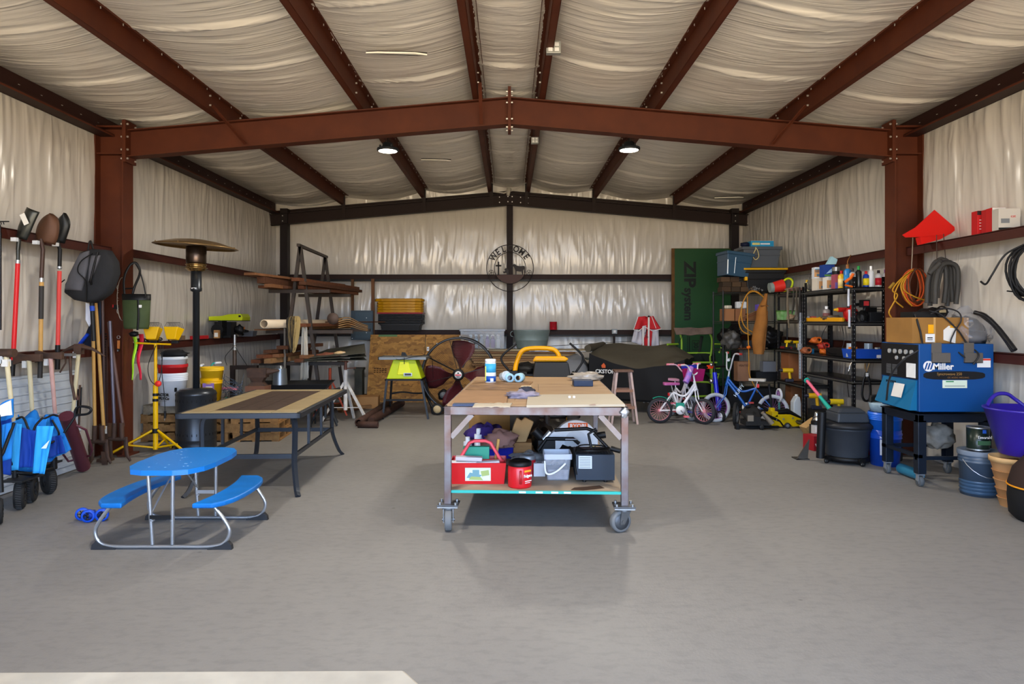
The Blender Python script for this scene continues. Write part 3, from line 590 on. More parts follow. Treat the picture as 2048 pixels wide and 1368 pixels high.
def cartwheel(x, y, rpx, Y, ang, w=.07):
    c = P(x, y, Y); r = rpx * Y / F; b = B(RUBBER); b.at((c.x, c.y, r + .002), (0, 0, ang)); b.lathe([(r * .5, -w / 2), (r * .9, -w / 2), (r, -w * .3), (r, w * .3), (r * .9, w / 2), (r * .5, w / 2), (r * .5, -w / 2)], (0, 0, 0), 28, 'x')
    b.m(M('202123', .5)); b.lathe([(.001, -w * .55), (r * .15, -w * .55), (r * .2, -w * .4), (r * .5, -w * .45), (r * .5, w * .45), (r * .2, w * .4), (r * .15, w * .55), (.001, w * .55)], (0, 0, 0), 20, 'x')
    for k in range(8): g = k * pi / 4; b.tube([(w * .47, 0, 0), (w * .5, r * .48 * cos(g), r * .48 * sin(g))], .006, 4)
    b.m(M('343434', .8))
    for k in range(36): g = k * pi / 18; b.cyl((-w * .25, r * cos(g), r * sin(g)), (w * .25, r * cos(g + .1), r * sin(g + .1)), .005, n=4, cap=False)
    return b
for a in ((40, 985, 27, 5.42, .5), (62, 975, 26, 5.62, .4), (97, 963, 27, 5.90, .9)): cartwheel(*a).build('wheel', t)
b = B(M('1E1F20', .5)); b.box(*sorted((P(20, 955, 5.4).x, P(62, 955, 5.4).x)), 5.3, 5.55, .235, .25); b.build('wheel_bracket', t); b = B(M('1E1F20', .5)); b.box(P(86, 0, 5.9).x, P(110, 0, 5.9).x, 5.8, 6.0, .255, .27); b.build('wheel_bracket', t)
t = thing('folding_wagon', 'second folded blue wagon at the left edge with a white printed flap', 'wagon', (0, 0, 0))
b = B(WAGD); cloth(b, (q(-30, 830, 5.2), q(24, 822, 5.3), q(20, 950, 5.15), q(-30, 950, 5.0)), .04, 8); b.build('side_panel', t, solid=.01)
b = B(WAG); cloth(b, (q(-25, 818, 5.1), q(26, 797, 5.25), q(26, 835, 5.2), q(-25, 850, 5.05)), .03, 9); cloth(b, (q(2, 850, 5.05), q(32, 842, 5.2), q(24, 915, 5.1), q(0, 925, 5.0)), .02, 11); b.build('rear_panel', t, solid=.01)
b = B(M('DCE3E8', .6)); cloth(b, (q(-20, 822, 5.0), q(22, 800, 5.15), q(25, 830, 5.1), q(-20, 838, 4.98)), .012, 10); b.build('printed_flap', t, solid=.004)
b = B(BLACK); b.tube([q(-5, 830, 5.0), q(2, 985, 4.95)], .018, 6); b.tube([q(28, 846, 5.15), q(6, 905, 5.0), q(-10, 930, 4.95)], .012, 6); b.build('frame', t)
cartwheel(-6, 985, 26, 5.0, .6).build('wheel', t)
# ab roller wheels
t = thing('push_up_roller', 'set of small blue rollers with black spokes lying left of the picnic table', 'roller', FL(178, 1044)); BR = M('1649B8', .4); DB = M('0E3390', .45)
for x, y in ((-.075, .04), (.0, -.01), (.085, .02)):
    b = B(BR); b.at((x, y, .048), (0, 0, .35)); b.lathe([(.032, -.014), (.046, -.014), (.048, 0), (.046, .014), (.032, .014), (.032, -.014)], (0, 0, 0), 22, 'y'); b.m(BLACK).lathe([(.001, -.01), (.013, -.012), (.013, .012), (.001, .01)], (0, 0, 0), 12, 'y')
    for k in range(6): b.cyl((0, 0, 0), (.034 * cos(k * pi / 3), 0, .034 * sin(k * pi / 3)), .004, n=4)
    b.build('roller_wheel', t)
b = B(DB); b.cyl((-.075, .04, .048), (.0, .08, .048), .022); b.cyl((.0, -.01, .048), (.06, .06, .048), .024); b.build('axle', t)
# ---------------------------------------------------------------- picnic table
PB = M('0A70C0', .35, 0, .25, 3, '0A69B8'); PB2 = M('0D6EBE', .4, 0, .45, 6, '0A4E86')
t = thing('kids_picnic_table', "children's blue plastic picnic table with two benches on silver legs", 'picnic table', (-2.27, 4.80, 0))
def oct_(w, l, c): return [(-w + c[0], -l), (w - c[0], -l), (w, -l + c[1]), (w, l - c[1]), (w - c[0], l), (-w + c[0], l), (-w, l - c[1]), (-w, -l + c[1])]
def rsmooth(poly, k=3):
    for _ in range(k): poly = [q_ for i in range(len(poly)) for q_ in ((.8 * poly[i][0] + .2 * poly[(i + 1) % len(poly)][0], .8 * poly[i][1] + .2 * poly[(i + 1) % len(poly)][1]), (.2 * poly[i][0] + .8 * poly[(i + 1) % len(poly)][0], .2 * poly[i][1] + .8 * poly[(i + 1) % len(poly)][1]))]
    return poly
b = B(PB); b.prism(rsmooth(oct_(.268, .405, (.10, .17)), 1), .497, .53, 'z'); b.m(M('9CC8E6', .5))
for k in range(26): x, y, r = random.uniform(-.2, .2), random.uniform(-.35, .35), random.uniform(.002, .006); b.prism([(x + r * cos(a) * random.uniform(.6, 2), y + r * sin(a) * random.uniform(.6, 1.6)) for a in [i * pi / 3 for i in range(6)]], .5305, .5308, 'z')
b.build('tabletop', t, .008)
for s_ in (-1, 1):
    # curved bench
    poly = []
    for i in range(13): v = -1 + i / 6; poly.append((s_ * (.245 + .05 * (1 - v * v)) if s_ > 0 else s_ * (.245 + .05 * (1 - v * v)), v * .405))
    out = [(s_ * (.36 + .05 * (1 - (-1 + i / 6) ** 2)) + s_ * .06 * (1 - abs(-1 + i / 6) ** 6), (-1 + i / 6) * .405) for i in range(13)]
    b = B(PB2); b.prism([(p[0] - s_ * .02, p[1]) for p in poly] + out[::-1], .285, .318, 'z'); b.build('bench', t, .010)
LEG = M('A9ACB0', .3, .8)
for y0 in (-.33, .33):
    b = B(LEG); pts = smooth([(-.33, y0, .29), (-.40, y0, .20), (-.44, y0, .12), (-.41, y0, .045), (-.32, y0, .018), (-.1, y0, .016), (.1, y0, .016), (.32, y0, .018), (.41, y0, .045), (.44, y0, .12), (.40, y0, .20), (.33, y0, .29)], 6); b.tube(pts, .0125, 10); b.build('leg', t)
    for x in (-.075, .055):
        b = B(LEG); b.cyl((x * 1.25, y0, .50), (x * 1.0 + .01, y0, .03), .0125, n=10); b.cyl((x + .01, y0, .185), (x + .01, y0, .192), .0145, n=10); b.build('leg', t)
    b = B(BLACK if y0 < 0 else ALU); b.box(-.075, .06, y0 - .018, y0 - .012, .20, .225); b.m(ALU); b.tube([(-.07, y0, .24), (-.06, y0 + .2 * (1 if y0 < 0 else -1), .40), (-.02, y0 + .3 * (1 if y0 < 0 else -1), .49)], .006, 6); b.build('brace', t)
    for s_ in (-1, 1): b = B(M('2A2A2C', .6)); b.prism([(s_ * .46, 0), (s_ * .455, .03), (s_ * .43, .055), (s_ * .39, .03), (s_ * .30, .006), (s_ * .30, 0)], y0 - .016, y0 + .016); b.build('foot_cap', t)
for y0 in (-.33, .33): b = B(M('46464A', .5)); b.box(-.30, .30, y0 - .010, y0 + .010, 0, .004); b.build('skid_strip', t)
# ---------------------------------------------------------------- patio table
t = thing('patio_table', 'grey metal patio table with tan tiles around a brown slate centre', 'patio table', (-2.30, 6.68, 0), R(2.2)); PT = M('2F353E', .4, .4); TILE = M('A5926D', .35, 0, .6, 5, '8A7652'); SLATE = M('4E3D34', .45, 0, .8, 22, '2E231E', .3)
b = B(PT); w, l = .515, .99
b.box(-w, w, -l, -l + .035, .675, .72); b.box(-w, w, l - .035, l, .675, .72); b.box(-w, -w + .035, -l, l, .675, .72); b.box(w - .035, w, -l, l, .675, .72); b.box(-w + .03, w - .03, -l + .03, l - .03, .69, .705); b.build('table_frame', t, .004)
b = B(TILE); g = .006; iw, il = w - .035, l - .035; e_ = .15
xs = [-iw, -iw + e_ * 1.45, iw - e_ * 1.45, iw]; ys = [-il, -il + e_, il - e_, il]
for i in range(3):
    for j in range(3):
        if i == 1 and j == 1: continue
        if j == 1:
            for (a, c) in ((ys[1], 0), (0, ys[2])): b.box(xs[i] + g / 2, xs[i + 1] - g / 2, a + g / 2, c - g / 2, .70, .7225)
        else: b.box(xs[i] + g / 2, xs[i + 1] - g / 2, ys[j] + g / 2, ys[j + 1] - g / 2, .70, .7225)
b.build('border_tiles', t); b = B(SLATE); n_ = 9
for i in range(3):
    for j in range(8):
        a, c = xs[1] + (xs[2] - xs[1]) / 3 * i, ys[1] + (ys[2] - ys[1]) / 8 * j; b.box(a + .002, a + (xs[2] - xs[1]) / 3 - .002, c + .002, c + (ys[2] - ys[1]) / 8 - .002, .70, .722)
b.build('centre_tiles', t)
def flatbar(b, pts, w, d): b.tube(pts, w, 4, flat=d / w)
for sx_ in (-1, 1):
    for sy_ in (-1, 1):
        b = B(PT); b.tube(smooth([(sx_ * .36, sy_ * .70, .675), (sx_ * .40, sy_ * .73, .60), (sx_ * .40, sy_ * .73, .40), (sx_ * .405, sy_ * .76, .25), (sx_ * .45, sy_ * .86, .06), (sx_ * .48, sy_ * .92, .006)], 5), .027, 4, flat=.75); b.build('leg', t)
b = B(PT)
for s_ in (-1, 1): b.box(*sorted((s_ * .39, s_ * .41)), -.73, .73, .30, .335); b.box(-.40, .40, *sorted((s_ * .72, s_ * .74)), .29, .33); b.box(-.3, .3, s_ * .30 - .01, s_ * .30 + .01, .665, .69)
for s_ in (-1, 1):
    for y in (-.25, .25): b.box(s_ * .40 - .012, s_ * .40 + .012, y - .012, y + .012, .33, .68)
b.build('stretcher', t)
# ---------------------------------------------------------------- patio heater
t = thing('patio_heater', 'tall charcoal patio heater with a tilted round steel reflector', 'patio heater', (-3.68, 8.03, 0)); HT = M('34383D', .32, .6)
b = B(HT); b.lathe([(.22, 0), (.228, .01), (.222, .05), (.222, .10), (.226, .11), (.222, .12), (.222, .62), (.228, .63), (.222, .645), (.215, .665), (.19, .675), (.18, .69), (.04, .70)], n=40); b.m(M('08090A', .7))
for k in range(28):
    g = 2 * pi * k / 28
    for z, h_ in ((.55, .028), (.16, .028)): b.at((0, 0, 0), (0, 0, g)); b.box(.2215, .2235, -.004, .004, z, z + h_)
b.build('tank_housing', t); b = B(HT); b.lathe([(.001, .695), (.038, .695), (.038, 1.83), (.062, 1.84), (.066, 1.87), (.060, 1.88), (.060, 2.07), (.001, 2.07)], n=24); b.m(WHITE).box(-.03, .03, -.064, -.06, 1.865, 1.878); b.build('pole', t)
b = B(M('A88A58', .22, .95)); b.lathe([(.06, 2.07), (.10, 2.085), (.105, 2.10), (.125, 2.105), (.125, 2.115), (.105, 2.12), (.112, 2.145), (.122, 2.15), (.105, 2.16)], n=32); b.build('burner', t)
b = B(M('4A3E38', .3, .9, .6, 3, '7A6248', 0, (1, 1, .5))); b.lathe([(.001, 2.155), (.100, 2.155), (.112, 2.18), (.114, 2.36), (.100, 2.37)], n=36); b.build('emitter_screen', t)
b = B(M('8F744E', .28, .7)); b.at((0, 0, 2.365), (0, R(3.6), 0)); b.lathe([(.44, -.012), (.468, -.006), (.466, .002), (.40, .022), (.25, .062), (.10, .082), (.001, .086)], n=40, cap=False)
for k in range(8): g = k * pi / 4; b.cyl((.45 * cos(g), .45 * sin(g), 0), (.45 * cos(g), .45 * sin(g), .018), .006, n=5)
b.build('reflector', t, solid=.002)
# ---------------------------------------------------------------- work light tripod
YT = M('D9A800', .4); t = thing('work_light_stand', 'yellow tripod work light stand with two caged yellow lamps', 'work light', (-3.91, 7.55, 0))
b = B(YT); b.cyl((0, 0, .07), (0, 0, .78), .026); b.cyl((0, 0, .78), (0, 0, 1.24), .016); b.m(BLACK); b.cyl((0, 0, .60), (0, 0, .63), .032); b.cyl((0, 0, .66), (0, 0, .69), .03); b.cyl((0, 0, .25), (0, 0, .30), .034); b.build('pole', t)
for g, rr in ((R(200), .50), (R(-15), .46), (R(95), .42)):
    c, s_ = cos(g), sin(g); b = B(YT); b.tube([(c * .03, s_ * .03, .28), (c * rr, s_ * rr, .015)], .014, 6); b.tube([(c * .02, s_ * .02, .09), (c * rr * .62, s_ * rr * .62, .14)], .011, 6); b.m(BLACK).cyl((c * rr, s_ * rr, .0), (c * (rr + .03), s_ * (rr + .03), .022), .018, n=7); b.build('leg', t)
b = B(YT); b.tube([(-.21, 0, 1.245), (.17, 0, 1.23)], .011, 6); b.build('crossbar', t)
for x in (-.02, .21):
    b = B(YT); b.at((x, -.02, 1.37), (R(-12), 0, R(8) if x < .1 else R(-6))); b.taper(-.09, .045, (.05, .04), (.085, .07)); lh = b.build('lamp_head', t, .008)
    b = B(M('4A4C50', .4, .6)); b.at((x, -.02, 1.37), (R(-12), 0, 0))
    for k in range(9): xx = -.075 + k * .01875; b.tube([(xx, -.06, .045), (xx * .9, -.03, .10), (xx * .9, .03, .10), (xx, .06, .045)], .0018, 4)
    b.tube([(-.075, -.03, .10), (.075, -.03, .10)], .002, 4); b.build('lamp_cage', lh)
    b = B(BLACK); b.cb((x, .02, 1.27), (.07, .05, .06)); b.tube([(x - .06, 0, 1.25), (x - .07, 0, 1.32)], .008, 6); b.build('lamp_bracket', lh, .006)
b = B(BLACK); b.tube(smooth([(.02, -.03, 1.22), (-.06, -.04, 1.0), (-.03, -.05, .84), (.05, -.05, .80), (.09, -.04, 1.0), (.07, -.03, 1.22)]), .004, 6); b.tube(smooth([(.10, -.03, 1.22), (.09, -.04, .95), (.12, -.05, .7), (.13, -.05, .5)]), .004, 6); b.cyl((.13, -.05, .42), (.13, -.05, .50), .013); b.m(ZINC).cyl((.125, -.05, .395), (.125, -.05, .42), .003); b.build('power_cord', t)
b = B(M('E0322A', .4)); b.lathe([(.001, -.02), (.03, -.015), (.034, 0), (.03, .015), (.001, .02)], (.055, -.05, .80), 18, 'y'); b.build('red_knob', t)
# ---------------------------------------------------------------- pallets
PW = M('9A7346', .8, 0, .7, 7, '6C4D2C', .2, (3, 3, 3)); PG = M('8E826F', .85, 0, .6, 7, '655A4A', .2, (3, 3, 3))
def pallet(x, y, z, w, d, rz, mat, lab, grp):
    t = thing('pallet', lab, 'pallet', (x, y, z), rz, grp); b = B(mat)
    for i in range(3): xx = -w / 2 + .02 + (w - .06) / 2 * i; b.box(-w / 2, w / 2, -d / 2 + .0 + (d - .04) / 2 * i, -d / 2 + .04 + (d - .04) / 2 * i, .016, .096)
    b.build('stringer', t); b = B(mat)
    for i in range(7): xx = -w / 2 + (w - .09) / 6 * i; b.box(xx, xx + .09, -d / 2 - .005, d / 2, .096, .112)
    for i in range(3): xx = -w / 2 + (w - .09) / 2 * i; b.box(xx, xx + .09, -d / 2 - .005, d / 2, 0, .016)
    b.build('deck_boards', t)
for i in range(4): pallet(-3.98 + (.015 if i % 2 else -.01), 8.80, i * .1125, 1.08, .8, R((-1, 1.5, -1.5, 1)[i]), PW if i < 3 else PG, ('bottom pallet of the stack under the white buckets', 'second pallet from the floor under the white buckets', 'third pallet from the floor under the white buckets', 'grey weathered top pallet under the white buckets')[i], 'pallets stacked by the left wall')
for i in range(3): pallet(-3.14 - i * .015, 8.72, i * .1125, .56, .62, R(4 + i), PW, ('lowest', 'middle', 'topmost')[i] + ' pallet of the short stack behind the patio heater', 'pallets behind the heater')
# buckets on the pallets
ZP = .452
WB = M('D9DDE2', .4); RB = M('B81E22', .4); YB_ = M('D9A400', .4)
t = bucket('bucket', 'white farm store bucket at the bottom of the stack on the pallets', 'bucket', (-4.15, 8.42, ZP), .14, .172, .40, WB, 'stacked buckets', handle=False, ribs=4)
text('TRACTOR\nSUPPLY Co', t, (-.05, -.172, .12), (pi / 2, 0, R(-14)), .045, BLACK, bold=.002); b = B(BLACK); b.cb((.10, -.128, .20), (.03, .004, .05)); b.at((0, 0, 0), (0, 0, R(-14))); b.box(-.11, .05, -.163, -.16, .065, .068); b.build('label_print', t)
t = bucket('bucket', 'red bucket nested inside the white farm store bucket', 'bucket', (-4.15, 8.42, ZP + .355), .15, .175, .15, RB, 'stacked buckets', handle=False, ribs=2)
t = bucket('bucket', 'upside white bucket on top of the red one', 'bucket', (-4.15, 8.42, ZP + .47), .155, .168, .13, WB, 'stacked buckets', handle=False, ribs=2)
b = B(M('17181A', .8)); b.lump((0, 0, .03), (.16, .12, .05), 8, .4); tag(b.build('tool_bag', loc=(-4.12, 8.42, ZP + .60)), 'black jumble of straps on top of the stacked buckets', 'bag')
t = bucket('bucket', 'yellow bucket behind the white buckets with a purple label', 'bucket', (-3.86, 8.85, ZP), .115, .135, .30, YB_, 'yellow buckets', handle=False, ribs=2); b = B(M('8C6CB0', .6)); b.at((0, 0, 0), (0, 0, R(8))); b.box(-.07, .07, -.134, -.13, .06, .24); b.m(PAPER).box(-.03, .05, -.138, -.135, .10, .20); b.build('label', t)
bucket('bucket', 'second yellow bucket nested in the yellow bucket', 'bucket', (-3.85, 8.85, ZP + .25), .12, .145, .19, M('E0B21C', .4), 'yellow buckets', handle=False, ribs=2)
b = B(M('3F4A58', .5, .3)); 
for k in range(26): a = random.uniform(0, 6.28); c = Vector((-3.60, 8.9, ZP + .12)); b.tube([c + Vector((.12 * cos(a), .1 * sin(a), random.uniform(-.1, .1))), c + Vector((.13 * cos(a + 1.6), .1 * sin(a + 1.6), random.uniform(-.05, .14))), c + Vector((.14 * cos(a + 2.6), .1 * sin(a + 2.6), random.uniform(-.1, .25)))], .003, 4)
tag(b.build('wire_bundle'), 'tangled grey wire bundle behind the patio heater', 'wire', kind='stuff')
# ================================================================ LEFT BACK CORNER
def bike(name, lab, loc, rz, wr=.17, wb=.62, fr='FFFFFF', tire='222222', rim='FFFFFF', seat='D060A0', grip='E890A8', bar='E0E0E0', lean=0, group=None, steer=0, fork=None, hb=(.30, .0), deco=None, rot=None, seatz=None, flip=0, tw=.045):
    """kids' bicycle: x forward, origin on the floor under the bottom bracket"""
    t = thing(name, lab, 'bicycle', loc, rz, group, rot=rot or (lean, 0, rz)); FM = M(fr, .3); w2 = wb / 2; FK = M(fork or fr, .3)
    wheel(t, (-w2, 0, wr), wr, tw, M(tire, .7), M(rim, .4), 'y', 'rear_wheel', .78, 20)
    hx, hz = w2 * .52, wr * 2 + .24; bb = (-.04, 0, wr * 1.05); st = (-w2 * .42, 0, wr * 2 + .08)
    b = B(FM); b.tube([(hx, 0, hz), (hx + .03, 0, hz - .12)], .020, 10); b.tube(smooth([(hx + .02, 0, hz - .07), (hx * .4, 0, wr * 1.9), bb]), .021, 8); b.tube(smooth([(hx + .01, 0, hz - .03), (hx * .2, 0, wr * 2.15), st]), .016, 8)
    b.tube([bb, st], .015, 8)
    for s_ in (-1, 1): b.tube([bb, (-w2, s_ * .035, wr)], .009, 6); b.tube([st, (-w2, s_ * .035, wr)], .008, 6)
    b.build('bike_frame', t)
    b = B(CHROME); b.tube([st, (st[0] - .02, 0, st[2] + .10)], .012, 8); b.build('seat_post', t)
    sx_, sz_ = st[0] - .02, (seatz or st[2] + .12); b = B(M(seat, .5)); b.at((sx_, 0, sz_)); b.prism(rsmooth([(-.12, -.07), (-.02, -.05), (.12, -.012), (.12, .012), (-.02, .05), (-.12, .07)], 2), -.015, .022, 'z'); b.build('saddle', t, .008)
    b = B(M('E8E8E8', .4)); b.lathe([(.001, -.008), (.065, -.006), (.065, .006), (.001, .008)], (bb[0], -.045, bb[2]), 20, 'y'); b.m(CHROME); b.tube([(bb[0], -.06, bb[2]), (bb[0] + .07, -.07, bb[2] - .08)], .008, 6); b.tube([(bb[0], .05, bb[2]), (bb[0] - .07, .07, bb[2] + .08)], .008, 6)
    b.m(M(grip, .5)).cb((bb[0] + .07, -.10, bb[2] - .085), (.07, .06, .02)); b.cb((bb[0] - .07, .10, bb[2] + .085), (.07, .06, .02)); b.build('crankset', t)
    # steering part turned about the head tube
    c, s_ = cos(steer), sin(steer); piv = Vector((hx + .02, 0, 0))
    def T(x, y, z): x -= piv.x; return (piv.x + x * c - y * s_, x * s_ + y * c, z)
    b = B(FK)
    for k in (-1, 1): b.tube([T(hx + .03, k * .03, hz - .13), T(hx + .05, k * .035, wr * 1.9), T(w2 * 1.0, k * .038, wr)], .010, 6)
    b.tube([T(hx + .03, -.035, hz - .13), T(hx + .03, .035, hz - .13)], .014, 6); b.build('fork', t)
    g = wheel(t, (0, 0, 0), wr, tw, M(tire, .7), M(rim, .4), 'y', 'front_wheel', .78, 20); g.location = T(w2 * 1.0, 0, wr); g.rotation_euler = (0, 0, steer)
    b = B(M(bar, .35)); z0 = hz; b.tube([T(hx, 0, z0), T(hx - .015, 0, z0 + .09)], .013, 8)
    b.tube(smooth([T(hx - .06, -.25, z0 + hb[0]), T(hx - .03, -.14, z0 + hb[0] * .95), T(hx - .0, -.07, z0 + .12), T(hx - .01, 0, z0 + .09), T(hx, .07, z0 + .12), T(hx - .03, .14, z0 + hb[0] * .95), T(hx - .06, .25, z0 + hb[0])]), .011, 8); b.build('handlebar', t)
    b = B(M(grip, .5))
    for k in (-1, 1): b.tube([T(hx - .055, k * .16, z0 + hb[0]), T(hx - .085, k * .27, z0 + hb[0])], .017, 8)
    b.build('grip', t) if False else None
    for k in (-1, 1): g = B(M(grip, .5)); g.tube([T(hx - .055, k * .17, z0 + hb[0]), T(hx - .085, k * .28, z0 + hb[0])], .017, 8); g.build('grip', t)
    return t, (hx, hz)
t, _ = bike('kids_bike', 'teal kids bike with a pink saddle behind the patio heater', (-3.62, 9.28 - .25, 0), R(178), .18, .66, '14A596', '222222', 'C8C8C8', 'D88090', 'F0F0F0', '20A090')
# move to stand clear of the pallets
t.location = (-3.98, 9.32, 0)
b = B(M('C84848', .4)); b.lathe([(.001, -.01), (.03, 0), (.001, .01)], (.20, 0, .50), 12, 'y'); b.build('reflector', t)
# press frame with jack
t = thing('steel_press', 'black square tube frame with a vertical screw jack behind the teal bike', 'press', (-4.02, 10.25, 0)); b = B(DARKSTEEL)
for x in (-.13, .22): b.box(x - .03, x + .03, -.03, .03, 0, .80)
b.box(-.16, .25, -.035, .035, .76, .82); b.box(-.2, .28, -.2, .2, 0, .03); b.build('frame', t); b = B(M('5A4A3E', .5, .6)); b.cyl((-.10, 0, .82), (-.10, 0, 1.12), .03); b.m(ZINC).cyl((-.10, 0, 1.08), (-.10, 0, 1.28), .02); b.cyl((-.10, 0, 1.05), (-.10, 0, 1.13), .045, .025); b.build('screw_jack', t)
b = B(BLACK); b.tube(smooth([(-.10, -.04, 1.1), (-.22, -.05, .95), (-.2, -.04, .82)]), .004, 5); b.tube(smooth([(-.08, -.04, 1.1), (.02, -.05, .95), (.1, -.04, .82)]), .004, 5); b.build('cable', t)
# goods on the left girt
G = 1.232
t = thing('thickness_planer', 'lime green topped black planer standing on the left wall girt', 'power tool', (-4.33, 10.4, G)); b = B(BLACK); b.box(-.02, .04, -.2, -.02, 0, .26); b.box(-.15, .10, -.02, .2, 0, .24); b.cyl((-.03, -.21, .12), (-.03, -.1, .12), .09); b.lump((.22, 0, .12), (.07, .06, .07), 4, .5); b.box(.02, .15, -.15, .1, 0, .03); b.build('body', t)
b = B(M('B8C414', .4)); b.prism([(-.18, .26), (.32, .26), (.33, .31), (.30, .36), (.12, .355), (.02, .33), (-.18, .32)], -.15, .16); b.m(BLACK).cb((.285, -.151, .325), (.035, .004, .03)); b.box(-.18, .33, -.152, .162, .25, .262); b.build('top_cover', t, .01)
b = B(CARD); b.cb((0, 0, .06), (.07, .06, .12)); b.m(PAPER).cb((0, -.031, .05), (.05, .002, .06)); tag(b.build('carton', loc=(-4.3, 10.05, G)), 'small brown carton under the lime green planer on the girt', 'carton')
b = B(M('50545C', .6)); b.taper(0, .09, (.11, .08), (.125, .09)); tag(b.build('parts_bin', loc=(-4.27, 11.15, G)), 'small grey bin on the girt right of the planer', 'bin')
b = B(BLACK); b.tube([(-.12, 0, .04), (0, 0, .07), (.13, 0, .06)], [.02, .04, .015], 8); b.tube([(0, 0, .06), (.05, -.02, .0)], .02, 6); b.m(M('E08030', .5)).cb((.05, 0, .11), (.03, .03, .04)); tag(b.build('cordless_drill', loc=(-4.27, 10.85, G + .03)), 'black drill lying on the girt between planer and grey bin', 'drill')
b = B(M('A81C20', .5)); b.box(-.02, .02, -.25, .25, 0, .05); tag(b.build('spirit_level', loc=(-4.33, 9.55, G), bev=.004), 'red tool case lying along the girt behind the heater pole', 'tool case')
b = B(M('6E5A48', .7)); b.cb((0, 0, .03), (.08, .1, .06)); tag(b.build('wood_block', loc=(-4.38, 9.1, G)), 'brown wooden block on the girt left of the red case', 'wood block')
b = B(BLK_METAL)
for k in range(24): a = k * .8; c = Vector((random.uniform(-.03, .05), random.uniform(-.35, .35), .0)); b.tube([c + Vector((.02 * cos(g + a), .03 * sin(g), .025 + .02 * sin(g + a))) for g in [i * pi / 4 for i in range(9)]], .006, 5)
tag(b.build('chain', loc=(-4.42, 8.3, G)), 'black heap of chain on the girt above the white buckets', 'chain')
# --- lumber rack
AF = M('2E2925', .6, .4, .4, 8, '4A372B'); t = thing('lumber_rack', 'dark steel A-frame lumber rack in the left back corner', 'rack', (-3.12, 11.0, 0))
def W2L(p, O=Vector((-3.12, 11.0, 0))): return Vector(p) - O
for Yf, ax in ((10.1, -3.09), (11.85, -3.19)):
    b = B(AF); top = 2.60
    b.tube([W2L((ax, Yf, top)), W2L((ax - .34, Yf, 0))], .033, 4); b.build('leg', t); b = B(AF); b.tube([W2L((ax, Yf, top)), W2L((ax + .34, Yf, 0))], .033, 4); b.build('leg', t)
    for z, l0, l1 in ((1.93, .46, .44), (1.33, .50, .78), (.86, .60, .66)): b = B(AF); b.box(*[v for v in (W2L((ax - l0, 0, 0)).x, W2L((ax + l1, 0, 0)).x)], Yf - 11.0 - .03, Yf - 11.0 + .03, z - .03, z + .02); b.build('arm', t)
b = B(AF); b.tube([W2L((-3.09, 10.0, 2.60)), W2L((-3.19, 11.95, 2.60))], .03, 4); b.build('ridge_bar', t); b = B(AF); b.tube([W2L((-3.43, 10.1, .08)), W2L((-3.53, 11.85, .08))], .03, 4); b.tube([W2L((-2.75, 10.1, .08)), W2L((-2.85, 11.85, .08))], .03, 4); b.build('base_rail', t)
WD = [M('6A3E26', .8, 0, .6, 6, '472817', .1, (3, 3, 3)), M('7C5334', .8, 0, .6, 6, '543521', .1, (3, 3, 3)), M('54331F', .8, 0, .6, 6, '382014', .1, (3, 3, 3)), M('8E6A45', .8, 0, .6, 6, '644629', .1, (3, 3, 3))]
def board(p0, p1, w, h, mat, lab, grp, name='board', rollz=0):
    p0, p1 = Vector(p0), Vector(p1); d = p1 - p0; L = d.length; b = B(mat); b.box(-w / 2, w / 2, 0, L, 0, h); o = b.build(name, bev=.003); o.location = p0
    o.rotation_euler = (math.atan2(d.z, math.hypot(d.x, d.y)), 0, math.atan2(-d.x, d.y)); return tag(o, lab, 'board', grp)
zz = 1.955
for (x0, y0, x1, y1, z, w, h, m_, lab) in (
        (-3.52, 9.75, -3.32, 12.1, 0, .14, .04, 0, 'wide red-brown board at the left bottom of the rack top tier'), (-3.36, 9.5, -3.16, 12.4, 0, .10, .05, 1, 'mid brown board with a pale end on the rack top tier'), (-3.25, 9.9, -3.02, 12.6, 0, .09, .04, 2, 'dark board inside the rack top tier'),
        (-3.05, 10.0, -2.80, 12.5, 0, .09, .05, 0, 'reddish board right of the rack post on the top tier'), (-3.44, 9.45, -3.12, 12.3, .055, .11, .09, 2, 'thick dark timber laid across the rack top tier'), (-3.0, 9.9, -2.78, 12.7, .055, .10, .05, 2, 'dark upper board at the right of the rack top tier'),
        (-3.5, 9.2, -3.0, 12.2, .15, .16, .035, 1, 'long board topping the pile on the rack top tier'), (-3.1, 9.9, -2.85, 12.75, .11, .12, .05, 0, 'red-brown beam lying highest at the right of the rack')):
    board((x0, y0, zz + z), (x1, y1, zz + z), w, h, WD[m_], lab, 'boards on the rack top tier')
# middle tier
b = B(M('CBB89C', .5)); b.at((0, 0, 0)); L_ = 3.1
n = 24; 
b.lathe([(.052, 0), (.062, 0), (.062, L_), (.052, L_), (.052, 0)], (0, 0, 0), 24, 'y'); tag(b.build('pvc_pipe', loc=(-3.41, 9.5, 1.445), rz=R(-8)), 'thick cream plastic pipe with an open end on the rack middle tier', 'pipe')
b = B(M('5A3A22', .6)); b.box(-.09, .09, 0, 2.6, 0, .02); tag(b.build('cardboard_tube', loc=(-3.50, 9.6, 1.352), rz=R(-7)), 'brown plank lying under the cream pipe on the rack', 'board')
b = B(M('4A3A32', .7, .3)); b.lathe([(.001, -.012), (.085, -.01), (.085, .01), (.001, .012)], (0, 0, 0), 26, 'y'); b.cyl((0, 0, 0), (0, .5, 0), .02); tag(b.build('steel_disc', loc=(-2.58, 10.0, 1.52)), 'round rusty steel disc on a shaft lying on the rack', 'disc')
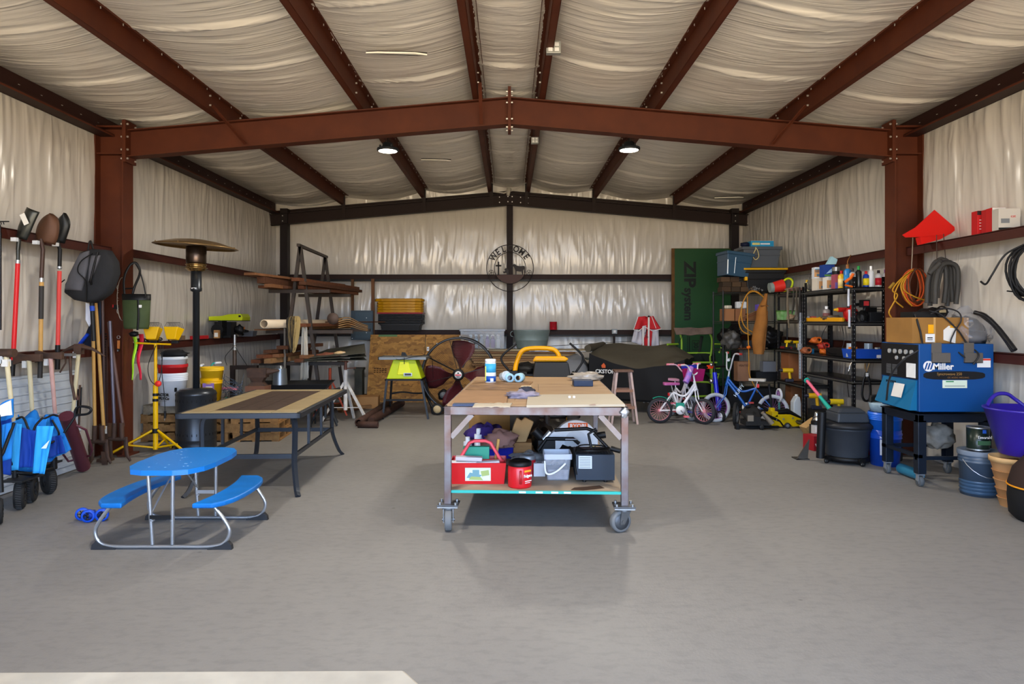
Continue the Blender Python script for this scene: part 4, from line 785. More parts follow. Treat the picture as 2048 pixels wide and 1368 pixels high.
for k in range(5):
    b = B(M('A07C50' if k % 2 else '8A6A44', .7)); b.tube(smooth([(0, 0, .03 + k * .018), (.08, .25, .05 + k * .02), (.18, .55, .0 + k * .012), (.25, .8, -.03 + k * .008)]), .014, 4, flat=.5); tag(b.build('wood_strip', loc=(-2.48, 9.95, 1.36 + k * .012)), 'thin curved wood strip, ' + ('lowest', 'second', 'third', 'fourth', 'highest')[k] + ' of the fan beside the rusty disc', 'wood strip', 'curved wood strips by the rusty disc')
for (x0, y0, x1, y1, z, w, h, m_, lab) in ((-3.18, 10.0, -2.95, 12.4, 0, .16, .04, 3, 'tan board between pipe and disc on the rack middle tier'), (-3.0, 9.9, -2.8, 12.2, .045, .12, .05, 0, 'red-brown board over the tan one on the middle tier'), (-2.9, 11.0, -2.35, 12.6, .10, .15, .02, 2, 'dark thin board reaching towards the grey electric panel')):
    board((x0, y0, 1.355 + z), (x1, y1, 1.355 + z), w, h, WD[m_], lab, 'boards on the rack middle tier')
# rope hank
b = B(M('8E7A52', .9)); 
for k in range(60):
    a = random.uniform(-.10, .10); l = random.uniform(.25, .50); b.m(M(('A08A5A', '2E2922', '74623F')[0 if a > .02 else 1 if k % 3 else 2], .95)); b.tube(smooth([(a * .6, .02, -.05), (a * .5, -.05, .03), (a, -.09, -.02), (a * .8 + random.uniform(-.02, .02), -.09, -l * .6), (a * .4 + random.uniform(-.02, .02) - .01, -.08, -l)], 3), .007, 4)
tag(b.build('rope_hank', loc=(-3.13, 10.0, 1.52)), 'frayed tan and black rope hank hanging over the rack arm', 'rope')
b = B(M('B8B2A4', .25, 0, trans=.3)); 
cloth(b, ((-.035, 0, .5), (.04, 0, .5), (.055, .02, -.3), (-.06, 0, -.35)), .03, 4, 12); tag(b.build('plastic_sheet', loc=(-2.99, 9.98, .95), solid=.002), 'crumpled clear plastic sheet hanging beside the rope hank', 'plastic sheet')
b = B(M('6E675E', .7)); cloth(b, ((-.015, 0, .4), (.015, 0, .4), (.01, .02, -.4), (-.015, 0, -.4)), .02, 6, 8); tag(b.build('strap', loc=(-3.28, 9.98, .98), solid=.002), 'long grey webbing strap hanging left of the rope hank', 'strap')
# lower tier scraps
k = 0
for (x, y, z, l, w, h, rz, m_) in ((-3.6, 9.7, .885, 1.5, .14, .05, -6, 0), (-3.42, 9.65, .885, 1.4, .10, .07, -9, 3), (-3.5, 9.6, .96, 1.6, .12, .05, -12, 0), (-3.35, 9.8, .96, 1.5, .10, .05, -5, 1), (-3.45, 9.75, 1.02, 1.3, .13, .05, -8, 2), (-3.3, 9.9, 1.075, 1.2, .16, .05, -10, 2), (-3.05, 9.9, .885, 1.6, .14, .05, -12, 0), (-2.98, 9.9, .94, 1.5, .13, .05, -12, 1)):
    b = B(WD[m_]); b.box(-w / 2, w / 2, 0, l, 0, h); o = b.build('lumber_offcut', loc=(x, y, z), rz=R(rz)); tag(o, ('long red-brown offcut at the left bottom of the rack lower tier', 'pale thick offcut beside the red one on the lower tier', 'red-brown offcut lying across the first two on the lower tier', 'mid brown narrow offcut near the strap on the lower tier', 'dark offcut second from the top of the lower tier pile', 'dark wide offcut topping the lower tier pile', 'red-brown offcut behind the rope hank on the lower tier', 'brown offcut stacked on the one behind the rope hank')[k], 'board', 'offcuts on the rack lower tier'); k += 1
for i in range(3):
    b = B(M('4A4A40', .5, .3)); b.prism([(0, 0), (.95, .0), (.55, 1.1), (.05, .8)], 0, .006, 'z'); o = b.build('sheet_offcut', loc=(-3.0, 9.85 + i * .05, .90 + i * .018)); o.rotation_euler = (R(5 + i), R(-1 - i * 2), R(-4 * i)); tag(o, ('lowest', 'middle', 'topmost')[i] + ' grey-green tapered metal sheet fanned over the lower rack arm', 'metal sheet', 'sheet offcuts')
# electric panel and strips on the end wall
t = thing('breaker_box', 'slate blue electrical panel door on the end wall girt', 'electrical panel', (-2.80, 13.04, 1.12)); b = B(M('2C3A44', .4, .3)); b.box(-.21, .21, -.05, .05, 0, .56); b.build('enclosure', t, .004); b = B(M('33454F', .4, .3)); b.box(-.12, .19, -.06, -.05, .04, .53); b.m(ZINC)
for x, z in ((-.18, .03), (.18, .03), (.09, .14), (.09, .42)): b.cyl((x, -.066, z), (x, -.058, z), .01, n=8)
b.build('panel_door', t)
b = B(M('5E3F28', .8)); b.box(-.025, .025, -.02, .02, 0, .62); tag(b.build('wood_batten', loc=(-3.0, 13.09, 1.66)), 'short brown batten standing above the left of the electric panel', 'batten')
b = B(M('6A4830', .8)); b.box(-.03, .03, -.02, .02, 0, 1.25); tag(b.build('wood_batten', loc=(-2.61, 13.09, 1.04)), 'long brown batten on the wall right of the electric panel', 'batten')
# anvil, block, wheelbarrow
t = thing('wheelbarrow', 'black wheelbarrow tray with a white printed plate behind the patio table', 'wheelbarrow', (-3.02, 9.62, 0), R(8)); b = B(M('16181B', .4)); b.taper(.38, .62, (.30, .26), (.52, .36)); b.m(M('0B0C0D', .6)).box(-.50, .50, -.34, .34, .605, .622); b.build('tray', t); b = B(M('C8CCD0', .5)); b.at((-.42, -.35, .57), (R(-25), 0, 0)); b.box(-.10, .10, -.005, .0, -.04, .06); b.m(BLACK)
for k in range(5): b.box(-.07 + k * .03, -.055 + k * .03, -.008, -.005, -.02 + .01 * (k % 2), .03)
b.build('printed_plate', t); b = B(BLACK); 
for s_ in (-1, 1): b.tube([(.6, s_ * .28, .5), (-.2, s_ * .22, .34), (-.55, s_ * .06, .2)], .018, 6); b.tube([(.25, s_ * .22, .40), (.25, s_ * .22, 0)], .015, 6)
b.build('frame', t); wheel(t, (-.55, 0, .18), .18, .08, ax='y')
t = thing('anvil', 'blackened steel anvil on a stump behind the tiled table', 'anvil', (-3.33, 9.06, 0)); b = B(M('6E4A38', .8)); b.box(-.13, .13, -.12, .12, .56, .63); b.box(-.08, .08, -.08, .08, 0, .56); b.build('stump', t); b = B(GUNK); b.taper(.63, .68, (.12, .07), (.07, .05)); b.taper(.68, .74, (.07, .05), (.10, .06)); b.taper(.74, .86, (.12, .07), (.13, .07)); b.tube([(.10, 0, .81), (.28, 0, .83)], [.055, .01], 8); b.build('body', t)
b = B(M('6A6F73', .3, .6)); b.cyl((0, 0, .0), (0, 0, .22), .10, .085); b.cyl((0, 0, .22), (0, 0, .26), .05, .03); tag(b.build('gas_tank', loc=(-3.12, 9.30, .62)), 'small dull steel tank standing in the black wheelbarrow', 'tank')
# pipe stands
def pipestand(lab, x, y, h, col, topc, rz, sc=1.0):
    t = thing('pipe_stand', lab, 'pipe stand', (x, y, 0), rz, 'pipe stands'); c = M(col, .5, 0, .3, 12); b = B(c); b.cyl((0, 0, h * .18), (0, 0, h * .82), .030 * sc); b.m(M(topc, .6, .4)).cyl((0, 0, h * .80), (0, 0, h * .97), .024 * sc); b.tube([(-.07, 0, h * .97), (0, 0, h * .93), (.07, 0, h * .97)], .012, 6); b.tube([(0, 0, h * .84), (.14, 0, h * .85)], .008, 6); b.sph((.14, 0, h * .85), .015, 8); b.build('post', t)
    for g in (R(-10), R(190), R(80)): b = B(c); b.tube([(.02 * cos(g), .02 * sin(g), h * .62), (.34 * cos(g) * sc, .30 * sin(g) * sc, .01)], .024 * sc, 4); b.build('leg', t)
    b = B(c); b.tube([(-.2 * sc, 0, h * .22), (.2 * sc, 0, h * .22)], .006, 5); b.build('tie_rod', t); return t
pipestand('white pipe stand with a rusty screw top right of the tiled table', -2.42, 10.1, .93, 'D6D0C8', '6A4030', 0)
pipestand('white and orange pipe stand left of the tall white one', -2.78, 10.6, .92, 'C44A24', 'B8B0A0', R(20), .75)
pipestand('thin steel pipe stand with black legs behind the tiled table corner', -2.62, 9.75, .60, '33363A', '2A2A2C', R(-25), .7)
b = B(M('7A4630', .8, .2)); b.tube(smooth([(-.25, 0, 0), (-.05, 0, .05), (.1, 0, .02), (.22, 0, .06)]), [.03] * 18 + [.02], 8) if False else b.lump((0, 0, .02), (.20, .08, .04), 9, .5); b.m(M('B89A70', .9)).lump((.16, -.02, .05), (.09, .06, .035), 3, .4); b.m(M('C4B4A8', .8)).tube(smooth([(.2, -.03, .03), (.28, -.05, -.02), (.33, -.05, -.09)]), [.05, .05, .045, .04, .04, .035, .035, .03, .03, .02, .02, .015, .01], 7)
tag(b.build('leather_scrap', loc=(-2.66, 10.12, .955)), 'brown and pale leather scraps draped over the pipe stand tops', 'leather')
# pipes on floor and scraps
RU = M('4A2E22', .8, .2, .7, 14, '2E1C15', .4)
def pipe(p, q, r, lab, m_=RU, ends=True):
    p, q = Vector(p), Vector(q); L = (q - p).length; b = B(m_); b.lathe([(r * .7, 0), (r, 0), (r, L), (r * .7, L), (r * .7, 0)], (0, 0, 0), 18, 'y'); o = b.build('rusty_pipe'); o.location = p; d = q - p; o.rotation_euler = (math.atan2(d.z, math.hypot(d.x, d.y)), 0, math.atan2(-d.x, d.y)); return tag(o, lab, 'pipe', 'rusty pipes on the floor')
pipe((-2.12, 9.62, .055), (-2.10, 12.0, .055), .055, 'straight rusty pipe on the floor, farthest from the table saw'); 
b = B(RU); 
for k in range(60): z = k * .04; 
b.lathe([(.045 + (.018 if i % 2 else 0), i * .035) for i in range(60)], (0, 0, 0), 18, 'y'); tag(b.build('auger', loc=(-1.97, 9.75, .065), rz=R(-3)), 'rusty ribbed auger on the floor beside the straight pipe', 'auger')
pipe((-2.10, 9.50, .045), (-1.82, 9.48, .045), .045, 'short rusty pipe lying across the front of the auger')
b = B(CARD); b.box(-.22, .22, -.15, .15, 0, .20); tag(b.build('carton', loc=(-2.45, 11.7, .0), rz=R(5), bev=.004), 'open brown carton on the floor left of the strand board', 'carton')
for k, (x, y, rz, l) in enumerate(((-2.6, 11.3, 60, .55), (-2.55, 11.2, 35, .6), (-2.9, 11.0, 75, .7), (-2.75, 11.55, -50, .5))):
    b = B(WD[3 if k % 2 else 1]); b.box(-l / 2, l / 2, -.045, .045, 0, .04); tag(b.build('lumber_offcut', loc=(x, y, .0 + .045 * k), rz=R(rz)), ('pale offcut lying lowest in front of the open carton', 'brown offcut crossing the lowest one before the carton', 'long offcut on the floor under the lumber rack', 'short offcut topping the small pile before the carton')[k], 'board', 'offcuts on the floor by the rack')
b = B(M('44443A', .6, 0, .4, 8)); b.box(-.07, .07, -.1, .1, 0, .50); b.box(-.085, .085, -.11, .11, .46, .50); tag(b.build('ammo_crate', loc=(-2.76, 12.6, .12)), 'tall grey-green box left of the strand board', 'box')
b = B(WD[2]); b.box(-.15, .15, -.12, .12, 0, .12); tag(b.build('wood_block', loc=(-2.76, 12.6, 0)), 'dark timber block under the grey-green box', 'wood block')
# OSB boards
OSB = bpy.data.materials.new('strand_board'); OSB.use_nodes = True; t_ = OSB.node_tree; bs = t_.nodes['Principled BSDF']; co = t_.nodes.new('ShaderNodeTexCoord'); vo = t_.nodes.new('ShaderNodeTexVoronoi'); vo.inputs['Scale'].default_value = 9; mp = t_.nodes.new('ShaderNodeMapping'); mp.inputs['Scale'].default_value = (1, 1, 2.6)
nz = t_.nodes.new('ShaderNodeTexNoise'); nz.inputs['Scale'].default_value = 4; nz.inputs['Detail'].default_value = 8; mxv = t_.nodes.new('ShaderNodeVectorMath'); mxv.operation = 'ADD'; sc_ = t_.nodes.new('ShaderNodeVectorMath'); sc_.operation = 'SCALE'; sc_.inputs[3].default_value = .6
t_.links.new(co.outputs['Object'], mp.inputs[0]); t_.links.new(co.outputs['Object'], nz.inputs['Vector']); t_.links.new(nz.outputs['Color'], sc_.inputs[0]); t_.links.new(mp.outputs[0], mxv.inputs[0]); t_.links.new(sc_.outputs[0], mxv.inputs[1]); t_.links.new(mxv.outputs[0], vo.inputs['Vector'])
rr = t_.nodes.new('ShaderNodeValToRGB'); rr.color_ramp.elements[0].color = (*lin('6E4718'), 1); rr.color_ramp.elements[1].color = (*lin('BC8840'), 1); e = rr.color_ramp.elements.new(.45); e.color = (*lin('9A6C2C'), 1); t_.links.new(vo.outputs['Color'], rr.inputs[0]); t_.links.new(rr.outputs[0], bs.inputs['Base Color']); bs.inputs['Roughness'].default_value = .7
for x0, x1, lab in ((-2.60, -1.57, 'left sheet of tan strand board leaning on the end wall'), (-1.56, -.52, 'right sheet of tan strand board behind the drum fan')):
    t = thing('strand_board', lab, 'strand board', ((x0 + x1) / 2, 12.45, 0), rot=(R(-17), 0, 0)); w = (x1 - x0) / 2; b = B(OSB); b.box(-w, w, 0, .014, 0, 1.28); b.build('sheet', t)
    if x0 < -2:
        b = B(M('3A2610', .8))
        for i in range(5):
            for j in range(3): b.box(-w + .10 + i * .05, -w + .135 + i * .05, -.002, 0, .55 + j * .035, .565 + j * .035)
        b.build('printed_stamp', t); b = B(M('5E7A50', .8)); b.box(-w + .15, -w + .5, -.001, 0, 1.24, 1.28); b.build('green_smear', t)
b = B(WHITE); b.box(-.02, .02, -.008, 0, -.035, .035); b.m(BLACK).box(-.006, .006, -.010, -.008, -.01, .015); tag(b.build('price_tag', loc=(-1.43, 12.05, .99)), 'small white tag on the strand board left of the fan', 'tag')
# ================================================================ CENTRE
def PZ(x, y, Z):
    Y = (1.5 - Z) * F / (y - 640); return Vector(((x - 1018) * Y / F, Y, Z))
# nested totes
def tote_body(b, w, d, h, rim=.02, z=0, tp=.86):
    b.taper(z, z + h * .97, (w / 2 * tp, d / 2 * tp), (w / 2, d / 2)); b.cb((0, 0, z + h - .015), (w + rim * 2, d + rim * 2, .03))
for i in range(6):
    b = B(M('0E0F12', .5)); w, d = .78, .36
    if i == 0: b.taper(0, .13, (w / 2 * .9, d / 2 * .9), (w / 2 * .95, d / 2))
    b.taper(.10, .13, (w / 2 * .98, d / 2), (w / 2, d / 2)); b.cb((0, 0, .145), (w + .04, d + .04, .02))
    for s_ in (-1, 1): b.cb((s_ * (w / 2 + .03), 0, .13), (.03, .12, .02))
    tag(b.build('storage_tote', loc=(-2.03, 12.91, 1.30 + i * .031), bev=.004), ('lowest', 'second lowest', 'third from bottom', 'fourth from bottom', 'fifth from bottom', 'topmost')[i] + ' black tote of the nested stack above the strand board', 'tote', 'nested black totes')
b = B(M('8E1A24', .45)); b.cb((-.005, 0, .0), (.85, .41, .026)); tag(b.build('tote_cover', loc=(-2.03, 12.91, 1.30 + 6 * .031 + .142), bev=.005), 'dark red tote lid between the black totes and the yellow lids', 'lid')
for i in range(5):
    b = B(M('B88200', .5, 0, .2, 5)); w = .87 if i < 4 else .92; b.prism(rsmooth([(-w / 2, -.2), (w / 2, -.2), (w / 2, .2), (-w / 2, .2)], 2), 0, .045, 'z'); b.prism(rsmooth([(-w / 2 + .03, -.17), (w / 2 - .03, -.17), (w / 2 - .03, .17), (-w / 2 + .03, .17)], 1), .045, .055, 'z')
    tag(b.build('tote_cover', loc=(-2.05 - (.015 if i == 4 else 0), 12.91, 1.642 + i * .05 + (.006 if i == 4 else 0)), bev=.004), ('lowest', 'second', 'third', 'fourth', 'topmost and widest')[i] + ' yellow tote lid of the stack above the strand board', 'lid', 'yellow tote lids')
# table saw
t = thing('table_saw', 'lime green table saw on splayed black legs before the strand board', 'table saw', (-1.60, 10.62, 0)); b = B(M('75797A', .5, .5)); b.box(-.38, .34, -.25, .25, .895, .935); b.m(BLACK).box(-.39, -.38, -.26, .26, .89, .94); b.build('saw_table', t, .003)
b = B(M('B3C400', .45)); b.taper(.60, .895, (.27, .22), (.17, .19), (.0, 0)); b.m(M('DDE02A', .4)); b.prism([(-.11, .66), (.11, .66), (.07, .86), (-.07, .86)], -.225, -.2); b.build('body', t, .02)
b = B(ZINC); b.cb((.06, -.228, .67), (.13, .008, .05)); b.m(M('33363A', .4)).box(.01, .11, -.233, -.231, .655, .685); b.build('name_plate', t, .003)
b = B(BLACK); b.box(-.29, .28, -.24, -.22, .575, .60); b.box(-.29, .28, .22, .24, .575, .60); b.box(-.29, -.27, -.24, .24, .575, .60); b.box(.26, .28, -.24, .24, .575, .60)
b.box(-.28, .3, -.27, -.255, .27, .30); b.tube(smooth([(-.27, .25, .33), (-.1, .27, .35), (.1, .27, .33), (.28, .25, .34)]), .014, 6); b.build('cross_bar', t)
for sx_ in (-1, 1):
    for sy_ in (-1, 1): b = B(BLK_METAL); b.tube([(sx_ * .26, sy_ * .22, .60), (sx_ * (.31 if sx_ < 0 else .38), sy_ * .30, .0)], [.024, .02], 4); b.build('leg', t)
b = B(BLACK); b.tube(smooth([(-.18, -.1, .945), (-.10, -.27, .90), (0, -.28, .905), (.1, -.27, .93), (.25, -.25, .955), (.4, -.1, .93), (.42, 0, .6)]), .005, 5); b.prism([(-.06, .95), (.03, .945), (.0, 1.0), (-.05, 1.005)], -.12, -.08); b.cyl((.01, -.262, .83), (.01, -.262, .93), .005); b.build('power_cord', t)
# drum fan
t = thing('drum_fan', 'large black drum fan with maroon blades standing behind the work table', 'fan', (-.80, 10.95, 0)); r0 = .585; c = Vector((0, 0, .635))
b = B(M('1D1E20', .35, .3)); b.lathe([(r0 - .02, -.13), (r0, -.14), (r0 + .012, -.13), (r0 + .002, -.11), (r0, .13), (r0 + .01, .15), (r0 - .015, .14), (r0 - .012, 0), (r0 - .02, -.13)], tuple(c), 56, 'y'); b.build('drum', t)
b = B(M('2A2A2C', .35, .5))
for k in range(3, 26): rr_ = r0 * k / 26; b.tube([(c.x + rr_ * cos(g), -.145 - .03 * (1 - k / 26), c.z + rr_ * sin(g)) for g in [i * 2 * pi / 40 for i in range(40)]], .0024, 3, closed=True)
for k in range(4): g = k * pi / 2 + .25; b.tube([(c.x + .1 * cos(g), -.18, c.z + .1 * sin(g)), (c.x + r0 * cos(g), -.145, c.z + r0 * sin(g))], .005, 5)
for k in range(4): g = k * pi / 2 + 1.1; b.tube([(c.x + .1 * cos(g), .13, c.z + .1 * sin(g)), (c.x + r0 * cos(g), .13, c.z + r0 * sin(g))], .012, 5)
b.build('guard', t); 
for k in range(4):
    g0 = pi / 2 - .15 + k * pi / 2 + (.25 if k == 1 else 0); b = B(M('561A20', .4, 0, .3, 6, '3E1418'))
    def fn(i, j, g0=g0):
        rr_ = .08 + .46 * i; ww = (.32 + .62 * min(1, i * 2.0)) * (1 - .18 * max(0, i - .8) / .2); g = g0 + (j - .5) * ww * (1.15 - .25 * i); return (c.x + rr_ * cos(g), -.03 + (j - .5) * .16, c.z + rr_ * sin(g))
    b.grid(fn, 10, 6); b.build('blade', t, solid=.004)
b = B(BLACK); b.lathe([(.001, -.205), (.085, -.20), (.095, -.19), (.095, -.16), (.06, -.15), (.06, .10), (.001, .10)], tuple(c), 28, 'y'); hb_ = b.build('hub', t); b = B(WHITE); b.lathe([(.001, -.208), (.058, -.206), (.058, -.204), (.001, -.204)], tuple(c), 24, 'y'); b.m(M('C03038', .5)); b.cb((c.x, -.2095, c.z - .002), (.09, .002, .02)); b.m(BLACK); b.cb((c.x, -.2095, c.z - .03), (.05, .002, .012)); b.cb((c.x, -.2095, c.z + .028), (.03, .002, .02)); b.build('badge', hb_)
b = B(BLACK); b.box(-.5, .5, -.12, -.09, .05, .08) if False else None; b.tube([(-.55, 0, .35), (-.42, -.14, .12), (-.30, -.16, .08)], .022, 6); b.tube([(.55, 0, .35), (.40, -.14, .05)], .022, 6); b.tube([(-.35, .15, .08), (.35, .15, .05)], .02, 6); b.tube([(-.35, -.15, .08), (.35, -.15, .05)], .02, 6); b.lump((-.25, .0, .30), (.09, .08, .09), 2, .2); b.m(GREY).lathe([(.001, -.11), (.05, -.1), (.06, .0), (.001, .02)], (-.25, 0, .30), 16, 'y'); b.m(ZINC).tube([(-.16, -.1, .18), (-.24, -.1, .10)], .007, 5); b.build('stand', t)
for x in (-.33, .33): wheel(t, (x, -.19, .095), .092, .05, M('1A1A1A', .7), M('B8A27A', .5), 'y', 'wheel', .68)
for g in (1.55, 2.2, 2.9, .7): b = B(ZINC); b.cyl((c.x + (r0 + .01) * cos(g), -.02, c.z + (r0 + .01) * sin(g)), (c.x + (r0 + .028) * cos(g), -.02, c.z + (r0 + .028) * sin(g)), .012, n=6); b.build('rim_bolt', t)
ORD = 'first second third fourth fifth sixth seventh eighth ninth tenth eleventh twelfth thirteenth fourteenth fifteenth sixteenth seventeenth eighteenth'.split()
# lumber stack behind the fan
for k in range(22):
    z = k * .044; top = k > 17; l0, l1 = (-.62 + random.uniform(-.1, .05), 1.05 + random.uniform(-.12, .1)) if not top else (-.70 + random.uniform(-.1, .1), 1.55 + random.uniform(-.5, .15))
    wm_ = M(random.choice(('A8825A', 'B58D60', '9A734C', 'BF9A6A')) if not top else ('8A6A45', '9C855F', '74563A', 'A89A78')[k - 18], .7, 0, .5, 5, '7A5636', .1, (1, 6, 6)); b = B(wm_); b.box(l0, l1, -.20 + random.uniform(-.02, .02), .05, 0, .038); tag(b.build('lumber_board', loc=(0, 12.75, z), bev=.003), (f'pale pine board in the flat lumber pile behind the mower, {ORD[k]} from the floor' if not top else ('long brown board under the clear bin on the lumber pile', 'long tan board second from the top of the lumber pile', 'dark trim board near the top of the lumber pile', 'topmost weathered board under the metal tub')[k - 18]), 'board', 'flat lumber pile')
ZL = 22 * .044 + .001
for (y0, z0, x1, z1, r_, m_) in ((12.60, .80, 2.1, .78, .010, ZINC), (12.56, .93, 2.0, .92, .012, ALU), (12.52, .70, 2.2, .62, .005, BLK_METAL), (12.62, .99, 2.5, 1.12, .005, BLK_METAL)):
    b = B(m_); b.tube([(.3, y0, z0), (x1, y0, z1)], r_, 6); tag(b.build('metal_rod'), {.80: 'silver conduit on the lumber pile, lowest of the metal rods', .93: 'bright square conduit lying below the metal tub', .70: 'thin dark rod sagging right of the lumber pile', .99: 'thin dark wire rising right to the end wall girt'}[z0], 'rod')
b = B(M('C8C4B8', .5)); b.lathe([(.022, 0), (.036, 0), (.036, .3), (.022, .3), (.022, 0)], (0, 0, 0), 18, 'y'); tag(b.build('pipe_offcut', loc=(.45, 12.38, .975)), 'short white pipe end pointing out of the lumber pile under the tub', 'pipe')
# clear bin with bottles, tub, mug
t = thing('clear_storage_bin', 'clear plastic bin of spray bottles left of the centre post', 'bin', (-.49, 12.72, ZL)); b = B(M('B7BCC4', .15, 0, alpha=.22)); w = .40
for (x0, x1, y0, y1) in ((-w, w, -.20, -.195), (-w, w, .195, .20), (-w, -w + .005, -.2, .2), (w - .005, w, -.2, .2)): b.box(x0, x1, y0, y1, 0, .33)
b.box(-w, w, -.2, .2, 0, .005); b.build('bin_body', t); b = B(M('9A9DA4', .3, 0, alpha=.8)); b.box(-w - .02, w + .02, -.22, .22, .325, .365); b.build('lid', t, .006)
for k, (x, col, lab) in enumerate(((-.22, 'B8C4CC', 'grey'), (-.12, '9FB8C8', 'pale blue'), (-.02, 'A8B4C0', 'blue-grey'), (.09, '6A4A8E', 'purple'), (.19, '5E3E86', 'dark purple'), (.29, 'C8D0D4', 'white'))):
    b = B(M(col, .4)); b.cb((0, 0, .09), (.075, .06, .17)); b.cyl((0, 0, .17), (0, 0, .23), .02); b.m(WHITE).prism([(-.04, .22), (.03, .22), (.03, .255), (-.02, .26)], -.015, .015); tag(b.build('spray_bottle', loc=(-.49 + x, 12.66, ZL + .008), bev=.008), lab + ' spray bottle standing inside the clear bin', 'bottle', 'bottles in the clear bin')
t = thing('washtub', 'oval galvanised metal washtub on the lumber pile right of the post', 'tub', (.42, 12.70, ZL)); b = B(M('7F8C87', .45, .25, .4, 6, '66736F')); b.at(sc=(1, .62, 1)); b.lathe([(.001, .005), (.27, .0), (.28, .03), (.305, .15), (.31, .155), (.309, .165), (.33, .28), (.335, .285), (.34, .335), (.35, .345), (.335, .345), (.30, .15), (.27, .02), (.001, .02)], n=44); b.build('body', t); b = B(M('7C8A84', .35, .7)); b.tube(arc((-.345, 0, .27), .05, pi * .5, pi * 1.5, 8), .006, 6); b.build('handle', t)
t = thing('red_mug', 'red enamel mug on the end wall girt right of the washtub', 'mug', (.85, 13.10, 1.312)); b = B(M('A31220', .35)); b.lathe([(.001, 0), (.068, .0), (.072, .01), (.072, .15), (.075, .155), (.068, .155), (.066, .01), (.001, .01)]); b.build('body', t); b = B(M('A31220', .35)); b.tube([(.03 * cos(0) - .01 + .0, -.072, .12), (-.015, -.105, .12), (-.015, -.105, .05), (-.01, -.072, .045)], .007, 6); b.build('handle', t)
# yellow mower
t = thing('riding_mower', 'yellow riding mower with black steering levers behind the work table', 'mower', (.42, 9.75, 0)); MY = M('D79500', .4); b = B(MY); b.tube(smooth([(-.34, -.25, .78), (-.31, -.22, .92), (-.24, -.2, 1.06), (-.12, -.2, 1.10), (.12, -.2, 1.10), (.24, -.2, 1.06), (.31, -.22, .92), (.35, -.25, .80)], 5), .034, 8); b.build('roll_bar', t)
b = B(MY); b.box(-.30, .35, -.45, .45, .30, .68); b.prism([(-.10, .93), (.36, .93), (.40, .97), (.34, 1.0), (-.06, 1.0)], -.44, -.30); b.box(-.34, -.05, -.50, -.3, .66, .72); b.build('body', t, .02)
b = B(M('2C2B2A', .6)); b.prism([(-.10, .66), (.42, .66), (.38, .92), (-.06, .92)], -.47, -.2); b.m(BLACK); b.lump((-.2, -.1, .80), (.18, .15, .10), 5, .3); b.box(-.34, .40, -.3, .5, .55, .75); b.build('seat_console', t, .015)
b = B(BLACK)
for pts in ([(-.32, -.3, 1.17), (-.50, -.3, 1.02), (-.52, -.3, .93), (-.42, -.3, .80)], [(.42, -.3, 1.18), (.58, -.3, 1.03), (.60, -.3, .93), (.50, -.3, .77)]):
    b = B(BLACK); b.tube(smooth(pts), .016, 8); b.tube([pts[3], (pts[3][0] * .86, -.28, .66)], .045, 6); b.build('steering_lever', t)
b = B(BLACK); b.prism([(-.50, .80), (-.30, .80), (-.28, .68), (-.44, .64)], -.36, -.28); b.build('lever_housing', t, .01); b = B(BLACK); b.prism([(.26, .97), (.40, .90), (.44, .68), (.36, .66)], -.36, -.3); b.build('lever_housing', t, .01)
for x, y, r_ in ((-.42, .25, .24), (.50, .25, .24), (-.36, -.45, .14), (.44, -.45, .14)): wheel(t, (x, y, r_), r_, .16, M('1C1B1A', .8), M('C08A10', .4), 'x')
b = B(BLK_METAL); b.box(-.5, .58, -.25, .2, .12, .26); b.build('mower_deck', t, .03)
# machine cover, drill press
b = B(M('6E7074', .55, 0, .3, 5, '585A60', .2)); b.lump((0, 0, .42), (.38, .34, .46), 12, .3, 22, 1.8, 0.0); tag(b.build('machine_cover', loc=(1.06, 11.6, 0)), 'grey fabric machine cover behind the mower, left of the drill press', 'cover')
t = thing('drill_press', 'dark drill press on thin black legs beside the covered grill', 'drill press', (1.58, 12.12, 0)); b = B(M('4C5048', .4, .5)); b.box(-.16, .16, -.12, .12, 1.04, 1.07); b.box(-.10, .10, -.1, .1, .88, 1.04); b.box(-.22, .10, -.12, .12, .80, .83); b.cyl((0, 0, .45), (0, 0, 1.0), .05); b.box(-.06, .08, -.1, .1, .55, .72); b.build('head', t, .006)
b = B(BLACK); b.box(-.2, .2, -.15, .15, .43, .46)
for x in (-.16, .16): b.tube([(x * .6, -.1, .74), (x, -.12, 0)], .016, 5); b.tube([(x * .7, .12, .44), (x, .14, 0)], .016, 5)
b.m(RED).cb((.12, -.12, .70), (.04, .02, .05)); b.build('stand', t)
# covered grill
GC = M('4A4437', .8, 0, .35, 3, '3A352B', .3); GB = M('111113', .75, 0, .3, 4, '0B0B0D', .3)
t = thing('covered_grill', 'flat top grill under a black cover with a faded khaki top', 'grill', (2.20, 11.32, 0), R(-26))
def fn(i, j):
    x = -.78 + 1.56 * i; y = -.38 + .76 * j; z = 1.08 + .02 * sin(i * 9) * j - (1 - j) * (.13 + .22 * sin(pi * min(1, i * .9))) - .20 * max(0, (i - .72) / .28) ** 1.5 * j + .035 * noise.noise(Vector((i * 5, j * 3, 2)))
    return (x, y, z)
b = B(GC); b.grid(fn, 24, 12); b.tube([(-.80, -.40, 1.03), (-.80, .40, 1.06)], .06, 10); b.build('cover_top', t)
b = B(GB)
def side(p0, p1, n=20, seed=0):
    def g(i, j):
        u = p0[0] + (p1[0] - p0[0]) * i, p0[1] + (p1[1] - p0[1]) * i; zt = fn(u[0], u[1])[2]; x, y, _ = fn(*u); f_ = .045 * noise.noise(Vector((i * 5, j * .8, seed))) * min(1, j * 3) + .03 * j
        nx, ny = (0, -1) if p0[1] == p1[1] == 0 else (0, 1) if p0[1] == p1[1] == 1 else (-1, 0) if p0[0] == 0 else (1, 0); return (x + nx * f_, y + ny * f_, zt * (1 - j) + .22 * j)
    b.grid(g, n, 10)
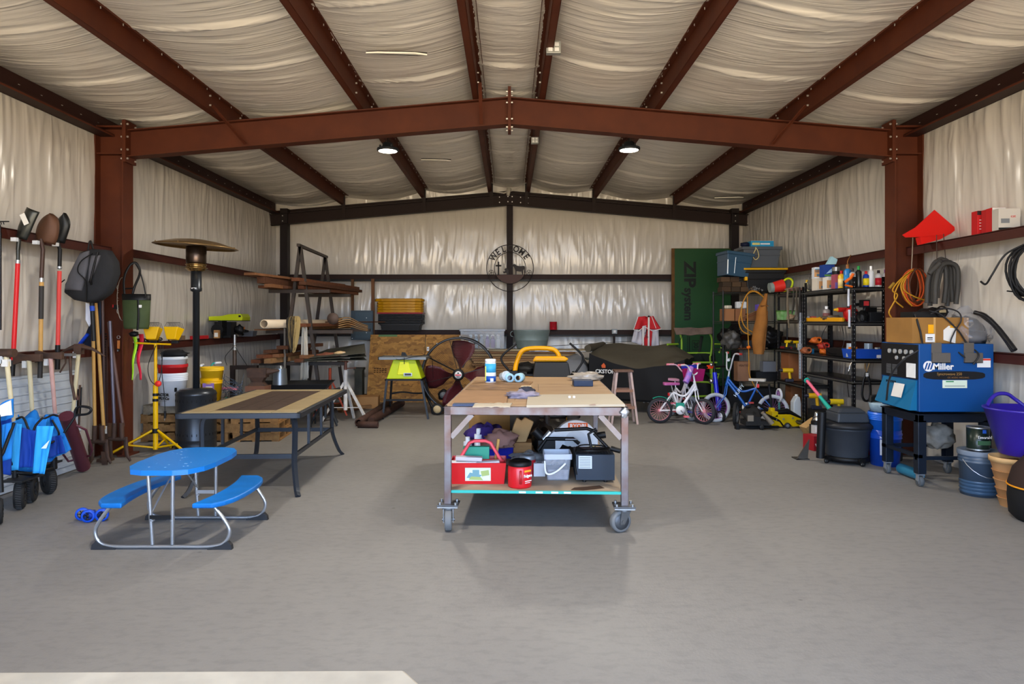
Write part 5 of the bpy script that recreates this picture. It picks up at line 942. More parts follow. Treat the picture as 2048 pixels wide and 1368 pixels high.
side((0, 0), (1, 0), 30, 1); side((0, 1), (1, 1), 20, 2); side((0, 0), (0, 1), 10, 3); side((1, 0), (1, 1), 10, 4); b.build('cover_skirt', t)
text('CKSTONE', t, (-.45, -.475, .66), (pi / 2, 0, 0), .085, WHITE, bold=.002, align='CENTER'); b = B(M('C85A30', .5)); b.prism([(-.53, .72), (-.47, .72), (-.47, .76), (-.50, .80), (-.54, .76)], -.478, -.474); b.build('flame_mark', t)
b = B(BLK_METAL); b.box(-.7, .7, -.3, .3, .18, .24)
for x in (-.65, .65):
    for y in (-.28, .28): b.cyl((x, y, .1), (x, y, .25), .02)
b.build('base_frame', t)
for x in (-.65, .65):
    for y in (-.28, .28): wheel(t, (x, y, .055), .055, .03, RUBBER, GREY, 'x', 'caster')
# stool
t = thing('wooden_stool', 'tall narrow wooden stool with pale legs before the covered grill', 'stool', (1.66, 9.95, 0)); b = B(M('6E5244', .6, 0, .4, 8)); b.box(-.135, .135, -.12, .12, .745, .775); b.build('seat', t, .006); SL = M('C0A9A2', .6, 0, .5, 10, '8A6E62')
for sx_ in (-1, 1):
    for sy_ in (-1, 1): b = B(SL); b.tube([(sx_ * .10, sy_ * .09, .75), (sx_ * .185, sy_ * .15, 0)], .021, 4); b.build('leg', t)
for z, x in ((.48, .125), (.24, .15)):
    for y in (-1, 1): b = B(M('8A6450', .6)); b.box(-x, x, y * (.12 if z > .3 else .14) - .01, y * (.12 if z > .3 else .14) + .01, z - .02, z + .02); b.build('rung', t)
# red and white canopy
t = thing('beach_umbrella_chair', 'folded red and white canopy chair standing behind the grill', 'canopy chair', (2.50, 12.45, 0)); RC = M('C4242A', .7, 0, .2, 6, '98181E', .2)
b = B(RC); cloth(b, ((-.15, -.02, 1.56), (.13, -.02, 1.57), (.26, -.06, 1.33), (-.24, -.06, 1.33)), .05, 3); cloth(b, ((.02, -.08, 1.35), (.10, -.08, 1.3), (.08, -.05, 1.0), (-.10, -.06, 1.02)), .02, 5); b.build('canopy', t, solid=.004)
b = B(M('C2BEC4', .7, 0, .2, 8, 'A49EA8')); cloth(b, ((-.20, .0, 1.38), (0, -.02, 1.40), (-.02, -.02, 1.02), (-.27, -.02, 1.10)), .04, 8); cloth(b, ((.02, -.02, 1.38), (.23, .0, 1.36), (.24, -.02, .98), (.04, -.03, 1.0)), .04, 9); b.build('mesh_side', t, solid=.003)
b = B(M('E2DED8', .5)); b.cyl((-.06, -.10, 0), (-.075, -.10, 1.38), .016); b.cyl((.02, -.10, 0), (.03, -.10, 1.55), .018); b.m(M('E8E4E0', .6)); b.tube([(-.25, -.08, 1.33), (-.15, -.09, 1.30), (-.05, -.09, 1.38), (.1, -.09, 1.30), (.26, -.08, 1.34)], .007, 5); b.tube([(-.15, -.03, 1.56), (-.24, -.08, 1.33)], .006, 5); b.tube([(.09, -.05, 1.57), (.16, -.1, 1.35)], .006, 5); b.m(BLACK).sph((.03, -.1, 1.56), .022, 8); b.build('pole', t)
text('POR', t, (-.02, -.115, 1.22), (pi / 2, R(70), 0), .06, BLACK)
# ================================================================ WORK TABLE
TA = R(-2.3); t = thing('work_table', 'steel framed rolling work table with a plywood top and loaded lower shelf', 'work table', (.19, 4.85, 0), TA)
ST = M('74757A', .4, .5, .8, 6, '5E3A26', .15, (1, 1, 1)); STR = M('7E6A5C', .5, .4, .7, 5, '8C8C90', .15)
w, L = .655, 2.45
def tw(p):  # table local to world
    c, s_ = cos(TA), sin(TA); return Vector((.19 + p[0] * c - p[1] * s_, 4.85 + p[0] * s_ + p[1] * c, p[2]))
for (x0, x1, y0, y1) in ((-w, w, 0, .05), (-w, w, L - .05, L), (-w, -w + .05, 0, L), (w - .05, w, 0, L)): b = B(ST); b.box(x0, x1, y0, y1, .822, .882); b.build('rail', t, .003)
for x in (-w, w - .05):
    for y in (0, L - .05): b = B(ST); b.box(x, x + .05, y, y + .05, .185, .823); b.build('post', t, .003)
for s_ in (-1, 1):
    for y in (.025, L - .025): b = B(STR); b.tube([(s_ * (w - .05), y, .66), (s_ * (w - .20), y, .825)], .026, 4); b.build('brace', t)
b = B(ALU); b.tube([(w - .05, -.005, .88), (w - .03, -.012, .84), (w - .01, -.005, .80)], .012, 6) if False else b.lump((w - .03, -.01, .845), (.03, .012, .035), 3, .6); b.build('weld_clamp', t)
PLY = M('A08462', .65, 0, .8, 3.5, '87694A', .1, (.6, 2.5, 1)); b = B(PLY); b.box(-w + .02, w - .02, .02, L - .03, .875, .893); b.m(M('3E2E20', .8)); b.box(-w + .03, -.12, .985, .989, .893, .8932); b.box(-.16, -.157, .30, 1.0, .893, .8932); b.box(.02, .023, 1.0, 1.6, .893, .8932); b.box(-.2, .5, 1.63, 1.634, .893, .8932); b.build('plywood_top', t)
b = B(M('A6957F', .7, 0, .6, 4, '7F6E5C', .1)); b.box(-w + .03, w - .03, .03, L - .05, .262, .280); b.build('lower_shelf', t); b = B(M('2FA39A', .4)); b.box(-w + .05, w - .05, .012, .03, .262, .281); b.m(WHITE)
for x in (-.12, .0, .11, .2): b.box(x, x + .05, .010, .012, .266, .278)
b.build('shelf_edge', t); b = B(M('3E2C1E', .8)); b.prism([(.25 + .0, .06), (.34, .05), (.42, .08), (.50, .12), (.47, .2), (.36, .16), (.28, .13)], .2802, .2806, 'z'); b.build('oil_stain', t)
def caster(x, y, ang):
    r = .078; b = B(M('5B5B5C', .4, .7)); b.at((x, y, 0)); b.box(-.075, .075, -.065, .075, .178, .188); b.m(ZINC).box(-.072, .072, -.068, -.062, .168, .176)
    for i in (-1, 1):
        for j in (-1, 1): b.cyl((i * .055, j * .05, .175), (i * .055, j * .05, .205), .010, n=6)
    b.build('caster_plate', t); b = B(M('6F7070', .45, .7)); b.at((x, y, 0), (0, 0, ang)); b.cyl((0, 0, .150), (0, 0, .178), .05, n=16)
    for s_ in (-1, 1): b.prism([(-.04, .155), (.04, .155), (-.015, .06), (-.05, .06)], s_ * .034 - .003, s_ * .034 + .003)
    b.cyl((-.03, -.045, .08), (-.03, .045, .08), .012, n=6); b.build('caster_fork', t)
    g = wheel(t, (0, 0, 0), r, .05, M('6A6A69', .6), M('57585A', .5, .5), 'y', 'caster_wheel', .75); g.location = (x + cos(ang) * -.03, y + sin(ang) * -.03, r); g.rotation_euler = (0, 0, ang)
caster(-w + .03, .02, R(95)); caster(w - .03, .02, R(25)); caster(-w + .03, L - .03, R(70)); caster(w - .03, L - .03, R(100))
# things on the table top, z .893
ZT = .8935
def flat(poly, h, mat, name, lab, cat, z=ZT, zz_=None):
    pts = [PZ(x, y, z) for x, y in poly]; c = sum(pts, Vector()) / len(pts); b = B(mat); b.prism([(p.x - c.x, p.y - c.y) for p in pts], 0, h, 'z'); return tag(b.build(name, loc=(c.x, c.y, z)), lab, cat)
flat([(925, 783), (1018, 784), (1013, 807), (902, 809)], .012, M('957250', .8, 0, .15, 5), 'cardboard_sheet', 'flat brown cardboard sheet at the front left of the work table', 'cardboard')
flat([(908, 809.5), (955, 809.5), (958, 812.5), (905, 812.5)], .014, M('2B3A58', .5), 'blue_strip', 'dark blue strip showing under the cardboard sheet', 'strip')
flat([(950, 762), (1066, 764), (1050, 781), (930, 780)], .004, M('94714A', .6, 0, .8, 6, '5E4024'), 'plywood_offcut', 'thin plywood offcut at the back left of the table top', 'plywood')
flat([(1056, 793), (1228, 792), (1250, 813), (1053, 815)], .016, M('A89E8C', .6, 0, .3, 3, '988E7C'), 'birch_panel', 'pale birch plywood panel along the front right of the table', 'plywood')
b = B(M('B0A694', .7, 0, .5, 14, '8C806C')); 
def fn(i, j): p = PZ(950 + 75 * j - 5 * i, 806 + 8 * i, ZT + .016); return (p.x, p.y, ZT + .015 + .012 * abs(noise.noise(Vector((i * 3, j * 4, 1)))))
b.grid(fn, 8, 20); tag(b.build('wrapping_paper', solid=.003), 'crumpled cream paper lying over the front edge of the table', 'paper')
p = PZ(981, 765, ZT); t = thing('wipes_canister', 'white and blue cleaning wipes canister on the work table', 'canister', tuple(p)); b = B(M('E4E8EA', .35)); b.lathe([(.001, 0), (.050, 0), (.053, .004), (.053, .19), (.050, .195), (.053, .196), (.053, .222), (.048, .228), (.001, .228)]); b.build('body', t)
b = B(M('3FA8D8', .4)); b.lathe([(.0535, .10), (.0537, .10), (.0537, .185), (.0535, .185)]); b.m(M('1550A8', .4)).lathe([(.0535, .012), (.0537, .012), (.0537, .065), (.0535, .065)]); b.m(WHITE); b.cb((.015, -.052, .03), (.03, .008, .03)); b.m(M('D8DC50', .5)).cb((-.045, -.03, .09), (.01, .008, .14)); b.build('label', t)
b = B(M('D6DDE0', .2, 0, alpha=.55)); b.lathe([(.03, 0), (.042, .005), (.045, .09), (.042, .09), (.028, .01)], (0, 0, 0), 24); b.m(M('C8CDD0', .4)).lathe([(.046, .06), (.048, .06), (.048, .085), (.046, .085)], (0, 0, 0), 24); o = b.build('clear_cup'); o.location = PZ(1004, 763, ZT) + Vector((0, 0, .047)); o.rotation_euler = (R(80), 0, R(35)); tag(o, 'clear plastic cup lying on its side by the wipes canister', 'cup')
for x, lab, rz in ((1020, 'left pale blue tape roll beside the clear cup', 10), (1036, 'right pale blue tape roll, tilted towards the mower', -20)):
    b = B(M('9FC6D8', .5)); b.lathe([(.024, 0), (.044, 0), (.044, .09), (.024, .09), (.024, 0)], (0, 0, 0), 24, 'y'); b.m(M('5A4A40', .8)).lathe([(.021, .001), (.024, .001), (.024, .089), (.021, .089), (.021, .001)], (0, 0, 0), 20, 'y'); o = b.build('tape_roll'); o.location = PZ(x, 765, ZT) + Vector((0, 0, .044)); o.rotation_euler = (0, 0, R(rz)); tag(o, lab, 'tape roll')
b = B(M('8E8694', .8, 0, .5, 12, '54505E', .3)); p = PZ(1046, 795, ZT); b.lump((0, 0, .022), (.125, .10, .035), 6, .7, 24, 2.5, 0); tag(b.build('work_glove', loc=tuple(p)), 'grey and dark work glove crumpled in the middle of the table', 'glove')
for k in range(1): b = B(M('2A2C38', .8)); b.lump((0, 0, .03), (.06, .05, .03), 8, .7, 16, 2.5, 0); tag(b.build('work_glove', loc=(p.x + .03, p.y + .06, ZT + .02)), 'dark glove lying on the grey glove at mid table', 'glove')
flat([(1043, 774), (1062, 774), (1065, 781), (1038, 781)], .012, M('D8C8A8', .7), 'wood_scrap', 'small pale wood scrap behind the gloves on the table', 'wood')
p = PZ(1167, 773, ZT); b = B(M('1F2C44', .5)); b.box(-.088, .088, 0, .16, 0, .055); tag(b.build('tool_box', loc=tuple(p), bev=.005), 'dark blue flat box at the back right of the table', 'box')
b = B(M('A8A094', .15, 0, .5, 9, '8A7A66', .5)); p = PZ(1172, 761, ZT); b.lump((0, .05, .03), (.16, .10, .05), 14, .6, 24, 2.8, 0); tag(b.build('plastic_bag', loc=tuple(p)), 'crumpled clear bag of fittings behind the dark blue box', 'bag')
p = PZ(1186, 811, ZT + .016); b = B(M('8A7468', .5)); b.prism([(-.045, 0), (.0, 0), (.0, .06)], 0, .004, 'z'); tag(b.build('corner_bracket', loc=(p.x + .02, p.y, p.z + .001)), 'small brown triangular offcut on the birch panel', 'offcut')
for x in (1139, 1148): b = B(M('E8E4DC', .5)); p = PZ(x, 796, ZT + .016); b.cb((0, 0, .008), (.018, .012, .016)); tag(b.build('plug', loc=tuple(p), bev=.003), ('left' if x < 1145 else 'right') + ' tiny white plug on the birch panel edge', 'plug')
# ---- lower shelf things
ZS = .2805
p = PZ(956, 968, ZS); t = thing('tool_caddy', 'red open tool caddy with a banknote sticker on the lower shelf', 'caddy', (p.x, p.y + .12, ZS)); RP = M('C8141C', .35); b = B(RP)
for z0_, z1_, a, c_ in ((.0, .16, (.19, .115), (.205, .135)),):
    n = [(-a[0], -a[1], z0_), (a[0], -a[1], z0_), (a[0], a[1], z0_), (-a[0], a[1], z0_), (-c_[0], -c_[1], z1_), (c_[0], -c_[1], z1_), (c_[0], c_[1], z1_), (-c_[0], c_[1], z1_)]; b.add(n, [(0, 3, 2, 1), (0, 1, 5, 4), (1, 2, 6, 5), (2, 3, 7, 6), (3, 0, 4, 7)])
b.build('tray', t, solid=-.006); b = B(M('E0505A', .4)); b.tube([(-.15, 0, .15), (-.07, 0, .285), (-.03, 0, .30), (.05, 0, .30), (.09, 0, .285), (.17, 0, .15)], .017, 6, flat=.8); b.m(RP).box(-.19, .19, -.01, .01, .02, .16); b.build('handle', t)
b = B(M('CFD8C8', .6)); b.at((0, -.119, .0), (R(7.5), 0, 0)); b.box(-.095, .095, -.003, .0, .025, .125); b.m(M('6E98A0', .6)); b.box(-.04, .01, -.004, -.003, .04, .11); b.prism([(-.085, .05), (.0, .04), (.03, .07), (-.06, .09)], -.0045, -.004); b.m(M('9FAF6A', .6)); b.prism([(-.07, .035), (.04, .03), (.02, .055), (-.05, .06)], -.005, -.0045); b.prism([(.03, .06), (.085, .07), (.08, .11), (.02, .1)], -.0045, -.004); b.m(M('D8D8E0', .6)); b.prism([(.035, .035), (.085, .03), (.085, .065), (.04, .06)], -.0045, -.004); b.build('sticker', t)
for (dx, z, l, m_, lab, rot) in ((-.12, .165, .22, 'E4E2DE', 'white paper box lying in the red caddy', 0), (.06, .165, .2, 'D8D2D2', 'printed white tube lying in the red caddy', 4), (-.07, .20, .2, 'BFB8BC', 'grey paper sheet on top of the caddy contents', -2)):
    b = B(M(m_, .6)); b.cb((0, 0, 0), (l, .07, .03)); o = b.build('paper_packet', bev=.006); o.location = (p.x + dx, p.y + .05, ZS + z - .02 + .0); o.rotation_euler = (0, R(-rot), 0); tag(o, lab, 'packet')
b = B(OAK); b.cyl((0, 0, .1), (.03, 0, .30), .012); tag(b.build('wooden_dowel', loc=(p.x + .12, p.y + .2, ZS)), 'short wooden dowel handle standing out of the red caddy', 'dowel')
b = B(M('2A8A70', .5)); b.cb((0, 0, .08), (.2, .05, .16)); b.m(BLACK).cb((.02, -.028, .03), (.12, .006, .05)); tag(b.build('green_case', loc=(p.x - .02, p.y + .165, ZS + .09), bev=.01), 'dark green case seen through the caddy handle', 'case')
def can(name, lab, x, y, r, h, mat, lid=None, dy=0):
    q = PZ(x, y, ZS); t = thing(name, lab, 'can', (q.x, q.y + r + dy, ZS)); b = B(mat); b.lathe([(.001, 0), (r * .97, 0), (r, .01), (r, h * .83), (r * .98, h * .85), (r * .98, h), (.001, h)]); b.build('body', t)
    if lid: b = B(lid); b.lathe([(r * .99, h - .01), (r * 1.02, h), (r * 1.0, h + .018), (r * .7, h + .03), (r * .65, h + .022), (.001, h + .022)]); b.build('lid', t)
    return t
t = can('coffee_can', 'red plastic coffee can with a black lid on the lower shelf', 1040, 978, .087, .165, M('C4121E', .3), BLACK); b = B(M('A80E18', .35)); b.at((-.0, -.088, 0)); b.tube([(.005, 0, .125), (.005, -.016, .12), (.005, -.016, .045), (.005, 0, .04)], .010, 6); b.build('grip', t); b = B(M('E8A030', .5)); b.at((0, 0, 0), (0, 0, R(42))); b.box(-.035, .03, -.0885, -.087, .118, .132); b.m(WHITE); b.box(-.03, .035, -.0885, -.087, .05, .056); b.box(-.03, .02, -.0885, -.087, .038, .042); b.build('label', t); o = text('Folgers', t, (.058, -.067, .09), (pi / 2, 0, R(42)), .028, WHITE, bold=.001)
t = can('coffee_can', 'red and grey cardboard can partly hidden behind the red coffee can', 1056, 952, .062, .13, M('A82028', .4), M('8A8E92', .4, .5)); 
q = PZ(1079, 953, ZS); b = B(M('D4D8DE', .6)); b.box(-.045, .045, 0, .09, 0, .10); b.m(M('5A6068', .6)).box(-.02, .02, .03, .06, .10, .101); tag(b.build('white_box', loc=tuple(q), bev=.003), 'small white box right of the coffee cans', 'box')
q = PZ(1116, 962, ZS); t = thing('clear_bucket', 'square clear plastic tub of screws with a white bail handle', 'tub', (q.x, q.y + .09, ZS)); b = B(M('C4CCD8', .15, 0, alpha=.28)); b.taper(0, .17, (.082, .082), (.098, .098)); b.build('tub', t, .01); b = B(M('C8D0DC', .3, 0, alpha=.6)); b.box(-.105, .105, -.105, -.098, .165, .205); b.box(-.105, .105, .098, .105, .165, .205); b.box(-.105, -.098, -.105, .105, .165, .205); b.box(.098, .105, -.105, .105, .165, .205); b.build('rim', t); b = B(WHITE); b.tube(smooth([(-.10, -.08, .15), (-.095, -.12, .075), (-.06, -.125, .06), (0, -.125, .09), (.055, -.12, .14)]), .008, 6, flat=.5); b.build('bail_handle', t); b = B(M('8A8488', .5, .4, .6, 40, '5E585C', .8)); b.taper(.006, .085, (.076, .076), (.083, .083)); b.build('screws', t, .006)['kind'] = 'stuff'
q = PZ(1192, 966, ZS); t = thing('battery_charger', 'dark blue-grey battery charger box with a white data label', 'charger', (q.x, q.y + .13, ZS), R(-2)); b = B(M('222C38', .5)); b.box(-.145, .145, -.12, .20, .018, .21); b.m(BLACK); 
for k in range(12): b.box(-.13 + k * .022, -.12 + k * .022, -.08, .12, .21, .213)
for x in (-.08, .08): b.cyl((x, -.09, 0), (x, -.09, .02), .014)
b.build('body', t, .005); b = B(M('C2C8D0', .5)); b.box(-.125, -.025, -.123, -.12, .105, .20); b.m(GREY)
for k in range(7): b.box(-.118, -.035, -.1245, -.123, .113 + k * .012, .117 + k * .012)
b.build('data_label', t); b = B(BLACK); 
for k in range(4): b.tube(smooth([(-.13, -.05 + k * .03, .22 + k * .006), (-.05, -.10, .235), (.06, -.06 + k * .02, .23), (.12, .05, .235), (.0, .12, .24), (-.12, .06, .235), (-.15, -.1, .15), (-.14, -.13, .06)]), .006, 5)
b.cyl((.13, .0, .235), (.20, -.02, .22), .02); b.tube([(-.02, 0, .24), (-.04, .02, .34), (.02, .03, .38)], .012, 6); b.tube([(.0, 0, .35), (.10, -.02, .25)], .012, 6); b.tube([(-.3, .08, .36), (-.05, .08, .375), (.03, .06, .35)], .014, 6); b.build('cable', t)
q = PZ(1002, 918, ZS); b = B(M('14209E', .45)); b.taper(0, .165, (.12, .10), (.135, .115)); tag(b.build('blue_bin', loc=(q.x - .02, q.y + .11, ZS), bev=.006), 'royal blue bin behind the red caddy', 'bin')
b = B(M('9C7442', .85, 0, .2, 6)); b.box(-.20, .20, -.12, .12, 0, .42); tag(b.build('carton', loc=(-.19, 6.75, ZS), bev=.004), 'tall brown carton at the back left of the lower shelf', 'carton')
b = B(M('3E2A78', .9, 0, .5, 7, '241A48', .3)); b.lump((0, 0, .08), (.16, .12, .10), 3, .7, 26, 2.4, 0); tag(b.build('purple_cloth', loc=(-.20, 6.15, ZS + .09)), 'rumpled purple cloth behind the caddy handle', 'cloth'); b = B(M('8E6A60', .9, 0, .3, 8, '6A4A44', .3)); b.lump((0, 0, .05), (.14, .10, .09), 5, .7, 22, 2.4, 0); tag(b.build('work_rag', loc=(-.08, 5.86, ZS + .13)), 'dull pink rag in front of the purple cloth', 'rag')
b = B(M('2A2A60', .9)); b.box(-.16, .2, -.1, .15, 0, .1); tag(b.build('cloth_box', loc=(-.22, 6.15, ZS)), 'low dark box holding the purple cloth', 'box')
b = B(M('B08E60', .8, 0, .4, 6, '8E6E46', .5)); b.prism([(-.09, 0), (.06, 0), (.13, .18), (.05, .22), (.02, .19), (-.02, .22), (-.05, .15)], -.03, .04); tag(b.build('paper_bag', loc=(.09, 6.05, ZS + .14), bev=.01), 'crumpled brown paper bag leaning behind the blue bin', 'bag')
b = B(WOOD); b.box(-.08, .08, -.1, .1, 0, .14); tag(b.build('wood_block', loc=(.12, 6.1, ZS)), 'wooden block under the brown paper bag', 'wood block')
for x, y, h_, lab, c_ in ((-.36, 5.95, .20, 'white spray bottle lying left on the lower shelf', 'D2D4D8'), (-.27, 6.05, .26, 'white spray can upright behind the red caddy', 'E2E4E6'), (-.37, 5.62, .12, 'yellow and white bottle left behind the caddy', 'D8B020')):
    b = B(M(c_, .4)); b.cyl((0, 0, 0), (0, 0, h_ * .8), .038); b.cyl((0, 0, h_ * .8), (0, 0, h_), .02); b.m(BLACK).lathe([(.039, h_ * .3), (.0395, h_ * .3), (.0395, h_ * .4), (.039, h_ * .4)]); tag(b.build('spray_bottle', loc=(x, y, ZS)), lab, 'bottle')
b = B(M('2B3FA8', .5)); b.lump((0, 0, .04), (.05, .05, .05), 2, .5); b.m(M('8A4A28', .8)).box(-.02, .14, -.07, .07, 0, .03); tag(b.build('rag_bundle', loc=(-.36, 5.40, ZS)), 'brown leather piece with a blue rag at the left of the shelf', 'rag')
b = B(M('8C9094', .1, 0, .5, 10, '6A6E72', .6, alpha=.7)); b.lump((0, 0, .03), (.17, .13, .08), 4, .5, 24, 2.6, 0); tag(b.build('plastic_bag', loc=(.17, 5.75, ZS)), 'clear plastic bag of small parts behind the coffee cans', 'bag')
# miter saw
t = thing('miter_saw', 'white and yellow-bladed miter saw at the back of the lower shelf', 'miter saw', (.60, 5.95, ZS)); SW = M('D2D6DA', .35); b = B(SW)
g = [(-.02 + .19 * cos(a), .165 + .19 * sin(a)) for a in [R(-10) + (R(150)) * i / 14 for i in range(15)]]; b.prism(g + [(-.30, .19), (-.28, .13), (-.2, .10)], -.05, .03); b.m(M('C2C6CA', .4)).cyl((-.02, -.055, .165), (-.02, -.045, .165), .10, n=26); b.build('blade_guard', t, .006)
b = B(M('A89A20', .4, .3)); b.cyl((-.02, -.02, .15), (-.02, -.015, .15), .165, n=40); b.m(BLK_METAL)
for k in range(40): a = k * pi / 20; b.cb((-.02 + .17 * cos(a), -.017, .15 + .17 * sin(a)), (.012, .004, .012))
b.build('saw_blade', t); b = B(M('D85A20', .5)); b.box(-.09, .08, -.056, -.05, .275, .33); b.build('red_label', t); text('RYOBI', t, (-.005, -.058, .302), (pi / 2, 0, 0), .05, WHITE, bold=.001, wide=1.0)
b = B(BLACK); b.tube([(-.35, -.09, .10), (-.28, -.09, .20), (-.05, -.10, .20), (.0, -.1, .16)], .018, 6); b.cyl((-.32, 0, .20), (-.38, 0, .26), .04); b.box(-.35, .1, -.1, .12, 0, .04); b.cyl((.17, 0, .21), (.24, 0, .22), .03); b.box(-.35, -.2, -.06, .06, .03, .18); b.m(ALU).cyl((-.30, -.03, .18), (-.24, -.03, .25), .025); b.box(-.12, -.02, -.125, -.115, .195, .205); b.build('motor_arm', t, .004)
b = B(BLACK); b.lump((0, 0, .09), (.12, .12, .10), 6, .5, 20, 2.4, 0); b.m(M('B85A28', .5)).lump((.06, 0, .12), (.05, .06, .05), 2, .3); b.m(M('2E3440', .5)).tube(arc((0, -.10, .08), .06, 0, 2 * pi, 12), .012, 6); tag(b.build('circular_saw', loc=(.33, 6.35, ZS)), 'black circular saw with an orange cap at the middle of the shelf', 'circular saw')
b = B(M('4A4440', .5, .4)); b.lump((0, 0, .08), (.11, .1, .11), 9, .5, 20, 2.4, 0); b.cyl((.05, 0, .15), (.05, 0, .30), .03); tag(b.build('angle_grinder', loc=(.33, 6.85, ZS + .0)), 'grey angle grinder standing at the back of the shelf', 'grinder')
b = B(M('57483A', .7, 0, .4, 5)); b.box(-.05, .05, -.05, .05, 0, .50); o = b.build('timber_post', loc=(.22, 6.95, ZS)); o.rotation_euler = (0, R(10), 0); tag(o, 'dark timber offcut leaning at the back of the lower shelf', 'timber')
b = B(BLACK); 
for k in range(3): b.tube(smooth([(-.12, 0, .02 + k * .02), (-.04, -.05, .10), (.05, 0, .05), (.12, .05, .10), (.2, 0, .02)]), .008, 5)
b.lump((.02, .05, .08), (.10, .08, .09), 1, .5, 16, 2.4, 0); tag(b.build('cable_tangle', loc=(.47, 5.62, ZS)), 'black cables and a small tool before the miter saw', 'cable')
# ================================================================ RIGHT SIDE
def bx(name, lab, cat, loc, d, mat, rz=0, bev=.003, group=None, extra=None):
    """a box standing on loc"""
    b = B(mat); b.box(-d[0] / 2, d[0] / 2, -d[1] / 2, d[1] / 2, 0, d[2])
    if extra: extra(b)
    return tag(b.build(name, loc=loc, rz=rz, bev=bev), lab, cat, group)
def bottle(name, lab, loc, r, h, col, cap='FFFFFF', band=None, neck=.45, ch=.18, cat='bottle', group=None):
    t = thing(name, lab, cat, loc, group=group); b = B(M(col, .35)); b.lathe([(.001, 0), (r * .95, 0), (r, .006), (r, h * (1 - ch) * .88), (r * neck, h * (1 - ch)), (.001, h * (1 - ch))], n=18)
    if band: b.m(M(band, .4)).lathe([(r * 1.01, h * .12), (r * 1.015, h * .12), (r * 1.015, h * .55), (r * 1.01, h * .55)], n=18, cap=False)
    b.build('body', t); b = B(M(cap, .4)); b.lathe([(r * neck * .95, h * (1 - ch) - .002), (r * neck, h * .98), (r * neck * .8, h), (.001, h)], n=14); b.build('cap', t); return t
# green sheathing board
t = thing('sheathing_board', 'tall green sheathing board with black lettering leaning in the right back corner', 'board', (3.66, 13.02, 0)); b = B(M('1E4A26', .6, 0, .25, 3, '183E20')); b.box(-.50, .60, 0, .012, .02, 2.86); b.m(M('143018', .7))
for i in range(4):
    for j in range(7): b.box(-.42 + i * .3, -.41 + i * .3, -.002, 0, .3 + j * .38, .31 + j * .38)
b.build('sheet', t); b = B(M('6A4A22', .7, 0, .4, 6)); b.box(-.56, -.50, -.004, .016, .02, 2.86); b.box(-.56, .60, -.002, .014, 2.86, 2.868); b.build('sheet_edge', t)
BL = M('0C120D', .5); text('ZIP', t, (-.22, -.004, 2.37), (pi / 2, pi / 2, 0), .30, BL, bold=.012, wide=1.15); text('system', t, (-.24, -.004, 1.80), (pi / 2, pi / 2, 0), .235, BL, bold=.008, wide=.95); text('30', t, (-.10, -.004, 1.02), (pi / 2, pi / 2, 0), .12, BL, bold=.004)
b = B(BL)
for (x0, x1, z0, z1) in ((-.17, -.16, .93, 1.11), (-.04, -.03, .93, 1.11), (-.17, -.03, .93, .94), (-.17, -.03, 1.10, 1.11), (-.26, -.25, .85, 1.2), (-.23, -.21, .9, 1.18)): b.box(x0, x1, -.004, -.001, z0, z1)
b.build('print_frame', t)
# shelving
def shelving(name, lab, x0, x1, y0, y1, h, shelves, wire=False, mat=None):
    t = thing(name, lab, 'shelving', ((x0 + x1) / 2, (y0 + y1) / 2, 0)); w, d = (x1 - x0) / 2, (y1 - y0) / 2; m_ = mat or M('141416', .35, .4)
    for sx_ in (-1, 1):
        for sy_ in (-1, 1):
            b = B(m_); X_, Y_ = sx_ * w, sy_ * d
            if wire: b.cyl((X_, Y_, 0), (X_, Y_, h), .013, n=10)
            else:
                b.box(*sorted((X_, X_ - sx_ * .035)), *sorted((Y_, Y_ - sy_ * .003)), 0, h); b.box(*sorted((X_, X_ - sx_ * .003)), *sorted((Y_, Y_ - sy_ * .035)), 0, h); b.m(M('8A8A88', .6))
                k = .08
                while k < h - .05: b.box(*sorted((X_ - sx_ * .014, X_ - sx_ * .020)), *sorted((Y_ - sy_ * -.001, Y_ - sy_ * .0)), k, k + .014); b.box(*sorted((X_ + sx_ * .001, X_)), *sorted((Y_ - sy_ * .014, Y_ - sy_ * .020)), k, k + .014); k += .05
            b.build('post', t)
    for z in shelves:
        b = B(m_)
        if wire:
            for k in range(int((x1 - x0) / .03)): b.cyl((-w + .02 + k * .03, -d, z - .004), (-w + .02 + k * .03, d, z - .004), .0025, n=4)
            for yy in (-d, d): b.cyl((-w, yy, z - .01), (w, yy, z - .01), .004, n=5); b.cyl((-w, yy, z - .035), (w, yy, z - .035), .004, n=5)
            for xx in (-w, w): b.cyl((xx, -d, z - .035), (xx, d, z - .035), .004, n=5); b.cyl((xx, -d, z - .01), (xx, d, z - .01), .004, n=5)
        else:
            b.box(-w + .004, w - .004, -d + .004, d - .004, z - .014, z - .001)
            for (a, c_, e_, f_) in ((-w, w, -d, -d + .012), (-w, w, d - .012, d), (-w, -w + .012, -d, d), (w - .012, w, -d, d)): b.box(a, c_, e_, f_, z - .050, z - .002)
            b.m(M('4A4A46', .35, .4)); b.tube([(-w - .004, -d, z - .028), (-w - .004, d, z - .028)], .010, 6); b.tube([(-w, -d - .004, z - .028), (w, -d - .004, z - .028)], .010, 6)
        b.build('shelf', t)
    return t
S1, S2, S3, S4 = 1.885, 1.48, 1.05, .80
shelving('steel_shelving', 'near black steel shelving unit behind the right column', 3.98, 4.35, 7.90, 9.20, 2.0, (S1, S2, S3, S4, .12))
shelving('steel_shelving', 'middle black steel shelving unit, left of the near one', 3.98, 4.35, 9.24, 10.12, 1.95, (S1, S2 + .02, S3 + .03, .62, .12))
SWt = shelving('wire_shelving', 'far black wire shelving unit carrying the big totes', 3.34, 4.34, 10.65, 11.15, 1.96, (1.94, 1.48, 1.04, .55, .12), True)
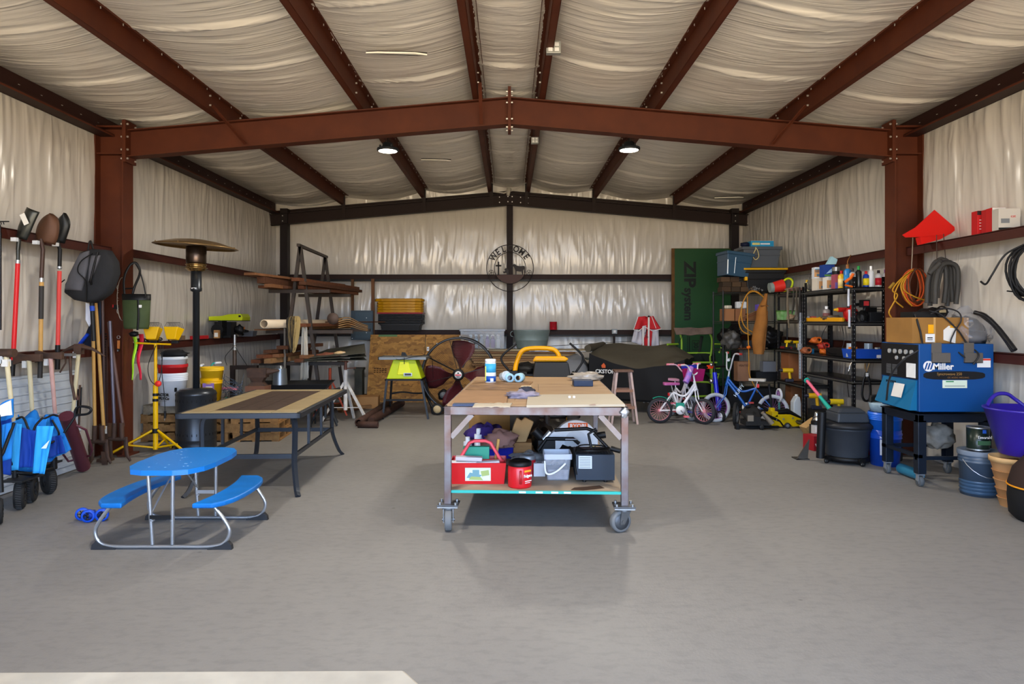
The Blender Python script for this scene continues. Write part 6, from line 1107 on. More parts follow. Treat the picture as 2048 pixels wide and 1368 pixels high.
def S(x, X=None):
    """point on the shelves seen at column x of the photo"""
    X = X or 4.08; Y = X * F / (x - 1018)
    if Y < 7.99: Y = 8.03; X = (x - 1018) * Y / F
    return X, Y
e_ = .002
# top shelf
for (n_, lab, x, X, r_, h, col, cap, band) in (
        ('spray_bottle', 'yellow and white squeeze bottle at the left of the top shelf', 1614, 4.06, .04, .16, 'D8CC9A', 'C8A020', None), ('glue_bottle', 'yellow squeeze bottle left of the blue propane cylinder', 1683, 4.08, .04, .22, 'E0B428', 'B81818', 'F0D890'),
        ('propane_cylinder', 'blue propane torch cylinder on the top shelf', 1695, 4.05, .042, .28, '1E72B4', '8A5A30', '2F88C8'), ('spray_can', 'grey and black spray can right of the blue propane cylinder', 1705, 4.04, .034, .22, 'A4A8AC', '18181A', '2A2C30'),
        ('oil_bottle', 'black bottle with a green cap on the top shelf', 1717, None, .035, .25, '141816', '1E8A3A', None), ('lubricant_can', 'blue and yellow lubricant can with a red cap on the top shelf', 1732, None, .034, .19, '1C3FA0', 'C81E1E', 'E8D020'),
        ('cleaner_bottle', 'tall white bottle between the blue can and the red spray can', 1742, None, .033, .25, 'D8DADC', 'F4F4F4', None), ('spray_can', 'red and white spray can with a black cap on the top shelf', 1757, None, .036, .20, 'D8D4D4', '2A1A1A', 'C02430'),
        ('spray_can', 'white and purple spray can against the right column', 1771, None, .033, .21, 'E4E0E4', '7A2A8A', '8E5AA0')):
    X_, Y_ = S(x, X); bottle(n_, lab, (X_, Y_, S1), r_, h, col, cap, band)
X_, Y_ = S(1695, 4.05); b = B(M('8A5A30', .3, .8)); b.tube(smooth([(0, 0, 0), (.0, 0, .03), (.012, 0, .06), (.04, 0, .11)]), .006, 6); tag(b.build('torch_tip', loc=(X_, Y_, S1 + .283)), 'brass torch nozzle on top of the blue propane cylinder', 'nozzle')
for (n_, lab, x, X, d, z, col, rz) in (
        ('carton', 'white box with an orange picture on the top shelf', 1641, 4.09, (.16, .14, .16), 0, 'C8C0B2', 5), ('carton', 'white box right of the picture box on the top shelf', 1658, 4.09, (.10, .14, .165), 0, 'D8D6D0', 0), ('wipes_box', 'white and blue tissue box stacked on the picture box', 1635, 4.09, (.11, .12, .15), .161, 'D6DCE4', -6),
        ('detergent_box', 'dark blue detergent box stacked on the white box', 1654, 4.09, (.14, .12, .155), .166, '1C3E8A', 0), ('carton', 'red and purple box beside the paint can on the top shelf', 1671, 4.06, (.06, .10, .18), 0, '9A4A5A', 0)):
    X_, Y_ = S(x, X)
    def ex(b, d=d, col=col, lab=lab):
        if 'picture' in lab: b.m(M('C89460', .6)).box(-.06, .03, -d[1] / 2 - .001, -d[1] / 2, .02, .12); b.m(M('5A7A8A', .6)).box(-.03, .02, -d[1] / 2 - .002, -d[1] / 2, .03, .06)
        if 'tissue' in lab: b.m(M('6FA8CC', .6)).box(-.05, .04, -d[1] / 2 - .001, -d[1] / 2, .08, .13); b.m(M('2A2A6A', .6)).box(-.0, .04, -d[1] / 2 - .001, -d[1] / 2, .03, .06)
        if 'detergent' in lab: b.m(M('9FC4E4', .6)).prism([(-.04, .04), (.04, .06), (.05, .12), (.01, .09)], -d[1] / 2 - .001, -d[1] / 2); b.m(M('5A8A30', .6)).box(-.06, .06, -d[1] / 2 - .001, -d[1] / 2, .01, .03)
        if 'purple' in lab: b.m(M('6A5AA8', .6)).box(-.028, .028, -d[1] / 2 - .001, -d[1] / 2, .0, .08)
    bx(n_, lab, 'box', (X_, Y_, S1 + z), d, M(col, .6), R(rz), extra=ex)
b = B(M('9CC4D0', .6)); b.prism([(-.06, 0), (.05, 0), (.07, .06), (.0, .10), (-.03, .05)], -.03, .03); X_, Y_ = S(1662, 4.10); tag(b.build('refill_packet', loc=(X_, Y_, S1 + .323)), 'pale teal packet leaning on top of the dark blue detergent box', 'packet')
X_, Y_ = S(1672, 4.12); b = B(M('8E8C86', .3, .6)); b.cyl((0, 0, 0), (0, 0, .10), .045, n=20); b.m(BLACK).lathe([(.046, 0), (.046, .05)], cap=False); tag(b.build('paint_can', loc=(X_, Y_, S1 + .181)), 'grey tin can stacked on the red and purple box', 'can')
def lumpthing(name, lab, cat, loc, d, col, seed=1, amp=.5, extra=None, rough=.7):
    b = B(M(col, rough, 0, .4, 9, None, .3)); b.lump((0, 0, d[2]), d, seed, amp, 30, 2.4, 0)
    if extra: extra(b)
    return tag(b.build(name, loc=loc), lab, cat)
def gun(name, lab, loc, col, col2, sc=1.0, rz=0, cat='power tool'):
    """a cordless drill: body, grip and battery"""
    t = thing(name, lab, cat, loc, rz); b = B(M(col, .45)); b.tube([(-.09 * sc, 0, .16 * sc), (.05 * sc, 0, .16 * sc)], .032 * sc, 10); b.tube([(-.04 * sc, 0, .15 * sc), (-.055 * sc, 0, .04 * sc)], .02 * sc, 8); b.build('body', t); b = B(M(col2, .5)); b.tube([(.05 * sc, 0, .16 * sc), (.10 * sc, 0, .16 * sc)], [.026 * sc, .014 * sc], 10); b.cb((-.04 * sc, 0, .022 * sc), (.11 * sc, .07 * sc, .042 * sc)); b.build('battery', t, .004); return t
X_, Y_ = S(1624, 4.1); lumpthing('grey_sander', 'grey sander with a cord left of the picture box', 'power tool', (X_, Y_, S1), (.06, .06, .10), '6E6A62', 5)
b = B(M('5A5650', .4, .5)); b.cyl((-.35, -.05, .19), (.0, 0, .24), .006); tag(b.build('metal_rod', loc=(X_, Y_, S1)), 'thin grey rod sticking left from the grey sander', 'rod')
X_, Y_ = S(1592, 4.1); lumpthing('pink_rag', 'pinkish brown rag draped at the left of the top shelf', 'rag', (X_, Y_, S1 + .02), (.13, .10, .03), '9A6E62', 3)
X_, Y_ = S(1597, 4.2); lumpthing('green_hose_nozzle', 'bright green nozzle lying behind the pinkish rag', 'nozzle', (X_, Y_ + .15, S1 + .02), (.07, .04, .03), '2FAE4A', 4)
t = thing('leaf_blower', 'red blower with lime green handle at the end of the top shelf', 'leaf blower', (3.93, 10.0, S1 + .02)); t.scale = (.72,) * 3; b = B(M('C8281E', .4)); b.tube([(-.10, 0, .10), (.12, 0, .14)], [.10, .13], 14); b.build('body', t); b = B(M('B8C818', .4)); b.tube(smooth([(.13, -.03, .05), (.12, -.03, .22), (.22, -.03, .28), (.30, -.03, .22), (.26, -.03, .08), (.12, -.03, .02)]), .022, 7); b.build('handle', t); b = B(M('7A8480', .4)); b.cyl((-.16, 0, .09), (-.09, 0, .10), .10, .105, 20); b.build('intake_cap', t)
# orange clamp and hanging light tube
t = thing('bar_clamp', 'orange squeeze clamp hooked on the near shelf post', 'clamp', (3.955, 7.93, S1 + .05)); b = B(M('D8641A', .45)); b.tube([(-.07, -.03, .0), (.0, -.03, .05), (.03, -.03, .10)], .018, 6); b.tube([(-.07, -.03, -.03), (.02, -.03, -.05)], .012, 6); b.build('jaw', t); b = B(BLACK); b.box(-.085, -.065, -.035, -.02, -.12, .02); b.build('bar', t)
for k, z in enumerate((1.68, 1.44)):
    b = B(M('B8BCC6', .3)); b.cyl((0, 0, 0), (0, 0, .20), .013, n=12); b.m(BLACK).cyl((0, 0, -.02), (0, 0, 0), .015, n=12); tag(b.build('tube_light', loc=(3.93 + k * .01, 7.90 - .0, z - .02)), ('upper', 'lower')[k] + ' white section of the tube light hanging on the near post', 'tube light')
# second shelf
bx('spirit_level', 'long yellow spirit level along the second shelf edge', 'level', (4.02, 8.72, S2), (.03, 1.0, .05), M('D8980F', .45))
for (n_, lab, x, X, d, col, z) in (('small_carton', 'white and grey small carton at the left of the second shelf', 1616, 4.1, (.07, .07, .07), 'B8BCC0', 0), ('small_carton', 'small red and white carton on the second shelf', 1626, 4.1, (.06, .07, .07), 'B85048', 0)): X_, Y_ = S(x, X); bx(n_, lab, 'box', (X_, Y_, S2 + z), d, M(col, .6))
X_, Y_ = S(1653, 4.15); bottle('cleaner_bottle', 'grey bottle with a white cap on the second shelf', (X_, Y_, S2), .045, .20, '8A8280', 'E8E8E8', '7A4A48')
X_, Y_ = S(1640, 4.15); lumpthing('tape_measure', 'small yellow tape measure between the cartons and grey bottle', 'tape measure', (X_, Y_, S2), (.03, .03, .03), 'D89A20', 2, .2)
X_, Y_ = S(1665, 4.12); lumpthing('dusty_rag', 'dusty brown rag heap in the middle of the second shelf', 'rag', (X_, Y_, S2 + .0), (.13, .12, .04), '6A5A48', 8)
X_, Y_ = S(1680, 4.1); gun('caulk_gun', 'red and yellow caulking gun on the second shelf', (X_, Y_ - .03, S2 + .002), 'B8221C', 'D8A818', .9, R(180), 'caulk gun')
X_, Y_ = S(1716, None); t = thing('circular_saw', 'red cordless saw behind the near post on the second shelf', 'circular saw', (X_ + .02, Y_ + .2, S2)); b = B(M('B01A18', .4)); b.lump((0, 0, .09), (.08, .06, .10), 2, .3); b.build('body', t); b = B(BLK_METAL); b.tube([(.02, 0, .20), (.12, 0, .21)], .02, 8); b.cyl((.02, -.05, .06), (.02, -.04, .06), .07, n=20); b.build('handle', t)
X_, Y_ = S(1737, None); t = thing('impact_driver', 'black driver with a red face standing on the second shelf', 'power tool', (X_, Y_ + .12, S2)); b = B(BLACK); b.lump((0, 0, .06), (.09, .07, .07), 6, .3); b.cyl((.01, 0, .10), (.02, 0, .18), .02); b.box(-.03, .06, -.04, .04, .17, .26); b.build('body', t, .008); b = B(M('B83030', .5)); b.box(-.015, .045, -.046, -.04, .19, .245); b.build('face', t)
X_, Y_ = S(1762, None); bx('drawer_case', 'black drawer case at the right end of the second shelf', 'case', (X_, Y_ + .15, S2), (.22, .24, .11), M('141518', .5)); 
t = thing('steel_toolbox', 'dark open-frame steel box on top of the black drawer case', 'tool box', (X_ - .01, Y_ + .15, S2 + .112)); b = B(BLK_METAL)
for z in (0, .03, .06): b.box(-.09, .07, -.08, -.075, z, z + .008)
b.box(-.09, .07, .05, .055, 0, .06); b.box(-.09, -.085, -.08, .05, 0, .06); b.build('frame', t)
X_, Y_ = S(1556, 4.05); b = B(M('4F8A34', .5, 0, .5, 12, 'A8C8A0')); b.taper(0, .13, (.09, .08), (.10, .09)); b.m(M('3C6E28', .4)).box(-.105, .105, -.095, .095, .125, .14); tag(b.build('plastic_tub', loc=(X_, 10.0, S2 + .02)), 'green patterned tub on the middle unit second shelf', 'tub')
X_, Y_ = S(1582, 4.05); lumpthing('garden_glove', 'tan garden glove on the middle unit second shelf', 'glove', (X_, Y_, S2 + .02), (.06, .05, .04), 'B89A78', 5)
# belts hanging under the top shelf
for k, (x, l, col) in enumerate(((1576, .50, '6E6250'), (1588, .30, '3A3630'), (1594, .34, '4A4238'), (1600, .42, '2E2A26'))):
    X_, Y_ = S(x, 3.955); b = B(M(col, .8)); b.tube(smooth([(0, 0, .06), (-.01, 0, -l * .4), (.02 * (-1) ** k, .01, -l)]), .012, 5, flat=.4); b.tube(smooth([(.0, .03, .06), (.02, .03, -l * .5), (.02 * (-1) ** k, .01, -l)]), .009, 5, flat=.4); tag(b.build('hanging_belt', loc=(X_, Y_, S1 + .0)), ('longest tan belt hanging from the top shelf', 'short dark belt right of the tan belt', 'brown belt between two dark belts under the top shelf', 'black belt nearest the shelf post under the top shelf')[k], 'belt')
# third shelf
X_, Y_ = S(1642, 4.1)
for k, (dx, dz, lab) in enumerate(((-.04, .14, 'upper orange ratchet tool in the heap on the third shelf'), (.02, .07, 'middle orange and red strap winder on the third shelf'), (.03, 0, 'lower orange clamp in the heap on the third shelf'), (-.12, 0, 'dull orange rope coil at the left of the heap'), (.12, .0, 'small orange hand tool right of the heap'))):
    t = thing('ratchet_strap', lab, 'strap', (X_ + dx, Y_ - dx * 1.5, S3 + dz)); b = B(M(('D0641E', 'B83424', 'D86A1A', '9A5430', 'C86424')[k], .5, 0, .4, 14)); b.lump((0, 0, .035), (.075, .06, .045), k + 2, .5, 14, 2.8, 0); b.tube(arc((.01, -.06, .045), .035, 0, 2 * pi, 10), .012, 6); b.build('webbing', t); b = B(BLK_METAL); b.cb((.03, -.05, .05), (.05, .03, .02)); b.build('buckle', t)
X_, Y_ = S(1615, 4.06); bx('parts_box', 'small teal blue box at the left of the third shelf', 'box', (X_, Y_, S3), (.13, .12, .06), M('1E6E98', .5))
X_, Y_ = S(1705, 4.03); b = B(M('1746A8', .45)); b.taper(0, .11, (.19, .11), (.205, .12)); tag(b.build('blue_tray', loc=(4.18, 8.04, S3), bev=.004), 'bright blue plastic tray at the near end of the third shelf', 'tray')
for (x, col, lab) in ((4.03, '9AA4AC', 'clear jar with an orange lid band in the blue tray'), (4.24, '7A8A98', 'clear blue-grey jar in the blue tray')): b = B(M(col, .2)); b.cyl((0, 0, 0), (0, 0, .16), .05, .045, 16); b.m(M('D87A20', .5)).box(-.05, .05, -.055, -.045, .09, .12) if x < 4.1 else None; tag(b.build('jar', loc=(x, 8.05, S3 + .015)), lab, 'jar')
for k, (x, lab) in enumerate(((1748, 'clear jug with a white label right of the blue tray'), (1760, 'clear jar of screws lying at the shelf end'), (1769, 'third clear jar against the column at the shelf end'))):
    X_, Y_ = S(x, None); b = B(M(('A8A8A4', '8A9298', '9AA0A4')[k], .2, 0, .4, 20)); b.cyl((0, 0, 0), (0, 0, .11), .042, .034, 14); b.cyl((0, 0, .11), (0, 0, .13), .022, n=12); b.m(WHITE).box(-.025, .025, -.044, -.038, .01, .06); tag(b.build('jar', loc=(min(X_, 4.44) - k * .004 , Y_ - .06 + k * .07, S3)), lab, 'jar')
b = B(BLACK); b.box(-.14, .14, -.28, .28, 0, .10); tag(b.build('tool_case', loc=(4.19, 8.45, S3), bev=.01), 'long black tool case behind the blue tray', 'case')
for k, (x, z, lab) in enumerate(((1578, .04, 'upper yellow driver on the middle unit third shelf'), (1590, 0, 'lower yellow driver beside the silver tin'))): X_, Y_ = S(x, 4.06); gun('power_drill', lab, (X_, Y_, S3 + .032), 'D8B010', '1A1A1A', .65, R(180 * k))
X_, Y_ = S(1599, 4.04); bx('silver_tin', 'silver tin at the right of the middle unit third shelf', 'tin', (X_, Y_, S3 + .032), (.05, .05, .09), M('B0B4B8', .3, .6))
X_, Y_ = S(1550, 4.06); bx('red_pliers_case', 'long dull red case on the middle unit third shelf', 'case', (X_, 10.0, S3 + .032), (.10, .2, .03), M('7A1A20', .5))
# under the shelves
for (lab, loc, d, col, rz) in (('tall brown carton under the middle unit third shelf', (4.15, 9.95, .625), (.26, .28, .42), '7A4A2A', 0), ('lower brown carton under the middle unit', (4.20, 9.98, .125), (.24, .2, .42), '6E4426', 0)): bx('carton', lab, 'box', loc, d, M(col, .85), R(rz))
b = B(M('A8ACB0', .4, .3)); b.box(-.012, .012, -.01, .01, 0, .9); b.m(BLACK)
for k in range(20): b.box(-.012, .0, -.011, -.01, .04 + k * .042, .045 + k * .042)
tag(b.build('measuring_rule', loc=(3.965, 9.30, .70)), 'long white marked rule standing at the middle unit post', 'rule')
# hanging leash and clip
t = thing('leash', 'black strap loop with brass clips hanging from the third shelf', 'leash', (4.13, 7.885, .90)); b = B(BLACK); b.tube(smooth([(0, 0, 0), (-.035, 0, -.12), (-.05, 0, -.26), (-.02, 0, -.33), (.03, 0, -.32), (.045, 0, -.22), (.03, 0, -.08), (.005, 0, 0)]), .014, 6, flat=.5); b.build('strap', t); b = B(M('C8A060', .3, .8)); b.tube([(-.02, 0, .10), (-.01, 0, .03), (.0, 0, 0), (.01, 0, .03), (.03, 0, .10)], .005, 5); b.build('clip', t); b = B(WHITE); b.cb((0, -.014, -.03), (.03, .004, .04)); b.build('tag_label', t)
b = B(CHROME); b.tube([(0, 0, 0), (-.02, 0, -.04), (-.025, 0, -.07), (-.035, 0, -.10)], .007, 5); b.m(BLACK).tube(smooth([(-.03, 0, -.10), (-.05, 0, -.2), (-.03, 0, -.4)]), .004, 5); tag(b.build('snap_hook', loc=(3.955, 7.88, 1.01)), 'silver snap hook on a thin cord at the near shelf post', 'hook')
b = B(BLACK); b.tube(smooth([(0, 0, 0), (-.08, 0, -.18), (.0, .0, -.36), (.14, 0, -.36), (.20, 0, -.2), (.16, 0, 0)]), .004, 5); tag(b.build('looped_cable', loc=(3.95, 8.45, S2 - .02)), 'thin black cord looping below the second shelf', 'cord')
# ---- floor clutter before the shelving
FZ = 0
t = thing('floor_jack', 'yellow trolley floor jack with a black lifting arm on the floor', 'floor jack', FL(1575, 857) + Vector((.0, .15, 0))); YJ = M('C8A800', .4, 0, .2, 9); b = B(YJ)
for y in (-.13, .10): b.prism([(-.22, .03), (-.20, .13), (-.14, .19), (.05, .19), (.20, .13), (.20, .03), (.08, .02), (.04, .06), (-.02, .06), (-.06, .02)], y, y + .02)
b.box(-.2, -.12, -.13, .12, .15, .23); b.box(-.19, -.13, -.04, .04, .2, .27); b.build('chassis', t, .006); b = B(BLACK); b.tube([(-.10, 0, .20), (.05, 0, .22), (.22, 0, .12), (.26, 0, .07)], [.05, .06, .05, .03], 8, flat=.7); b.tube([(-.16, 0, .25), (-.20, 0, .60)], .016, 8); b.build('lifting_arm', t)
for x, y in ((-.0, -.15), (-.0, .14), (-.17, -.1)): wheel(t, (x, y, .04), .04, .03, M('222222', .6), GREY, 'y', 'wheel')
for x, z in ((-.15, .12), (-.05, .13), (.08, .14), (.14, .09)): b = B(ZINC); b.cyl((x, -.145, z), (x, -.13, z), .012, n=8); b.build('bolt', t)
def fl(x, y): return FL(x, y)
p = P(1596, 820, 8.9); t = thing('plastic_jug', 'tall white plastic jug on the bottom shelf behind the yellow jack', 'jug', (4.06, 9.66, .122)); b = B(M('B9BEC0', .45)); b.prism([(-.055, 0), (.055, 0), (.055, .20), (.04, .28), (.03, .30), (-.01, .30), (-.055, .22)], -.06, .06); b.build('body', t, .012); b = B(WHITE); b.cyl((.01, 0, .30), (.01, 0, .325), .022, n=12); b.build('cap', t)
lumpthing('paper_sack', 'small crumpled brown paper sack left of the white jug', 'bag', (4.06, 9.85, .122), (.07, .07, .07), 'A08860', 5, .5)
b = B(M('B8935F', .8, 0, .3, 5)); b.cb((0, 0, .09), (.20, .16, .18)); o = b.build('carton', bev=.004); o.location = (3.80, 8.45, .08); o.rotation_euler = (0, R(-32), R(8)); tag(o, 'tilted tan carton behind the small lantern', 'box')
b = B(M('C8CACA', .15, .9)); b.lathe([(.001, 0), (.045, .0), (.05, .03), (.045, .07), (.028, .10), (.028, .13), (.02, .15), (.001, .15)]); tag(b.build('steel_sprayer', loc=(3.72, 8.25, .24)), 'shiny steel bulb-shaped container on the tan carton', 'container'); bx('parts_crate', 'low grey crate under the shiny steel container', 'crate', (3.73, 8.22, 0), (.16, .16, .238), M('2A2622', .7))
t = thing('lantern', 'small clear lantern with a black cap on the red box', 'lantern', (3.60, 8.00, .175)); b = B(M('B4B4B0', .3)); b.cyl((0, 0, 0), (0, 0, .10), .055, n=18); b.m(WHITE).box(-.03, .03, -.058, -.05, .02, .08); b.build('body', t); b = B(BLACK); b.cyl((0, 0, .10), (0, 0, .14), .058, n=18); b.tube(arc((0, 0, .14), .05, 0, pi, 8), .005, 5); b.build('cap', t)
def ex(b): b.m(WHITE); 
t = thing('red_carton', 'red carton with white script on the floor by the vacuum', 'box', (3.58, 7.92, 0), R(12)); b = B(M('8E1620', .6)); b.box(-.12, .12, -.10, .10, 0, .17); b.build('body', t, .003); text('Milwaukee', t, (-.01, -.103, .10), (pi / 2, R(-20), 0), .045, WHITE); 
# bat
t = thing('toy_bat', 'pink and teal bat leaning against the vacuum', 'bat', (0, 0, 0)); a, c = P(1613, 760, 8.3), P(1663, 822, 7.75); d = c - a; b = B(M('D8627A', .45)); b.tube([a + d * .03, a + d * .55], [.019, .019], 10); b.build('grip', t); b = B(M('1E9A88', .45)); b.tube([a - d * .0, a + d * .03], .034, 12); b.tube([a + d * .55, a + d * 1.0], [.019, .028], 10); b.build('barrel', t)
lumpthing('green_watering_hose', 'coiled dark green hose behind the vacuum', 'hose', (3.70, 7.85, 0.0), (.11, .09, .17), '1E4A26', 2, .2)
bx('drink_can', 'small blue can beside the green hose', 'can', (3.56, 7.75, .0), (.05, .05, .34), M('1F6A94', .4), bev=.01)
for (x, y, h, r_, col, lab) in ((3.95, 8.25, .13, .06, '8A8E90', 'grey paint tin under the near shelves'), (4.06, 8.28, .13, .055, '1E2A48', 'dark blue tin right of the grey paint tin')): b = B(M(col, .35, .4)); b.cyl((0, 0, 0), (0, 0, h), r_, n=20); b.lathe([(r_ + .003, h - .01), (r_ + .003, h), (r_ - .01, h + .004), (.001, h - .004)]); tag(b.build('paint_tin', loc=(x, y, .24)), lab, 'can')
bx('wood_block', 'dark wooden riser block under the paint tins', 'wood block', (4.02, 8.27, .122), (.30, .16, .116), M('2A1C14', .8))
for (x, y, z, lab, col, s_) in ((3.98, 9.75, .62, 'yellow and black drill under the middle shelves', 'C8A010', 1.0), (4.05, 9.05, .32, 'yellow nail gun on a black case under the near shelves', 'C89810', 1.1), (4.1, 8.55, .30, 'yellow saw with blue battery under the near shelves', 'D8B818', 1.1)): gun('power_drill', lab, (x - .02, y, z), col, '1A1A2A', s_, R(170))
bx('tool_case', 'black tool case on the floor under the near shelves, far half', 'case', (4.15, 9.0, .122), (.30, .30, .196), M('101012', .5)); bx('tool_case', 'black tool case under the near shelves, near half', 'case', (4.16, 8.62, .122), (.28, .30, .176), M('121216', .5))
t = thing('scooter', "child's white-wheeled scooter behind the middle shelving post", 'scooter', (3.88, 9.80, 0)); wheel(t, (0, 0, .42), .10, .03, M('C8C8CC', .5), M('9A6AA0', .5), 'x', 'wheel', .75, 8); b = B(M('2A7A6A', .5)); b.box(-.02, .02, -.04, .3, .05, .10); b.cyl((0, 0, .05), (0, 0, .42), .015); b.build('deck', t)
lumpthing('grey_sheet', 'pale grey crumpled sheet behind the blue buckets', 'cloth', (4.10, 7.80, .12), (.10, .08, .10), 'B0ACA8', 6, .6)
for (x, y, lab, s_) in ((3.86, 7.55, 'red fuel can behind the vacuum', 1), (4.03, 7.72, 'second red fuel can beside the near shelf post', .9)):
    t = thing('fuel_can', lab, 'fuel can', (x, y, 0)); b = B(M('A0121A', .4)); b.box(-.11 * s_, .11 * s_, -.08, .08, 0, .30 * s_); b.build('body', t, .02); b = B(BLACK); b.cyl((-.04, 0, .30 * s_), (-.08, 0, .38 * s_), .02); b.build('spout', t)
# shop vacuum
t = thing('shop_vacuum', 'grey and black wet dry vacuum on casters before the shelves', 'vacuum', (3.57, 7.22, 0)); t.scale = (1, 1, .86); VG = M('2C3036', .5, 0, .2, 6); b = B(VG); b.lathe([(.001, .06), (.20, .06), (.205, .10), (.235, .40), (.245, .41), (.245, .44), (.001, .44)], n=36); b.build('drum', t)
b = B(M('1C1D20', .5)); b.lathe([(.25, .435), (.262, .44), (.262, .475), (.22, .50), (.001, .505)], n=36); b.tube([(-.26, 0, .43), (-.26, 0, .36)], .02, 6); b.tube([(.26, 0, .43), (.26, 0, .36)], .02, 6); b.build('lid', t)
b = B(M('31353A', .5)); b.taper(.505, .62, (.17, .16), (.155, .14)); b.taper(.62, .675, (.155, .14), (.10, .085)); b.build('motor_head', t, .018)
b = B(BLACK); b.lathe([(.19, .03), (.215, .035), (.215, .09), (.19, .09)], n=30); 
for g in (R(-80), R(-165), R(-10), R(90)): b.tube([(.18 * cos(g), .18 * sin(g), .06), (.25 * cos(g), .25 * sin(g), .06)], .035, 6)
b.build('base', t)
for g in (R(-80), R(-165), R(-10), R(90)): wheel(t, (.25 * cos(g), .25 * sin(g), .03), .028, .03, M('111111', .5), GREY, 'x', 'caster')
b = B(BLACK); b.cyl((-.30, -.05, .06), (-.28, -.05, .62), .042, n=16); b.build('hose_tube', t)
b = B(M('3A3630', .6, .3)); b.prism([(-.12, 0), (.0, .02), (.02, .22)], -.01, .01); b.box(-.12, .02, -.01, .12, 0, .012); tag(b.build('dustpan', loc=(3.20, 7.32, .0)), 'grey dustpan standing left of the vacuum tube', 'dustpan')
# blue bucket stack
bk_ = bucket('bucket', 'blue bucket with a white sheet label, lowest of the blue stack', 'bucket', (3.90, 7.08, 0), .135, .155, .37, M('1243A8', .35), 'blue bucket stack', handle=False, ribs=2)
b = B(M('C8D0DC', .6)); b.at((0, 0, 0), (0, 0, R(-25))); b.box(-.055, .055, -.147, -.143, .12, .33); b.build('paper_label', bk_)
bucket('bucket', 'second blue bucket nested in the labelled one', 'bucket', (3.90, 7.08, .22), .14, .158, .33, M('1560C8', .35), 'blue bucket stack', handle=False, ribs=4)
b = B(M('9FB8C8', .4, 0, .3, 20)); b.lathe([(.001, 0), (.135, 0), (.15, .07), (.15, .09), (.001, .09)]); tag(b.build('bucket_insert', loc=(3.90, 7.08, .553)), 'pale ribbed tray sitting in the top blue bucket', 'tray')
b = B(M('D8C820', .4)); b.cyl((0, 0, 0), (0, 0, .04), .05, n=18); b.m(BLACK).box(-.03, .03, -.052, -.045, .01, .03); tag(b.build('yellow_jar', loc=(3.94, 7.03, .645)), 'flat yellow labelled jar on the blue buckets', 'jar')
b = B(BLACK); b.tube([(-.06, 0, 0), (-.05, 0, .06), (.05, 0, .07), (.07, 0, 0)], .018, 6); b.m(WHITE).cb((0, -.02, .035), (.04, .005, .025)); b.m(BLACK).cb((0, 0, .03), (.12, .03, .05)); tag(b.build('pistol_tool', loc=(3.82, 7.10, .645)), 'black handled tool with a white label on the blue buckets', 'hand tool')
bottle('spray_bottle', 'teal spray bottle with a black trigger behind the blue buckets', (4.06, 7.30, .50), .04, .26, '1E7A94', '101010', None, .4, .3); bx('steel_drum', 'dark steel drum behind the blue buckets', 'drum', (4.08, 7.32, 0), (.2, .18, .495), M('1A1A1C', .5), bev=.02)
# ---------------------------------------------------------------- wire shelving goods
b = None
def tote(name, lab, loc, w, d, h, col, lid=None, rz=0, rot=None, latch=None):
    t = thing(name, lab, 'tote', loc, rz, rot=rot); b = B(M(col, .4)); b.taper(0, h, (w / 2 * .84, d / 2 * .84), (w / 2, d / 2)); b.cb((0, 0, h - .025), (w + .03, d + .03, .05)); b.taper(h * .55, h * .62, (w / 2 * .95, d / 2 * .95), (w / 2 * .97, d / 2 * .97)); b.build('body', t, .01)
    if lid: b = B(M(lid, .4)); b.cb((0, 0, h + .015), (w + .07, d + .06, .03)); b.cb((0, 0, h + .033), (w * .5, d * .7, .012)); b.build('lid', t, .006)
    if latch: b = B(M(latch, .5)); b.cb((-w / 2 * .97, -d / 2 * .9, h * .6), (.04, .06, .06)); b.build('latch', t, .005)
    return t
tote('storage_tote', 'black tote with a yellow lid on the wire shelving', (4.02, 10.92, 1.945), .62, .44, .34, '1A1A1C', 'C89A08', latch='D8A010')
t = tote('storage_tote', 'grey tote standing on the yellow lid', (3.98, 10.92, 2.325), .60, .40, .33, '4A5058')
b = B(M('C8B880', .7)); b.tube(smooth([(-.1, -.2, .33), (-.12, -.23, .28), (-.16, -.235, .18), (-.12, -.235, .12), (-.07, -.235, .17), (-.09, -.232, .27), (-.12, -.22, .31)]), .006, 6); tag(b.build('rope_loop', loc=(3.98, 10.92, 2.325)), 'pale rope loop hanging over the front of the grey tote', 'rope')
t = tote('storage_tote', 'steel blue tote tilted beside the grey tote', (3.56, 10.88, 2.185), .42, .46, .38, '2A475E', rot=(0, R(7), R(4))); b = B(M('C8D4DC', .3)); b.at((0, 0, 0)); b.tube([(-.06, -.213, .04), (-.07, -.226, .29)], .006, 5); b.tube([(-.16, -.20, .02), (-.19, -.222, .24)], .010, 5); b.build('label_strip', t)
bx('puzzle_box', 'flat blue and white game box on top of the grey tote', 'box', (4.0, 10.90, 2.66), (.36, .25, .09), M('1E86B4', .5), extra=lambda b: (b.m(M('D8DCE0', .5)).box(-.18, .18, -.126, .126, .088, .091), b.m(M('C8C078', .5)).box(-.16, -.04, -.127, -.125, .025, .06), b.m(M('C8D4DC', .5)).box(-.03, .12, -.127, -.125, .03, .055)))
lumpthing('navy_bag', 'small navy bag left of the blue game box', 'bag', (3.76, 10.88, 2.66), (.07, .08, .04), '121A38', 4, .3)
for i in range(3):
    for j in range(4 if i < 2 else 2):
        bx('brick_carton', ('bottom', 'middle', 'top')[i] + ' row brown carton, number ' + ('one', 'two', 'three', 'four')[j] + ' from the left, under the steel blue tote', 'box', (3.42 + j * .145 + (i % 2) * .02, 10.85 + .02 * i, 1.945 + i * .079), (.138, .24, .076), M(('3E2E20', '34281C', '4A3826')[(i + j) % 3], .85), R(random.uniform(-4, 4)))
b = B(M('8A8A8A', .3, .6))
